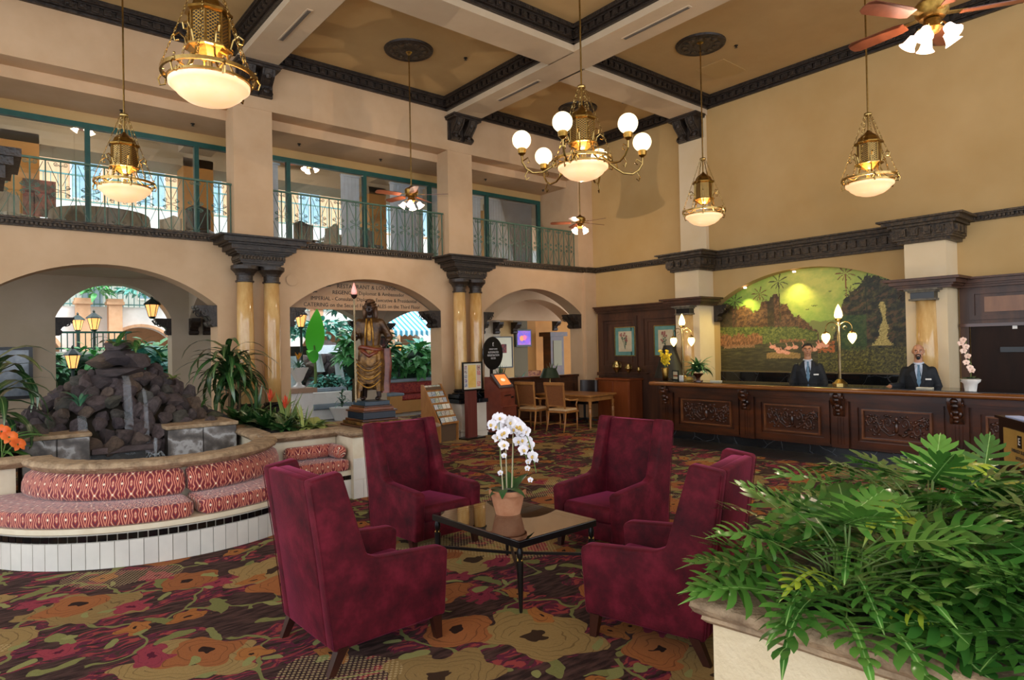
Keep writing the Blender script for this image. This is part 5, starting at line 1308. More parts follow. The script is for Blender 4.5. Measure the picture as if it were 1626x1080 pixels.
def consolemesh():
    mb = MB().prism([(.05, .68), (-.02, .66), (-.05, .70), (-.04, .76), (-.07, .82), (-.13, .88), (-.15, .96), (-.14, 1.03), (.05, 1.03)], 'y', -.085, .085)
    for s in (-1, 1):
        mb.tube([(-.08+.05*(1-i/20)*cos(i*.45), s*.09, .95+.05*(1-i/20)*sin(i*.45)) for i in range(18)], .011, 5)
        mb.ball((-.06, s*.05, .80), .04, 8, 6, (.8, .7, 1.3))
    for z, r in ((.70, .035), (.755, .045), (.83, .05), (.92, .06), (.985, .055)): mb.ball((-.06-(z-.7)*.28, 0, z), r, 8, 6, (.8, 1, .8))
    return mb.mesh('carved_console', M_carv, 55)
ME_con = consolemesh()
pil = [-.12, -1.83, -3.43, -5.02, -6.6, -8.2, -9.8]
for i, y in enumerate(pil):
    p = MB().box(0, y-.13, .16, .05, y+.13, .94).build('pilaster', M_woodd, ct)
    f = MB()
    for k in (-.045, 0, .045): f.box(-.012, y+k-.012, .22, 0, y+k+.012, .64)
    f.build('fluting', M_woodd, p, kind='stuff'); link('carved_console', ME_con, ct, (0, y, 0))
    if i < len(pil)-1:
        a, b = y-.13, pil[i+1]+.13; q = frame_rect(MB(), b+.04, a-.04, .20, .90, .09, .015, .05).build('panel_frame', M_woodd, ct)
        frame_rect(MB(), b+.19, a-.19, .33, .79, .025, .005, .05).build('moulding', mat('worn_edge_wood', '#5a2f17', '#7b4a28', rough=.3, coat=.3), q)
        o = link('carved_relief', ME_rel, ct, (.045, (a+b)/2, .56)); o.scale = (1, (a-b-.46)/1.04, 1.25)
MB().box(.05, .02, .16, .62, .05, .94).build('end_panel', M_woodd, ct)
o = link('carved_console', ME_con, ct, (.25, .05, 0), (0, 0, -pi/2))
# wood panelling left of the mural
wp = thing('wall_panelling', 'dark wood wall panelling with two framed botanical prints, left of the counter', 'panelling', (B, 8.7, 0))
MB().box(-.07, 0, 0, 0, 2.72, 2.68).build('backing', M_wood, wp)
for a, b in ((.12, 1.30), (1.42, 2.6)): frame_rect(MB(), a, b, 1.25, 2.55, .09, -.10, -.07).build('panel_frame', M_wood, wp); frame_rect(MB(), a+.17, b-.17, 1.42, 2.42, .03, -.09, -.07).build('moulding', M_wood, wp)
MB().box(-.13, 0, 1.08, -.07, 2.72, 1.16).build('chair_rail', M_wood, wp)
mb = MB(); cornice_run(mb, (0, -.02), (0, 2.72), (-1, 0), [(2.66, 2.70, .12), (2.70, 2.73, .16), (2.73, 2.79, .20), (2.79, 2.82, .26)]); mb.build('cornice', M_wood, wp)
def colpack(y0, y1, lab, ext):
    yc = (y0+y1)/2
    t = thing('pilaster_cornice', 'wooden cornice over the %s marble half column' % lab, 'cornice', (XP, yc, 2.66))
    mb = MB(); h = (y1-y0)/2
    for z0, z1, d in [(.0, .04, .10), (.04, .07, .14), (.07, .13, .2), (.13, .17, .27)]: mb.box(-d, -h-d*.9, z0, B-XP, h+d*.9, z1)
    mb.build('mouldings', M_wood, t, kind='stuff')
    c = thing('half_column', 'yellow marble half column at the %s of the mural' % lab, 'column', (XP, yc, 0))
    MB().lathe([(.15, 1.2), (.155, 1.6), (.14, 2.48)], 24).build('shaft', M_marb, c, True)
    MB().box(-.17, -.17, 2.50, .0, .17, 2.60).build('capital_band', M_black, c)
    MB().box(-.2, -.2, 2.60, 0, .2, 2.63).box(-.24, -.24, 2.63, 0, .24, 2.66).box(-.19, -.19, 2.47, 0, .19, 2.50).build('capital', M_stg, c, kind='stuff')
    MB().lathe([(.19, 1.1), (.2, 1.13), (.17, 1.15), (.19, 1.18), (.15, 1.2)], 24).box(-.21, -.21, 1.04, 0, .21, 1.10).build('base', M_stg, c, 40, kind='stuff')
    MB().box(-.25, -.25, 0, 0, .25, .96).box(-.28, -.28, .96, 0, .28, 1.04).build('pedestal', M_wood, c, kind='stuff')
colpack(8.05, 8.66, 'left end', 0); colpack(3.48, 4.08, 'right end', 0)
# door section on the right
dw = thing('door_surround', 'dark wood panelled surround and overdoor right of the mural', 'panelling', (B, 3.45, 0))
MB().box(-.06, -3.4, 2.08, 0, 0, 2.68).box(-.06, -.12, 0, 0, 0, 2.08).build('backing', M_wood, dw, kind='stuff')
for a, b in ((-1.5, -.14), (-3.1, -1.7)): frame_rect(MB(), a, b, 2.14, 2.62, .07, -.09, -.06).build('panel_frame', M_wood, dw); MB().box(-.08, a+.2, 2.26, -.06, b-.2, 2.50).build('raised_panel', mat('golden_veneer', '#7a4a22', '#8c5a2e', rough=.3, scale=6, stretch=(1, 1, .2)), dw)
mb = MB(); cornice_run(mb, (0, -3.4), (0, .0), (-1, 0), [(2.66, 2.70, .12), (2.70, 2.73, .16), (2.73, 2.79, .20), (2.79, 2.82, .26)]); mb.build('cornice', M_wood, dw)
MB().box(-.10, -3.4, 2.03, 0, 0, 2.08).build('head_rail', M_woodd, dw)
M_dk = mat('very_dark_door_veneer', '#1a0d07', '#2a170d', rough=.55, scale=4, stretch=(1, 1, .15), spec=.2)
d1 = MB().box(B-.05, .2, 0, B, 3.31, 2.03).build('door_1', M_dk); d1['kind'] = 'structure'
MB().box(B-.07, 2.62, 1.62, B-.05, 2.92, 1.70).build('lock_plate', M_black, d1); MB().box(B-.06, 2.70, 1.98, B-.05, 2.76, 2.07).build('notice', M_white, d1)
MB().box(B-.07, 2.0, 0, B-.05, 2.02, 2.03).build('door_joint', M_black, d1)
# mural
from mathutils import noise as NZ
def mural():
    nx, nz = 330, 170; y0, y1, z0, z1 = 8.07, 4.08, 1.25, 3.33
    def itp(P, x):
        for (a, b), (c, d) in zip(P[:-1], P[1:]):
            if x <= c: return b+(d-b)*(max(x, a)-a)/(c-a)
        return P[-1][1]
    tree = [(0, 300), (60, 250), (120, 270), (170, 300), (210, 310), (265, 285), (330, 330), (345, 350), (400, 330), (430, 250), (480, 270), (520, 220), (560, 200), (590, 300), (640, 300), (660, 350), (700, 410), (740, 400), (780, 440), (830, 490), (880, 530)]
    jung = [(1010, 560), (1050, 400), (1080, 300), (1120, 250), (1180, 220), (1240, 130), (1300, 130), (1380, 160), (1450, 190), (1520, 230), (1600, 230)]
    def lerp(a, b, t): t = max(0, min(1, t)); return tuple(a[i]+(b[i]-a[i])*t for i in range(3))
    def F(x, y, s, o=0, oc=4): return NZ.fractal(Vector((x/s+o+.13*y/s, y/s*1.15, o)), .55, 2.1, oc)*.8
    palms = [(405, 205, 75, 250, (125, 70, 35)), (572, 115, 85, 440, (70, 62, 30)), (1100, 100, 75, 270, (130, 75, 35)), (175, 250, 80, 440, (60, 52, 25)), (1240, 190, 90, 400, (40, 45, 20)), (1130, 235, 50, 330, (70, 60, 28))]
    cols = []
    for j in range(nz+1):
        for i in range(nx+1):
            x = 20+1590*i/nx; y = 850-840*j/nz
            n1 = F(x, y, 60); n2 = F(x, y, 22, 5); n3 = F(x, y, 10, 9, 2)
            d = math.hypot((x-850)/700, (y-150)/420); sky = lerp((196, 190, 92), (112, 146, 56), d*.9+n1*.25); c = sky
            if x < 200: c = lerp(c, (60, 90, 35), (200-x)/500)
            # far hills
            if y > 450+n1*20 and x < 1100: c = (118, 120, 62)
            t = itp(tree, x)+n2*22+n3*12
            if x < 890 and y > t:
                q = F(x, y, 34, 2)
                c = lerp((62, 42, 24), (118, 84, 50), .5+q*1.1+n3*.6)
                if x < 150 or 470 < x < 530: c = lerp(c, (48, 46, 20), .55)
            b = 470+n2*12+(x-100)*.03
            if x < 880 and y > b+(max(0, x-700))*.25: c = lerp((58, 68, 22), (122, 124, 52), .5+n2*.9+n3*.5)
            cl = 560+abs(math.sin(x/45.0))*-30+n2*25 if x < 420 else 590+n2*12
            if (x < 420 or 570 < x < 790) and y > cl: c = lerp((96, 66, 36), (168, 112, 68), .5+F(x*1.6, y*.6, 18, 3)*1.2)
            wl = 640+n2*8-(x-60)*.045 if x < 450 else 622-(x-450)*.05+n3*4
            if y > wl and x < 1060:
                c = lerp((58, 52, 28), (92, 86, 46), .5+F(x*.25, y*1.5, 22, 4)*1.0-(y-600)/500)
                if 60 < x < 350 and y < wl+22+n3*10: c = lerp((120, 84, 52), (170, 130, 86), .5+n3)
            if 455 < x < 740 and y > 690+((x-590)/160)**2*18 and y < 745+n2*8: c = lerp((120, 92, 44), (176, 140, 82), .5+n3)
            jn = itp(jung, x)+n2*26+n3*14 if x > 1000 else 2000
            if x > 1000 and y > jn:
                c = lerp((24, 26, 12), (84, 78, 38), .42+F(x, y, 40, 7)*1.0+n3*.35)
                if F(x+y*.8, y, 50, 8) > .22: c = lerp(c, (104, 74, 44), .7)
                if 1060 < x < 1240 and y > 420: c = lerp(c, (52, 92, 34), .5)
            wf = abs(x-(1355+8*math.sin(y/60)))
            if 330 < y < 650 and x > 1270 and wf < (12+(y-330)*.05+max(0, y-570)*.55+8*math.sin(y/26))*(1+.5*n3): c = lerp((150, 130, 66), (208, 190, 118), .5+n3)
            if y > 690+n2*30-(x-900)*.06 and x > 880: c = lerp((44, 42, 16), (128, 120, 48), .40+n3*.9+n2*.6)
            if 880 < x < 1010 and 610 < y < 700 and n2 > -.1: c = lerp((150, 70, 40), (180, 110, 40), .5+n3)
            for px, py, ln, base, pc in palms:
                if abs(x-px-(y-py)*.03) < 4 and py < y < base: c = pc
                dx, dy = x-px, y-py; rr_ = math.hypot(dx, dy*1.1)
                if rr_ < ln:
                    a = math.atan2(dy+rr_*rr_*-.0035, dx)
                    if math.cos(a*9) > .45+rr_/ln*.5 and (dy < ln*.65): c = lerp(pc, (30, 30, 12), .25+n3)
            for fx, fy in ((508, 650), (548, 668), (598, 690), (632, 700), (645, 660), (700, 655), (820, 655), (850, 675), (800, 672), (905, 640), (890, 655), (940, 645), (565, 690), (780, 645)):
                e = ((x-fx)/26)**2+((y-fy)/15)**2
                if e < 1 or (abs(x-fx+16+math.sin((y-fy)/9)*4) < 3.5 and fy-38 < y < fy): c = lerp((206, 128, 96), (232, 172, 140), .5+n3)
            for bx_, by_ in ((985, 225), (850, 330), (872, 330), (805, 357)):
                if abs((y-by_)-abs(x-bx_)*-.35) < 3 and abs(x-bx_) < 13: c = (70, 70, 30)
            cols.append(c)
    vs = [(0, y0+(y1-y0)*i/nx, z0+(z1-z0)*j/nz) for j in range(nz+1) for i in range(nx+1)]
    fs = [(j*(nx+1)+i, j*(nx+1)+i+1, (j+1)*(nx+1)+i+1, (j+1)*(nx+1)+i) for j in range(nz) for i in range(nx)]
    me = bpy.data.meshes.new('painting'); me.from_pydata(vs, [], fs); ca = me.color_attributes.new('paint', 'FLOAT_COLOR', 'POINT')
    flat = []
    for c in cols:
        for v in c: v = max(0, min(255, v*1.12))/255; flat.append(v/12.92 if v <= .04045 else ((v+.055)/1.055)**2.4)
        flat.append(1)
    ca.data.foreach_set('color', flat)
    n = NT('oil_painting'); at = n.n('Attribute', attribute_name='paint').outputs[0]; n.l(at, n.p.inputs[0]); n.p.inputs['Roughness'].default_value = .45; me.materials.append(n.m)
    return me
t = thing('mural', 'large arched landscape mural of a lagoon with palms, flamingos and a waterfall', 'mural', (B+.235, 0, 0))
link('painting', mural(), t); MB().box(-.01, 4.1, 1.225, .02, 8.05, 1.25).build('frame_edge', mat('dull_gold_frame', '#6b5a30', rough=.4), t)
t = thing('marble_dado', 'black veined marble band below the mural', 'dado', (B+.22, 4.1, 0))
for i in range(8): rbox(-.01, .494*i+.003, 0, .03, .494*(i+1)-.003, 1.22, .003, 1).build('marble_slab', M_bmarb, t)
for i, (y, z) in enumerate(((7.35, 3.02), (6.28, 3.25), (4.98, 3.2))):
    t = thing('mural_spotlight', 'small lit spotlight at the top of the mural arch, '+('left one', 'centre one', 'right one')[i], 'spotlight', (B+.1, y, z))
    MB().lathe([(.03, 0), (.035, -.02), (.03, -.03)], 12).build('lens', M_tulip, t)
    l = bpy.data.lights.new('spot', 'SPOT'); l.energy = 48; l.color = (1, .86, .35); l.spot_size = R(120); l.spot_blend = .8; l.shadow_soft_size = .0
    lo = bpy.data.objects.new('spot', l); COL.objects.link(lo); lo.parent = t; lo.location = (-.02, 0, -.05); lo.rotation_euler = (0, R(18), 0)
# framed botanical prints
M_matt = mat('teal_mount', '#5f8f86', '#6e9c92', rough=.6); M_paper = mat('print_paper', '#c9b894', '#d6c8a6', rough=.7)
for y, l in ((10.5, 'left'), (9.28, 'right')):
    t = thing('botanical_print', 'framed flower print with a teal mount on the wood panelling, %s one' % l, 'picture', (B-.075, y, 1.93))
    frame_rect(MB(), -.33, .33, -.36, .36, .02, -.03, 0).build('frame', M_brass, t, kind='stuff'); MB().box(-.015, -.31, -.34, 0, .31, .34).build('mount', M_matt, t); MB().box(-.02, -.21, -.25, -.015, .21, .25).build('paper', M_paper, t)
    rg = random.Random(int(y*10)); g = MB(); fl_ = MB()
    for k in range(9):
        a = rg.uniform(-1, 1); g.tube([(-.022, 0, -.2), (-.022, a*.06, -.02), (-.022, a*.15, rg.uniform(.03, .2))], .003, 4)
        g.ball((-.021, a*.1, rg.uniform(-.1, .1)), .02, 6, 4, (.1, 1.3, .8)); fl_.ball((-.022, a*.15, rg.uniform(-.02, .2)), .028, 8, 5, (.1, 1, 1))
    g.build('print_leaves', mat('print_green', '#4d6248'), t, kind='stuff'); fl_.build('print_flowers', mat('print_rose', '#96544e', '#b07a68'), t, kind='stuff')
# credenza
t = thing('credenza', 'cherry wood cabinet with two doors standing left of the counter', 'cabinet', (12.05, 10.5, 0))
MB().box(-.20, -.50, .08, .26, .52, 1.0).build('body', M_woodc, t); MB().box(-.17, -.46, 0, .26, .48, .08).build('plinth', M_woodd, t)
rbox(-.25, -.54, 1.0, .27, .55, 1.04, .008).build('top', M_woodc, t)
for a, b in ((-.48, .005), (.015, .5)):
    d = rbox(-.22, a, .12, -.20, b, .97, .004, 1).build('door', M_woodc, t); MB().ball((-.235, b-.04 if a < -.1 else a+.04, .62), .012, 8, 6).build('knob', M_obrass, d)
def vase(x, y, s, l):
    t = thing('brass_vase', l, 'vase', (x, y, 1.165)); MB().lathe([(.04*s, 0), (.03*s, .02*s), (.085*s, .08*s), (.09*s, .13*s), (.04*s, .2*s), (.055*s, .23*s)], 16).build('body', M_brass, t, True)
    for e in (-1, 1): MB().tube([(0, e*.05*s, .2*s), (0, e*.11*s, .19*s), (0, e*.1*s, .1*s), (0, e*.08*s, .09*s)], .007*s, 5).build('handle', M_brass, t)
sh_ = rbox(B-.22, 9.75, 1.15, B-.1, 11.05, 1.165, .003, 1).build('wall_ledge', M_wood); tag(sh_, 'narrow wooden ledge carrying the three brass vases', 'shelf')
for y, s, l in ((10.72, 1.25, 'largest brass vase on the ledge, left'), (10.35, .95, 'middle-sized brass vase on the ledge'), (10.03, .62, 'smallest brass vase on the ledge, right')): vase(B-.165, y, s, l)
# counter lamps
M_fl2 = mat('amber_flame_glass', '#fff0b8', rough=.3, emis='#ffdf88', es=3.0)
def torchere(y, l):
    t = thing('counter_lamp', l, 'lamp', (10.83, y, 1.125))
    MB().lathe([(.12, 0), (.12, .03), (.09, .05), (.05, .09), (.03, .1)], 8).build('base', M_brass, t, 40)
    sp = MB()
    for k in range(4): sp.tube([(.014*cos(z*40+k*pi/2), .014*sin(z*40+k*pi/2), .1+z) for z in [i*.018 for i in range(53)]], .011, 5)
    sp.build('twisted_pole', mat('silvery_brass', '#b8a888', '#8d7c58', rough=.3, metal=1), t, True)
    MB().lathe([(.02, 1.04), (.05, 1.06), (.055, 1.09)], 12).build('cup', M_brass, t)
    MB().lathe([(.045, 1.09), (.065, 1.13), (.055, 1.2), (.03, 1.27), (.004, 1.32)], 12).build('flame_shade', M_fl2, t, True)
    for e in (-1, 1):
        a = MB().tube([(0, 0, .93)]+[(0, e*(.11+.10*-cos(k*pi/8)), .93+.10*sin(k*pi/8)) for k in range(9)]+[(0, e*.21, .87)], .007, 6).tube([(0, e*(.1+.03*cos(k*.6)), .93+.03*sin(k*.6)) for k in range(9)], .005, 5).build('arm', M_brass, t, True)
        MB().lathe([(.02, .88), (.045, .86), (.05, .84)], 12, (0, e*.21, 0)).build('cap', M_brass, a)
        MB().lathe([(.048, .845), (.068, .80), (.06, .75), (.03, .70), (.005, .67)], 12, (0, e*.21, 0)).build('drop_shade', M_fl2, a, True)
    lamp('lamp_light', (-.12, 0, 1.0), 7, (1, .8, .45), 0, t)
torchere(4.72, 'three-light counter lamp with a silver twisted pole between the two clerks'); torchere(7.76, 'three-light counter lamp at the left end of the reception counter')
# items on the counter
CZ = 1.126
t = thing('counter_fern', 'bushy green plant in a dark footed pot on the counter', 'plant', (10.62, 7.27, CZ))
MB().lathe([(.09, 0), (.09, .015), (.03, .03), (.04, .07), (.1, .13), (.11, .15), (.0, .14)], 16).build('pot', M_woodd, t, 40)
rg = random.Random(8); fm = leafset(.28, .03, (1.5, 2.2, 1.0), M_l2)+leafset(.24, .04, (1.8, 1.2), M_grn3)
for k in range(70): a = k*2.4; link('leaf', rg.choice(fm), t, (0, 0, .16+rg.uniform(0, .06)), (R(rg.uniform(20, 85)), rg.uniform(-.3, .3), a), rg.uniform(1.0, 1.45))
t = thing('flower_vase', 'tapered woven vase of bright yellow flowers at the end of the counter', 'vase', (10.60, 8.02, CZ))
MB().lathe([(.05, 0), (.06, .1), (.075, .24), (.07, .25), (.0, .22)], 16).build('vase', M_obrass, t, True)
M_yel = mat('yellow_flower', '#d8b410', '#ecd020', rough=.5); ym = MB()
for k in range(6): a = k*pi/3; ym.ball((.012*cos(a), .012*sin(a), 0), .010, 6, 4, (1, 1, .5))
ym = ym.mesh('bloom', M_yel, True)
for k in range(9):
    a = k*2.4; h = rg.uniform(.3, .5); tip = Vector((.13*cos(a)*rg.uniform(.3, 1), .13*sin(a)*rg.uniform(.3, 1), .25+h*.75))
    MB().tube([(0, 0, .2), tip*.6+Vector((0, 0, .1)), tip], .003, 4).build('stem', M_stem, t)
    for j in range(13): q = j/12; p = Vector((0, 0, .2)).lerp(tip, .4+.6*q); link('bloom', ym, t, p+Vector((rg.uniform(-.03, .03), rg.uniform(-.03, .03), rg.uniform(-.02, .02))), (rg.uniform(0, 3), rg.uniform(0, 3), 0), 1.25)
t = thing('floor_lamp', 'lamp with a big black conical shade behind the yellow flowers', 'lamp', (11.55, 8.62, 0))
MB().lathe([(.16, 0), (.16, .02), (.02, .05), (.02, 1.7)], 16).build('pole', M_brass, t); MB().lathe([(.34, 1.12), (.335, 1.13), (.12, 1.82)], 28, cap=False).build('lamp_shade', mat('black_card_shade', '#15130f', '#221e16', rough=.5), t, True)
MB().ball((0, 0, 1.5), .03, 8, 6).build('bulb', M_tulip, t)
t = thing('notice_sign', 'small dark framed notice standing on the counter', 'sign', (10.72, 7.86, CZ), -.35)
frame_rect(MB(), -.10, .10, 0, .19, .02, -.01, .01).build('frame', mat('green_black_frame', '#18241c'), t, kind='stuff'); MB().box(-.004, -.08, .02, .004, .08, .17).build('card', M_paper, t); MB().box(-.006, -.07, .07, -.004, .07, .10).build('brown_band', M_woodc, t)
o = rbox(-.02, -.05, 0, .02, .05, .10, .004, 1).build('tent_card', M_white, None, None, None, (10.66, 7.68, CZ), (0, 0, -.3)); tag(o, 'small white tent card on the counter beside the framed notice', 'card')
o = MB().lathe([(.03, 0), (.06, .01), (.07, .04), (.04, .065), (0, .07)], 14).build('sweets_bowl', mat('amber_bowl', '#c8a04a', '#a8803a', rough=.3), None, True, None, (10.7, 7.52, CZ)); tag(o, 'small amber bowl on the counter left of the fern', 'bowl')
for x, y, l in ((10.68, 6.92, 'white brochure stack lying on the counter right of the fern'), (10.6, 3.42, 'small cream card lying on the counter right of the bald clerk')):
    o = rbox(-.05, -.1, 0, .05, .1, .02, .003, 1).build('brochure_stack', mat('cream_paper', '#d8d0b8'), None, None, None, (x, y, CZ)); tag(o, l, 'brochures')
t = thing('orchid_pot', 'pale pink orchid in a white scalloped pot at the right of the counter', 'potted orchid', (10.45, 2.82, CZ))
MB().lathe([(.07, 0), (.085, .1), (.12, .13), (.125, .16), (.09, .17), (.0, .15)], 8).build('pot', M_white, t, 40)
ME_pk = flower_mesh().mesh('bloom', mat('pink_orchid_petal', '#f0c8b0', '#f4d8c4', rough=.5), True)
for k in range(7): link('leaf', LS['broad'][k % 3], t, (0, 0, .15), (R(30), 0, k*.9), .6)
pts = [(0, 0, .15), (.0, -.02, .35), (0, .03, .5), (0, .06, .6), (0, .03, .68)]; MB().tube(pts, .005, 5).build('stem', M_stem, t)
for k in range(8):
    q = k/7*3.99; i = int(q) if q < 4 else 3; p = Vector(pts[i]).lerp(Vector(pts[i+1]), q-i) if k else Vector((0, 0, .3)); link('bloom', ME_pk, t, p+Vector((-.03, rg.uniform(-.05, .05), .02)), Vector((-1, rg.uniform(-.6, .2), .2)).to_track_quat('Z', 'Y').to_euler(), 1.25)
for k in range(3):
    o = MB().box(-.13, -.17, 0, .1, .17, .03).box(.0, -.15, .03, .03, .15, .25).build('computer_terminal', M_black, None, None, None, (10.95, (6.3, 3.05, 1.6)[k], CZ)) if False else None
# ---- clerks
M_skin = mat('tan_skin', '#b07a58', '#bd8866', rough=.5, scale=12); M_skin2 = mat('fair_brown_skin', '#b47c5c', '#c48f6e', rough=.45, scale=12)
M_suit = mat('black_navy_suit', '#101216', '#171a20', rough=.75, scale=30); M_shirt = mat('pale_blue_shirt', '#c4cede', '#d2dae6', rough=.7); M_hair = mat('black_hair', '#0d0a09', '#1a1412', rough=.6, scale=40)
M_tie = mat('blue_grey_tie', '#4a6a80', '#5a7c92', rough=.5, scale=30)
def clerk(x, y, rz, H, skin, label, lean, hair, goatee, hands):
    t = thing('person', label, 'person', (x, y, 0), rz); s = H/1.78
    hz = 1.67*s
    mb = MB(); loft(mb, [(0, 0, .86*s, .15*s, .11*s), (0, 0, 1.1*s, .14*s, .10*s), (0, -.01, 1.3*s, .17*s, .11*s), (0, 0, 1.40*s, .11*s, .08*s), (0, 0, 1.49*s, .07*s, .06*s)])
    mb.tube([(0, .005, 1.44*s), (0, -.005, 1.60*s)], [.062*s, .056*s], 12); head_parts(mb, (0, -.02, hz), s*1.0)
    arms = []
    for e, hp in zip((-1, 1), hands):
        sh, el, wr = Vector((e*.175*s, 0, 1.375*s)), Vector((e*(.25)*s, .02, 1.13*s)), Vector(hp)
        arms.append((sh, el, wr)); b = mblob([[(sh-Vector((0, 0, .03)), .045*s), (el, .042*s), (wr, .027*s)]]); mb.add(b.v, b.f); hand_parts(mb, wr, (wr-el).normalized()+Vector((0, -.3, -.25)), (0, 0, -1), s, .35, -e)
        b = mblob([[((e*.09*s, 0, .88*s), .085*s), ((e*.1*s, -.01, .48*s), .06*s), ((e*.1*s, .02, .08*s), .04*s)], [((e*.1*s, .02, .05*s), .04*s), ((e*.11*s, -.13*s, .035*s), .033*s)]]); mb.add(b.v, b.f)
    bo = mb.build('body', skin, t); remesh(bo, .0085, 2); bake(bo)
    mb = MB(); loft(mb, [(0, 0, .74*s, .195*s, .145*s), (0, 0, .9*s, .19*s, .14*s), (0, 0, 1.1*s, .178*s, .13*s), (0, -.005, 1.3*s, .212*s, .145*s), (0, .0, 1.39*s, .195*s, .125*s), (0, .01, 1.445*s, .13*s, .095*s), (0, .015, 1.49*s, .085*s, .08*s)], 28)
    for sh, el, wr in arms: b = mblob([[(sh, .068*s), (el, .062*s), (el.lerp(wr, .9), .048*s)]]); mb.add(b.v, b.f)
    jk = mb.build('jacket', M_suit, t); remesh(jk, .012, 3); bake(jk)
    # shirt triangle, collar, tie, lapels
    yf = lambda z: -.150 if z < 1.3*s else -.150+(z-1.3*s)*.42
    MB().add([(-.055*s, yf(1.46*s)+.002, 1.47*s), (.055*s, yf(1.46*s)+.002, 1.47*s), (.05*s, -.142, 1.38*s), (.03*s, -.155, 1.26*s), (0, -.155, 1.13*s), (-.03*s, -.155, 1.26*s), (-.05*s, -.142, 1.38*s), (0, -.10, 1.48*s), (0, -.12, 1.3*s)], [(0, 1, 2, 3, 4, 5, 6), (0, 7, 1), (0, 6, 5, 4, 8, 7), (1, 7, 8, 4, 3, 2)]).build('shirt_front', M_shirt, t)
    MB().tube([(.062*s*cos(a), .0+.064*s*sin(a), 1.495*s+.012*sin(a)) for a in [2*pi*k/18 for k in range(18)]], .016*s, 6, closed=True).build('collar', M_shirt, t, True)
    MB().add([(-.018*s, -.128, 1.47*s), (.018*s, -.128, 1.47*s), (.013*s, -.15, 1.435*s), (.028*s, -.168, 1.2*s), (0, -.168, 1.12*s), (-.028*s, -.168, 1.2*s), (-.013*s, -.15, 1.435*s)]+[(0, -.10, 1.47*s), (0, -.14, 1.2*s)], [(0, 1, 2, 6), (6, 2, 3, 4, 5), (0, 7, 1), (5, 4, 8), (4, 3, 8)]).build('tie', M_tie, t)
    for e in (-1, 1):
        MB().add([(e*.06*s, -.085, 1.50*s), (e*.115*s, -.115, 1.42*s), (e*.10*s, -.152, 1.36*s), (e*.125*s, -.152, 1.33*s), (e*.01*s, -.168, 1.07*s), (e*.035*s, -.168, 1.24*s), (e*.052*s, -.155, 1.38*s), (e*.08*s, -.12, 1.3*s)], [(0, 1, 2, 6), (6, 2, 3, 5), (5, 3, 4), (0, 7, 1), (3, 7, 4), (4, 7, 5)]).build('lapel', M_suit, t)
    rbox(.085*s, -.163, 1.235*s, .165*s, -.150, 1.26*s, .002, 1).build('name_badge', M_white, t)
    for zz in (1.02, .93): MB().ball((.012, -.15, zz*s), .009, 8, 5, (1, .5, 1)).build('button', M_black, t)
    loft(MB(), [(0, .0, .74*s, .17*s, .125*s), (0, 0, .84*s, .175*s, .13*s), (0, 0, .9*s, .16*s, .12*s)]).build('trouser_top', M_suit, t, True)
    for e in (-1, 1): MB().tube([(e*.09*s, 0, .86*s), (e*.1*s, -.01, .48*s), (e*.1*s, .02, .06*s)], [.1*s, .08*s, .06*s], 14).build('trouser_leg', M_suit, t, True); MB().ball((e*.1*s, -.05*s, .045*s), .06*s, 12, 7, (.75, 2.1, .72)).build('shoe', M_black, t, True)
    hd = (0, -.02, hz)
    for e in (-1, 1):
        MB().ball((e*.032*s, -.105*s, hz+.004*s), .0095*s, 8, 6, (1.3, .6, .6)).build('eye', M_white, t, True); MB().ball((e*.032*s, -.1115*s, hz+.004*s), .0056*s, 8, 6, (1, .5, 1)).build('iris', M_black, t, True)
        MB().tube([(e*.015*s, -.118*s, hz+.026*s), (e*.033*s, -.121*s, hz+.032*s), (e*.052*s, -.105*s, hz+.026*s)], .0038*s, 5).build('eyebrow', M_hair, t, True)
    MB().tube([(-.026*s, -.108*s, hz-.050*s), (-.012*s, -.120*s, hz-.057*s), (0, -.123*s, hz-.058*s), (.012*s, -.120*s, hz-.057*s), (.026*s, -.108*s, hz-.050*s)], .0036*s, 5).build('lips', mat('lip_tone', '#7c4038'), t, True)
    if goatee:
        m = MB(); m.ball((0, -.098*s, hz-.092*s), .028*s, 10, 8, (1, .8, 1.1)); m.tube([(-.032*s, -.10*s, hz-.075*s), (-.030*s, -.112*s, hz-.045*s), (0, -.127*s, hz-.040*s), (.030*s, -.112*s, hz-.045*s), (.032*s, -.10*s, hz-.075*s)], .007*s, 6); m.build('goatee', M_hair, t, True)
        MB().tube([(-.02*s, -.112*s, hz-.050*s), (0, -.121*s, hz-.056*s), (.02*s, -.112*s, hz-.050*s)], .0035*s, 5).build('teeth', M_white, t, True)
    else:
        m = MB(); m.ball((0, -.008*s, hz+.022*s), .1*s, 24, 18, (.87, 1.06, 1.07)); v2 = []
        for v in m.v: v2.append(v if v[2] > hz+(.006-.62*(v[1]+.008)/1.0)*s else ((v[0]*.7), (v[1]+.01)*.7, hz+.02+(v[2]-hz-.02)*.7))
        m.v = v2; m.build('hair', M_hair, t, True)
    return t
def facecam(x, y): return math.atan2(-y, -x)+pi/2
clerk(11.28, 5.46, facecam(11.28, 5.46), 1.81, M_skin, 'clerk with short black hair in a dark suit behind the counter, left of the lamp', 0, True, False, ((-.27, -.16, .92), (.27, -.16, .92)))
clerk(11.28, 3.72, facecam(11.28, 3.72), 1.76, M_skin2, 'smiling bald clerk with a goatee in a dark suit behind the counter, right', 0, False, True, ((-.38, -.30, 1.13), (.26, -.16, .93)))
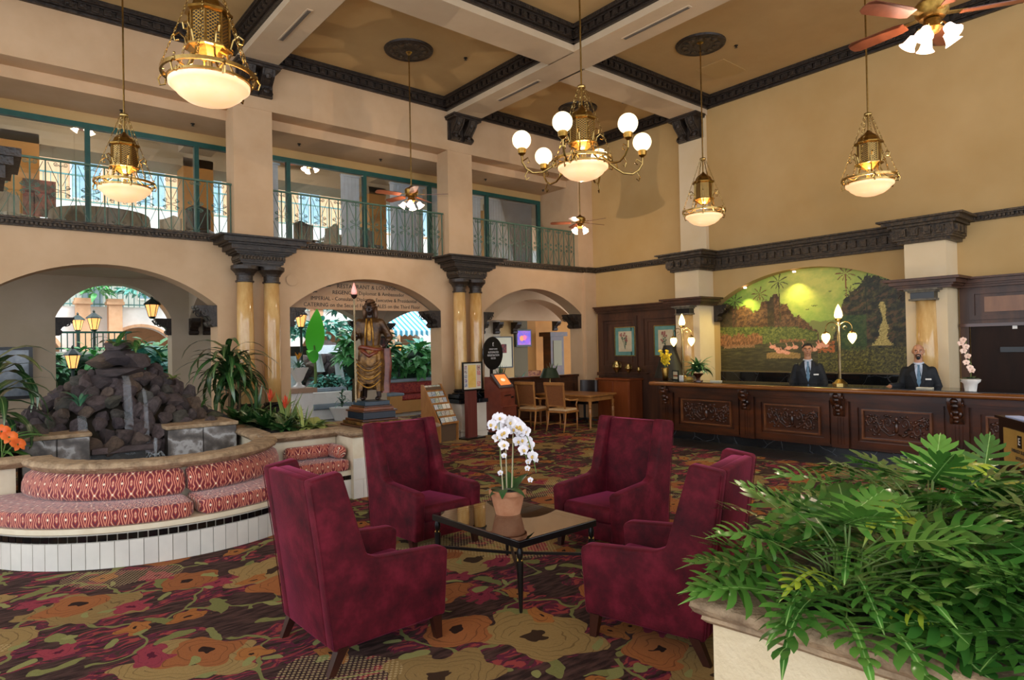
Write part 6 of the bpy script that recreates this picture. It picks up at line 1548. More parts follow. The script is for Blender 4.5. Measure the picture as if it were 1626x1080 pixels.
# podium sign lower right
t = thing('sign_podium', 'dark podium with a gold plaque lettered in dark capitals at the right edge', 'podium', (6.22, 1.37, 0), R(32.5))
MB().box(-.75, .0, 0, .03, .12, 1.22).build('body', mat('espresso_wood', '#1a0b09', '#26120e', rough=.3), t); MB().box(-.77, -.02, 1.22, .05, .14, 1.24).build('top', mat('espresso_wood', '#1a0b09'), t); MB().box(-.6, .02, 1.24, -.1, .12, 1.25).build('paper', mat('bluish_paper', '#a8b4d8'), t)
MB().box(-.66, .12, .90, -.09, .132, 1.16).build('plaque', mat('gold_plaque', '#a8823c', '#b8924a', rough=.4), t)
for (bd, sz, z, mm, x) in (('E', .075, 1.085, M_white, -.375),('EMBASSY SUITES', .036, 1.01, M_ink, -.375), ('HOTELS', .036, .96, M_ink, -.375)):
    if bd == 'E': MB().box(x-.032, .132, 1.04, x+.032, .136, 1.13).build('logo_block', M_black, t)
    text('lettering', bd, sz, mm, t, facing((x, .137, z), (-1, 0, 0), (0, 1, 0)), .001)
# ================= KIOSKS, DESK, CHAIRS, LOUNGE BEYOND =================
M_kred = mat('oxblood_laminate', '#6a3022', '#7a3c2a', rough=.35)
t = thing('check_in_kiosk', 'dark red self service kiosk with an orange touch screen beside the columns', 'kiosk', (8.62, 11.2, 0), R(15)); t.location = (8.60, 10.78, 0)
MB().prism([(-.20, .05), (.26, .05), (.26, 1.22), (.16, 1.22), (-.12, .98), (-.16, .92), (-.16, .62), (-.20, .60)], 'x', -.26, .26).build('body', M_kred, t)
MB().box(-.28, -.22, 0, .28, .28, .06).build('base', M_black, t)
m = Matrix.Translation((0, -.03, 1.13)) @ Matrix.Rotation(R(50), 4, 'X')
b = rbox(-.24, -.18, -.02, .24, .2, .02, .01); b.v = [tuple(m @ Vector(v)) for v in b.v]; sc_ = b.build('screen_housing', mat('grey_plastic', '#5c5250', rough=.4), t)
b = MB().box(-.18, -.12, .02, .18, .15, .025); b.v = [tuple(m @ Vector(v)) for v in b.v]; b.build('screen', mat('orange_screen', '#e8743c', emis='#f07838', es=.8), sc_)
b = MB().ball((0, .01, .026), .06, 14, 6, (1.3, .7, .05)); b.v = [tuple(m @ Vector(v)) for v in b.v]; b.build('screen_logo', mat('peach_screen_mark', '#ffc0a0', emis='#ffb898', es=.8), sc_)
MB().box(-.22, -.26, .58, .22, -.15, .61).build('keyboard_shelf', M_kred, t); MB().box(-.12, -.17, .82, .12, -.158, .835).box(.12, -.17, .76, .2, -.158, .80).build('slot', M_black, t, kind='stuff')
t = thing('round_sign', 'round black sign with white lettering standing behind the kiosk', 'sign', (8.60, 11.12, 0), R(15))
MB().bar((0, 0, 0), (0, 0, 1.5), .05).build('post', M_black, t); MB().lathe([(.15, 0), (.15, .02)], 16).build('base', M_black, t)
MB().lathe([(.35, 0), (.36, .015), (.35, .03)], 40).build('disc', M_black, t, 40, None, (0, -.03, 1.72), (pi/2, 0, 0))
for bd, z, sz in (('E', 1.91, .11), ('EMBASSY SUITES', 1.81, .04), ('AUTOMATED', 1.74, .062), ('REGISTRATION', 1.675, .062), ('KIOSK', 1.61, .062)): text('lettering', bd, sz, mat('white_print', '#d8d8d8', rough=.5), t, facing((0, -.064, z), (1, 0, 0), (0, -1, 0)), .001)
t = thing('poster_stand', 'upright poster in a black frame on a dark red slatted post', 'poster stand', (7.74, 10.72, 0), R(8))
MB().box(-.13, -.05, .03, .13, .04, 1.0).build('post', mat('brown_red_laminate', '#5e2a24', '#6c342c', rough=.4, scale=8, stretch=(6, 1, .1)), t); MB().box(-.26, -.16, 0, .26, .16, .03).build('base', M_black, t)
fr = frame_rect(MB(), -.28, .28, .98, 1.56, .03, 0, .03); fr.v = [(-v[1] if False else v[1], v[0]-.08, v[2]) for v in fr.v]; fr.build('frame', M_black, t, kind='stuff')
MB().box(-.25, -.065, 1.01, .25, -.055, 1.53).build('poster', mat('cream_poster', '#d8d0bc'), t); MB().box(-.12, -.067, 1.04, .10, -.065, 1.50).build('gold_panel', mat('gold_print', '#d8a840', '#e8c870', scale=3), t)
pp = ['#5c6c98', '#7a5a88', '#46506c', '#8a6a50', '#9a3a50', '#c84a60', '#d8b0b0', '#b03868', '#602848']
for k in range(5): MB().box(-.22, -.067, 1.06+.088*k, -.15, -.065, 1.13+.088*k).build('photo_print', mat('photo_print_%d' % k, pp[k], '#c8c8c8', scale=30), t)
for k in range(4): MB().box(.13, -.067, 1.06+.11*k, .23, -.065, 1.16+.11*k).build('photo_print', mat('photo_print_%d' % (k+5), pp[k+5], '#e0c0a0', scale=30), t)
for z in (1.12, 1.2, 1.28, 1.36, 1.42): text('lettering', ['Sunday Brunch', 'Every week', 'Music & food', 'in the atrium', 'Join us'][int((z-1.1)/.08)], .03, M_obrass, t, facing((-.01, -.068, z), (1, 0, 0), (0, -1, 0)), .0005) if False else None
t = thing('brochure_rack', 'slanted rack filled with small printed brochures left of the poster stand', 'rack', (7.15, 11.0, 0), R(10))
sd = [(-.30, 0), (.25, 0), (.25, 1.12), (.18, 1.12), (-.30, .35)]
for s in (-1, 1): MB().prism(sd, 'x', s*.24-.012, s*.24+.012).build('side_panel', M_oak, t)
MB().prism([(.20, 1.10), (.25, 1.10), (.25, .0), (-.25, .0), (-.25, .35)], 'x', -.228, .228).build('back_board', mat('worn_brown_board', '#5a4430'), t)
bc = ['#8c9cb0', '#b8b0a0', '#6c8c7c', '#c8b070', '#a08878', '#4c6c8c', '#d0c8b8', '#7c8c60']
bms = [mat('brochure_%d' % i, c, '#d8d4c4', scale=60, contrast=.3, rnd=.3) for i, c in enumerate(bc)]; rg = random.Random(2)
bme = [MB().box(-.048, -.006, 0, .048, .006, .13).mesh('brochure', m_) for m_ in bms]
for r_ in range(6):
    q = r_/5; y = -.30+.46*q; z = .36+.62*q
    for c in range(4): link('brochure', rg.choice(bme), t, (-.165+.11*c, y-.015, z), (-.45, 0, 0))
    MB().box(-.228, y-.04, z-.01, .228, y-.03, z+.03).build('ledge', M_oak, t)
# low partition in the right arch
t = thing('low_partition', 'waist high dark wood panelled partition under the right arch', 'partition', (8.95, 11.78, 0))
MB().box(0, 0, 0, 2.98, .14, 1.06).build('body', M_wood, t); rbox(-.02, -.05, 1.06, 2.98, .2, 1.12, .01).build('top', M_woodd, t); MB().box(0, -.02, 0, 2.98, 0, .14).build('skirting', M_woodd, t)
for k in range(4): fr = MB(); frame_rect(fr, .1+.72*k, .72+.72*k, .25, .95, .06, 0, .02); fr.v = [(v[1], -v[0], v[2]) for v in fr.v]; fr.build('panel_frame', M_wood, t)
for x, l in ((9.5, 'left of the middle'), (11.35, 'tall clump at the right end')):
    rosette(x, 11.95 if x < 10 else 12.1, 1.13 if False else .95, 'snaked', 16, 'snake plants growing behind the wooden partition, '+l, .75, up=(70, 89), seed=60)
o = MB().box(8.96, 11.95, 0, 11.85, 12.35, .95).build('planter_trough', M_wood); tag(o, 'wooden planter trough behind the low partition', 'planter')
t = rosette(8.95, 11.35, .42, 'snaked', 18, 'tall snake plant in a pale pot between kiosk and desk chairs', 1.15, up=(72, 89), seed=61, name='snake_plant')
MB().lathe([(.12, -.41), (.17, -.1), (.18, 0), (.16, .01), (0, 0)], 18).build('pot', mat('pale_ceramic', '#b8bcc0', rough=.3), t, 40)
# desk
t = thing('writing_desk', 'honey coloured wooden table desk with turned legs before the partition', 'desk', (10.78, 10.72, 0), R(9))
rbox(-.53, -.78, .70, .53, .78, .745, .01).build('top', M_oak, t); MB().box(-.47, -.72, .60, .47, .72, .70).build('apron', M_oak, t)
for sx in (-1, 1):
    for sy in (-1, 1): MB().lathe([(.022, 0), (.03, .03), (.02, .06), (.034, .3), (.038, .42), (.022, .45), (.038, .47), (.024, .5), (.038, .53), (.038, .6)], 12, (sx*.46, sy*.71, 0)).build('leg', M_oak, t, 50)
M_cane = mat('woven_cane', '#7a4620', '#935a2c', rough=.6, scale=60, bump=.4); M_seatf = mat('cream_stripe_seat', '#c8a070', '#d8b88c', rough=.8)
def cane_chair(x, y, rz, label):
    t = thing('desk_chair', label, 'chair', (x, y, 0), rz)      # faces local +Y
    rbox(-.25, -.24, .40, .25, .26, .44, .01).build('seat_frame', M_oak, t); rbox(-.235, -.22, .44, .235, .25, .49, .02).build('seat_cushion', M_seatf, t)
    MB().add([(-.2, -.245, .56), (.2, -.245, .56), (.22, -.32, 1.02), (-.22, -.32, 1.02), (-.2, -.225, .56), (.2, -.225, .56), (.22, -.30, 1.02), (-.22, -.30, 1.02)], [(0,3,2,1),(4,5,6,7),(0,1,5,4),(1,2,6,5),(2,3,7,6),(3,0,4,7)]).build('cane_back', M_cane, t)
    MB().bar((-.22, -.235, .50), (-.245, -.325, 1.04), .035).build('back_post', M_oak, t); MB().bar((.22, -.235, .50), (.245, -.325, 1.04), .035).build('back_post', M_oak, t)
    rbox(-.27, -.345, 1.0, .27, -.30, 1.07, .012).build('crest_rail', M_oak, t); MB().bar((-.22, -.235, .55), (.22, -.235, .55), .03).build('lower_rail', M_oak, t)
    for s in (-1, 1):
        MB().tube([(s*.235, -.27, .72), (s*.26, -.12, .68), (s*.27, .08, .67), (s*.27, .18, .68), (s*.265, .22, .65)], .02, 6).build('arm', M_oak, t, True); MB().tube([(s*.265, .17, .66), (s*.25, .15, .56), (s*.24, .22, .46)], .016, 6).build('arm_support', M_oak, t, True)
        MB().tube([(s*.22, .22, .42), (s*.225, .22, .2), (s*.22, .22, 0)], [.024, .02, .014], 8).build('leg', M_oak, t, True); MB().tube([(s*.22, -.22, .42), (s*.225, -.25, .2), (s*.23, -.31, 0)], [.024, .02, .014], 8).build('leg', M_oak, t, True)
        MB().bar((s*.22, .22, .14), (s*.225, -.26, .14), .018).build('stretcher', M_oak, t)
    MB().bar((-.22, 0, .14), (.22, 0, .14), .018).build('stretcher', M_oak, t)
cane_chair(9.68, 11.0, -pi/2+.25, 'cane backed wooden armchair nearer the kiosk, seen from behind')
cane_chair(9.86, 10.22, -pi/2+.2, 'cane backed wooden armchair at the near side of the desk')
t = thing('office_chair', 'black leather swivel chair behind the desk at the right end', 'chair', (11.35, 11.0, 0), pi/2)
rbox(-.25, -.25, .44, .25, .25, .52, .03).build('seat', M_black, t); vs = []
for i in range(9):
    a = pi*(i/8); xx = -.28*cos(a); yy = -.15-.16*sin(a)
    for k in (0, 1):
        for zz in (.5, 1.0): vs.append((xx*(1-.12*k), yy+.04*k, zz))
fs = []
for i in range(8): b_ = i*4; fs += [(b_, b_+4, b_+5, b_+1), (b_+2, b_+3, b_+7, b_+6), (b_+1, b_+5, b_+7, b_+3), (b_, b_+2, b_+6, b_+4)]
MB().add(vs, fs+[(0, 1, 3, 2), (32, 34, 35, 33)]).build('backrest', mat('black_leather', '#2c2422', '#3a302c', rough=.35), t, 50); MB().lathe([(.03, .06), (.03, .44)], 10).build('column', M_black, t)
for k in range(5): MB().bar((0, 0, .09), (.3*cos(k*2*pi/5), .3*sin(k*2*pi/5), .04), .04).build('base_arm', M_black, t)
t = thing('desk_lamp', 'lamp with a dark green pleated shade standing on the desk behind the chairs', 'lamp', (10.45, 11.25, .745))
MB().lathe([(.09, 0), (.08, .02), (.02, .03), (.03, .12), (.015, .2), (.02, .34)], 14).build('base', M_brass, t, 50); MB().lathe([(.24, .36), (.235, .37), (.15, .58)], 24, cap=False).build('lamp_shade', mat('bottle_green_shade', '#1c2a1c', '#2a3a26', rough=.35), t, True)
# lounge beyond the right arch
struct('wall_lounge', MB().box(12.2, 15.3, 0, 12.72, 15.7, 3.42), M_wallc)
struct('wall_lounge', MB().box(14.2, 17.5, 0, 15.6, 17.8, 3.4), M_orange); struct('wall_lounge', MB().box(15.5, 19.5, 0, 20, 19.8, 3.4), M_orange); struct('floor_lounge', MB().box(12.9, 11.6, -.12, 22, 20, -.001), mat('lounge_carpet', '#4a2a24', '#5c3830', rough=.9)); struct('ceiling_lounge', MB().box(12.9, 15.3, 3.4, 22, 20, 3.6), M_grey)
struct('wall_lounge_pier', MB().box(13.75, 16.52, 0, 14.35, 16.9, 3.4), mat('olive_paint', '#6a5e42', rough=.7))
t = thing('television', 'wall television showing a bright picture, seen under the right arch', 'television', (14.1, 16.45, 1.85)); MB().box(-.33, -.04, 0, .33, .05, .58).build('housing', M_black, t)
MB().box(-.29, -.045, .06, .29, -.04, .53).build('screen', mat('tv_picture', '#5a50c0', '#c070a0', scale=5, contrast=.3, emis='#6a5ac8', es=.5), t)
for dx, dz, c in ((-.1, .28, '#e0905c'), (.02, .3, '#d86a9a'), (.14, .2, '#8c58c8')): MB().ball((dx, -.047, dz), .1, 12, 8, (1, .03, .9)).build('screen_shape', mat('tv_shape'+c[1:], c, emis=c, es=.5), t)
t = thing('framed_print', 'tall cream print with a small red motif in a black frame, under the right arch', 'picture', (12.35, 15.29, 1.22))
MB().box(-.45, -.04, 0, .30, 0, .03).box(-.45, -.04, .92, .30, 0, .95).box(-.45, -.04, .03, -.42, 0, .92).box(.27, -.04, .03, .30, 0, .92).build('frame', M_black, t, kind='stuff'); MB().box(-.42, -.02, .03, .27, 0, .92).build('paper', mat('ivory_paper', '#d8d4b8'), t); MB().box(-.14, -.024, .45, .06, -.02, .72).build('red_motif', mat('red_black_print', '#8c2418', '#3a0c0a', scale=12, contrast=.3), t)
t = thing('dark_wood_column', 'dark wood panelled column in the lounge seen under the right arch', 'column', (16.0, 17.0, 0)); MB().box(-.32, -.2, 0, .32, .2, 2.2).build('shaft', M_woodd, t); MB().box(-.42, -.3, 2.2, .42, .3, 2.35).build('cap', M_woodd, t); MB().box(-.2, -.22, 1.15, .2, -.2, 2.05).build('inset_panel', mat('sage_panel', '#8a8468'), t); corbel(15.8, 16.75, 2.75, -pi/2, 'dark scroll corbel above the lounge column')
t = thing('wall_lamp', 'pair of lit wall lamps beyond the lounge column', 'lamp', (17.0, 17.9, 2.2)); 
for dx in (-.18, .12): MB().ball((dx, 0, 0), .09, 12, 8).build('shade', M_tulip, t, True)
lamp('lamp_light', (0, -.3, .0), 20, parent=t); MB().bar((-.18, .08, 0), (.12, .08, 0), .03).build('bracket', M_brass, t)
t = thing('lounge_sofa', 'patterned banquette back in the lounge under the orange wall', 'sofa', (14.9, 17.1, 0)); rbox(-.6, 0, 0, .6, .3, 1.0, .04).build('back', mat('red_brown_pattern', '#6c2a1c', '#a8703c', scale=12, contrast=.3), t); rbox(-.6, -.4, 0, .6, 0, .45, .04).build('seat', mat('red_brown_pattern', '#6c2a1c'), t)
rosette(13.5, 15.9, .75, 'blue', 22, 'blue-green leafy plant in the window box under the television', .7, seed=70)
o = MB().box(12.95, 15.75, 0, 14.0, 16.2, .75).build('window_box', M_grey); tag(o, 'grey ledge planter under the television', 'planter')
# ================= ATRIUM BEYOND THE ARCADE =================
M_aw = mat('atrium_white_wall', '#ece8e0', '#f2eee8', rough=.7); M_ap = mat('atrium_peach_paint', '#dcae86', '#d2a27a', rough=.7); M_path = mat('atrium_stone_floor', '#8d8a84', '#7a7872', rough=.5)
struct('floor_atrium', MB().box(-14, 15.7, -.12, 30, 34, -.01), M_path)
def farwall():
    poly = [(-14, 3.35), (-14, 0)]
    for c in (-8.0, -4.4, -.8, 2.0 if False else 1.0, 4.45, 7.9, 11.4, 15, 18.5, 22):
        poly += [(c-1.1, 0), (c-1.1, 2.1)]+segarch(c-1.1, c+1.1, 2.1, 2.8, 12)[::-1][1:-1]+[(c+1.1, 2.1), (c+1.1, 0)]
    poly += [(30, 0), (30, 3.35)]; return MB().prism(poly, 'y', 26, 26.4)
struct('wall_atrium', farwall(), M_aw); struct('wall_atrium', MB().box(-14, 28, 0, 30, 28.3, 3.3), M_ap)
struct('floor_gallery', MB().box(-14, 26.0, 3.35, 30, 28.3, 3.5), M_aw); struct('wall_gallery', MB().box(-14, 28, 3.5, 30, 28.3, 6.4), mat('gallery_cream', '#c0c4b8', '#c8ccc0'))
struct('floor_gallery', MB().box(-14, 26.2, 6.4, 30, 28.3, 7.0), M_aw); struct('wall_gallery', MB().box(-14, 28, 7.0, 30, 28.3, 10), M_ap)
struct('wall_atrium_side', MB().box(-14.3, 15.7, 0, -14, 28.3, 10), M_aw); struct('wall_atrium_side', MB().box(30, 15.7, 0, 30.3, 28.3, 10), M_aw)
for i, x in enumerate((-8.0, -5.0, -.6, 2.7, 3.62, 7.2, 10.8, 14.4, 18)):
    t = thing('atrium_pier', ('far off-frame peach pier of the garden arcade, leftmost', 'peach pier of the garden arcade beyond the left edge', 'peach pier of the garden arcade hidden behind the corridor wall', 'square peach pier with a moulded cap beyond the garden lanterns', 'square peach pier with a moulded cap above the rock mound', 'peach pier behind the garden waterfall', 'peach pier behind the corridor pier', 'peach pier beside the striped awning', 'peach pier at the far right of the garden')[i], 'pier', (x, 25.70, 0))
    MB().box(-.2, -.2, 0, .2, .2, 3.55).build('shaft', M_ap, t); MB().box(-.26, -.26, 3.55, .26, .26, 3.65).box(-.23, -.23, 3.65, .23, .23, 3.75).build('cap', M_ap, t, kind='stuff')
for c in (1.0, 4.45, 7.9):
    a = MB(); 
    for (x0, z0), (x1, z1) in zip(segarch(c-1.1, c+1.1, 2.1, 2.8, 14)[:-1], segarch(c-1.1, c+1.1, 2.1, 2.8, 14)[1:]): a.bar((x0, 25.97, z0+.06), (x1, 25.97, z1+.06), .16, .1)
    o = struct('trim_arch', a, M_ap)
struct('door_2', MB().box(2.95, 27.9, 3.5, 3.55, 28, 5.6), mat('blue_grey_door', '#6c7c80', '#7c8c90')); struct('door_3', MB().box(9.0, 27.9, 3.5, 9.7, 28, 5.6), mat('blue_grey_door', '#6c7c80')); struct('window_4', MB().box(15.3, 25.95, 2.95, 16.2, 26, 3.3), mat('blue_grey_door', '#6c7c80'))
simple_rail(-4, 12, 25.95, 3.5, 'pale blue-green railing of the gallery across the garden', .85, .17, mat('pale_teal_metal', '#5c8c88'))
simple_rail(.4, 3.2, 20, 1.95, 'teal garden railing in front of the hedge, behind the rock mound', .5, .13)
simple_rail(-4, 14, 26.1, 7.0, 'upper gallery railing across the garden, seen from the balcony', .95, .2, mat('pale_teal_metal', '#5c8c88'))
o = MB().box(.2, 19.9, 0, 3.4, 20.3, 1.95).build('garden_terrace', M_aw); tag(o, 'white garden terrace wall under the teal railing', 'wall')
M_pole = mat('dark_teal_lamp_post', '#16302c', rough=.4); M_lant = mat('amber_lantern_glass', '#ffca80', emis='#ffb060', es=.9)
def lantern(x, y, z, label, post=True, ph=None, s=1.0):
    t = thing('garden_lantern', label, 'lantern', (x, y, 0 if post else z))
    z0 = z if post else 0
    MB().lathe([(.09*s, z0-.18*s), (.17*s, z0+.15*s)], 6, cap=False).build('glass', M_lant, t)
    f = MB().lathe([(.22*s, z0+.15*s), (.2*s, z0+.19*s), (.07*s, z0+.30*s), (.03*s, z0+.33*s), (.035*s, z0+.37*s), (.005, z0+.42*s)], 6)
    for k in range(6): a = k*pi/3; f.bar((.092*s*cos(a), .092*s*sin(a), z0-.18*s), (.172*s*cos(a), .172*s*sin(a), z0+.15*s), .014*s)
    f.lathe([(.10*s, z0-.18*s), (.06*s, z0-.24*s)], 6).build('frame', M_pole, t, kind='stuff')
    if post: MB().lathe([(.12, 0), (.1, .3), (.04, .4), (.035, z0-.22*s)], 10).build('post', M_pole, t)
    else: MB().tube([(0, 0, -.22), (.05, 0, -.3), (.25, 0, -.28), (.33, 0, -.28)], .02, 6).build('bracket', M_pole, t)
lantern(1.62, 17.3, 1.72, 'large lit garden lantern in front of the hedge, left of the rock mound', s=.85); lantern(2.08, 20.9, 2.68, 'smaller lit lantern above the garden railing, left one', s=.8); lantern(2.30, 19.6, 2.66, 'lit lantern above the garden railing, right one', s=.85); lantern(2.86, 15.45, 2.78, 'lit wall lantern hung from the right side of the garden arch', post=False, s=.75)
lantern(7.1, 18.0, 2.72, 'lit street lantern left of the banana leaf')
lantern(9.95, 17.5, 1.86, 'lit garden lantern right of the corridor pier', s=.7)
# foliage
def bush(x, y, z, rx, ry, rz, n, m, label, L=.3, seed=1, name='shrub', cat='shrub'):
    rg = random.Random(seed); t = thing(name, label, cat, (x, y, z)); mb = MB()
    s = strap(L, L*.2, 1.0, .15, 4)
    for k in range(n):
        a = rg.uniform(0, 2*pi); e = math.acos(rg.uniform(-.2, 1)); q = rg.uniform(.75, 1); p = Vector((rx*sin(e)*cos(a)*q, ry*sin(e)*sin(a)*q, rz*cos(e)*q))
        M_ = Matrix.Translation(p) @ Euler((rg.uniform(-.6, .9), rg.uniform(-.5, .5), a-pi/2)).to_matrix().to_4x4() @ Matrix.Scale(rg.uniform(.6, 1.1), 4)
        mb.add([M_ @ Vector(v) for v in s.v], s.f)
    mb.build('foliage', m, t, kind='stuff'); MB().tube([(0, 0, -z), (0, 0, 0)], [.06, .03], 6).build('trunk', mat('brown_stem', '#5b4a30'), t) if .2 < z < 2 else None
    if z < 2: MB().ball((0, 0, 0), 1, 12, 8, (rx*.75, ry*.75, rz*.75)).build('inner_foliage', mat('deep_green_painted_shade', '#12301c', '#1c4226', rough=.8), t)  # solid filler ball; shade inside the bush is put into its dark colour
    return t
M_g1 = mat('garden_green', '#3c8a4c', '#6cb868', rough=.45, scale=9); M_g2 = mat('garden_blue_green', '#3c8c80', '#7cc8b4', rough=.4, scale=9); M_g3 = mat('garden_dark_green', '#2a6a40', '#4c9658', rough=.45, scale=9)
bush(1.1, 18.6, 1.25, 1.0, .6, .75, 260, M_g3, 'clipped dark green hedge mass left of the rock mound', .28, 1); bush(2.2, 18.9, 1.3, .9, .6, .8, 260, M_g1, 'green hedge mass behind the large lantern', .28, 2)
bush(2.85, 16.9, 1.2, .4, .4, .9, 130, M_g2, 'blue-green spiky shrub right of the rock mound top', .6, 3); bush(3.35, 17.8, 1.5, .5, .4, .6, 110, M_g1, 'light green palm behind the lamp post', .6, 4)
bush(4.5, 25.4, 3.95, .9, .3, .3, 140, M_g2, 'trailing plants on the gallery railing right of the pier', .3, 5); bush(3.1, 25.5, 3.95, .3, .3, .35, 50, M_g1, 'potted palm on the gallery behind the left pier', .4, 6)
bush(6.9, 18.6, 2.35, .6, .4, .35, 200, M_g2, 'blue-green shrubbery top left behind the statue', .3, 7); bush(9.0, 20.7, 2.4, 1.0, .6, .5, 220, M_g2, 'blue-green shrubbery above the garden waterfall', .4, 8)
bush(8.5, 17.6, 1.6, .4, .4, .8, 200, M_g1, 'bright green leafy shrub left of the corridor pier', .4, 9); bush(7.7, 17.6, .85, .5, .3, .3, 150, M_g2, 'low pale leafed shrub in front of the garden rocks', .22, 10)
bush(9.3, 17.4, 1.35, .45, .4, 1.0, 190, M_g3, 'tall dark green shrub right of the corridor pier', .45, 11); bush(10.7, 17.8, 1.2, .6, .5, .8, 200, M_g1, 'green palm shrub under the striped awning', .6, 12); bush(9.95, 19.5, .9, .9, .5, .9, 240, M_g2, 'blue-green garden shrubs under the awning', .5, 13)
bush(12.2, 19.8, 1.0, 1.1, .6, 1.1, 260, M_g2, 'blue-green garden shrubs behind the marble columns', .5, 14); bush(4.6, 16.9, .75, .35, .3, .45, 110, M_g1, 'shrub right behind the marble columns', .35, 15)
# garden rocks with waterfall
t = thing('garden_waterfall', 'rocky garden cascade with white water behind the statue', 'waterfall', (8.2, 19.4, 0)); rg = random.Random(21)
for k in range(70):
    x = rg.uniform(-2.4, 1.9); z = rg.uniform(.2, 1.95); link('rock', RM[rg.randrange(8)], t, (x, .35*z+rg.uniform(-.15, .15), z), (rg.uniform(0, 6), rg.uniform(0, 6), rg.uniform(0, 6)), rg.uniform(.28, .5))
MB().box(-2.6, .6, 0, 2.2, 1.2, 2.0).build('core', mat('dark_wet_stone', '#1d1a16'), t)
M_ww = mat('white_water', '#c8dce8', '#e8f0f4', rough=.4, scale=14, stretch=(3, 3, .3))
for x, w, z1, z0 in ((-.95, .16, 1.7, .4), (-.15, .10, 1.95, 1.2), (.55, .12, 1.5, .5), (-1.3, .12, 1.2, .2), (.2, .3, 2.02, 1.75)):
    P = []
    for i in range(7): q = i/6; P += [(x-w*(1+.4*q), -.18-.3*q, z1-(z1-z0)*q), (x, -.26-.3*q, z1-(z1-z0)*q), (x+w*(1+.4*q), -.18-.3*q, z1-(z1-z0)*q)]
    MB().add(P, [(3*i+j, 3*i+j+1, 3*i+j+4, 3*i+j+3) for i in range(6) for j in (0, 1)]).build('water', M_ww, t, True)
# banana leaf
t = thing('banana_plant', 'banana plant with one huge leaf coloured bright green as if backlit above the cascade', 'plant', (7.25, 17.5, 0)); MB().tube([(0, 0, 0), (.05, 0, 1.2), (.02, 0, 2.0)], [.05, .04, .02], 8).build('stem', M_stem, t)
M_ban = NT('banana_leaf_painted_backlight'); M_ban.p.inputs[0].default_value = lin('#58d030'); M_ban.p.inputs['Roughness'].default_value = .4; M_ban = M_ban.m  # plain colour brightened to stand for daylight shining through the leaf
link('leaf', strap(1.35, .26, .35, .12, 9).mesh('leaf', M_ban, True), t, (.0, 0, 1.75), (R(84), .1, -.35)); link('leaf', strap(1.0, .16, 1.6, .12, 9).mesh('leaf', M_ban, True), t, (.0, 0, 1.5), (R(60), 0, 2.6))
bush(7.9, 17.0, 2.95, .35, .2, .25, 60, M_g2, 'hanging leafy branch beside the banana leaf', .32, 16)
# urn on pedestal
t = thing('garden_urn', 'white garden urn with an orange bromeliad on a stone pedestal', 'urn', (6.25, 16.05, 0)); MB().box(-.26, -.26, 0, .26, .26, .8).build('pedestal_shaft', M_aw, t); MB().box(-.34, -.34, .8, .34, .34, .92).build('pedestal_cap', mat('peach_stone', '#b08c70'), t)
MB().lathe([(.16, .92), (.16, .96), (.08, 1.0), (.06, 1.06), (.12, 1.14), (.18, 1.28), (.24, 1.40), (.25, 1.43), (.2, 1.43), (0, 1.38)], 24).build('urn_bowl', M_white, t, 50)
for k in range(14): link('leaf', LS['blue'][k % 3], t, (0, 0, 1.4), (R(35+3*k), 0, k*2.4), .8)
MB().tube([(0, 0, 1.4), (0, 0, 1.72)], .01, 5).build('flower_stem', M_stem, t); b_ = strap(.2, .025, -.5, .3, 5).mesh('bract', mat('yellow_orange_bract', '#f0a020'), True)
for k in range(8): link('bract', b_, t, (0, 0, 1.62+.01*k), (R(45), 0, k*2.4), .9)
# garden seats
M_bst = mat('blue_grey_stone', '#7c8c98', '#8c9aa4', rough=.5)
t = thing('garden_wall_seat', 'pale blue-grey garden seat wall with cushions behind the statue', 'seat', (7.2, 16.9, 0)); rbox(-.55, 0, .72, .75, .35, .82, .03).build('upper_coping', M_bst, t); rbox(-.5, -.15, .48, .75, .05, .68, .06).build('back_cushion', mat('slate_blue_cushion', '#5c7484', '#6c8494', rough=.8), t); rbox(-.75, -.45, .28, .75, -.05, .42, .04).build('seat_slab', M_bst, t); MB().box(-.5, -.3, 0, .75, .3, .72).build('core', M_aw, t)
t = thing('potted_shrub', 'leafy shrub in a pale bowl planter left of the statue', 'plant', (7.42, 16.08, 0)); MB().lathe([(.2, 0), (.32, .3), (.34, .34), (.3, .34), (0, .3)], 20).build('pot', M_white, t, 50); rg = random.Random(5)
for k in range(34): link('leaf', LS['broad' if k % 2 else 'blue'][k % 3], t, (0, 0, .34+.012*k), (R(rg.uniform(5, 60)), 0, k*2.4), .62)
t = thing('garden_settee', 'red patterned built-in garden settee with a stone coping right of the corridor pier', 'sofa', (9.95, 16.9, 0)); M_rp = mat('red_garden_fabric', '#7c1c20', '#a83c2c', rough=.7, scale=22, contrast=.25)
rbox(-.9, .25, .85, 1.2, .65, .95, .02).build('coping', M_bst, t); MB().box(-.9, .3, 0, 1.2, .6, .85).build('wall', M_ap, t); rbox(-.7, .12, .5, 1.1, .3, .84, .05).build('back_cushion', M_rp, t); rbox(-.5, -.25, .34, 1.1, .15, .5, .05).build('seat_cushion', M_rp, t); MB().box(-.9, -.3, 0, 1.1, .3, .34).build('base', M_orange, t)
rbox(-.95, -.5, .5, -.45, .2, .58, .03).build('arm_coping', M_bst, t); MB().box(-.9, -.45, 0, -.5, .2, .5).build('arm', M_orange, t)
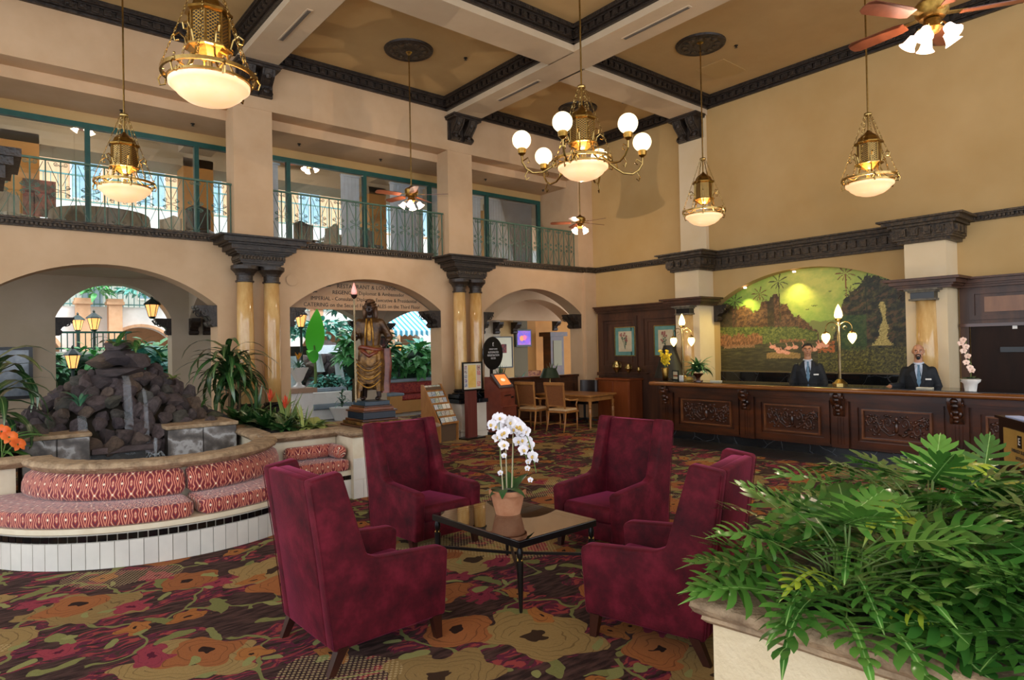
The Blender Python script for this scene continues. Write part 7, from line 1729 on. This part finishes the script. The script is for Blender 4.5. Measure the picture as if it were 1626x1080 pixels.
# awning
M_aws = NT('blue_striped_awning')
def _aw():
    n = M_aws; s = n.n('SeparateXYZ', inp={0: n.pos()}).outputs[0]; m = n.ma('GREATER_THAN', n.ma('FRACT', n.ma('MULTIPLY', s, 4.2)), .5); c = n.mix(m, lin('#3d8fae'), lin('#d4e8ee')); n.l(c, n.p.inputs[0]); n.p.inputs['Roughness'].default_value = .8
_aw(); M_aws = M_aws.m
for x0, x1, y, z, l in ((12.6, 16.0, 22.5, 2.55, 'large blue and white striped garden awning seen right of the statue'), (16.5, 20, 20.6, 2.45, 'blue and white striped awning seen under the right arch')):
    t = thing('striped_awning', l, 'awning', (x0, y, z)); L = x1-x0
    MB().add([(0, 0, 0), (L, 0, 0), (L, 1.6, .95), (0, 1.6, .95), (0, 0, .03), (L, 0, .03), (L, 1.6, .98), (0, 1.6, .98)], [(0,3,2,1),(4,5,6,7),(0,1,5,4),(1,2,6,5),(2,3,7,6),(3,0,4,7)]).build('canopy', M_aws, t)
    poly = [(0, 0), (0, -.12)]; n_ = int(L/.24)
    for i in range(n_): poly += [((i+.5)*L/n_, -.2), ((i+1)*L/n_, -.12)]
    MB().prism(poly+[(L, 0)], 'y', -.01, .01).build('valance', M_aws, t); MB().bar((.1, .05, 0), (.1, .05, -z), .06).build('pole', M_white, t)
    MB().bar((L-.1, .05, 0), (L-.1, .05, -z), .06).build('pole', M_white, t)
# hanging print on the corridor pier behind the statue
t = thing('framed_poster', 'black framed dark poster on the corridor pier right of the statue', 'picture', (8.17, 15.29, 1.15)); MB().box(-.15, -.04, 0, .13, 0, 1.05).build('frame', M_black, t); MB().box(-.11, -.045, .06, .09, -.04, .99).build('print', mat('dark_photo_print', '#2a2022'), t)
t = thing('glazed_picture', 'pale blue glazed panel on the left of the corridor pier', 'picture', (7.78, 15.29, .8)); MB().box(-.14, -.03, 0, .10, 0, 1.25).build('frame', mat('pale_blue_frame', '#7ca8c4'), t); MB().box(-.11, -.034, .04, .07, -.03, 1.2).build('print', mat('blue_map_print', '#8cc0d8', '#6aa0c0', scale=6), t)
# gallery windows across the garden (each window a thing of the facade with its pane)
M_gw = mat('blue_grey_window', '#7fa0b4', '#98b8c8', rough=.2)
kk = 5
for z, zn in ((3.9, 1.5), (7.5, 1.5)):
    for i in range(12):
        x = -3.2+2.1*i
        if 2.6 < x < 3.8 and z < 5: continue
        w_ = struct('window_%d' % kk, MB().box(x-.5, 27.93, z, x+.5, 28.0, z+zn), M_white); kk += 1
        for s_ in (-1, 1): MB().box(x+s_*.24-.2, 27.91, z+.07, x+s_*.24+.2, 27.93, z+zn-.07).build('pane', M_gw, w_)
struct('trim_gallery', MB().box(-14, 25.9, 6.35, 30, 26.2, 7.0), M_aw)
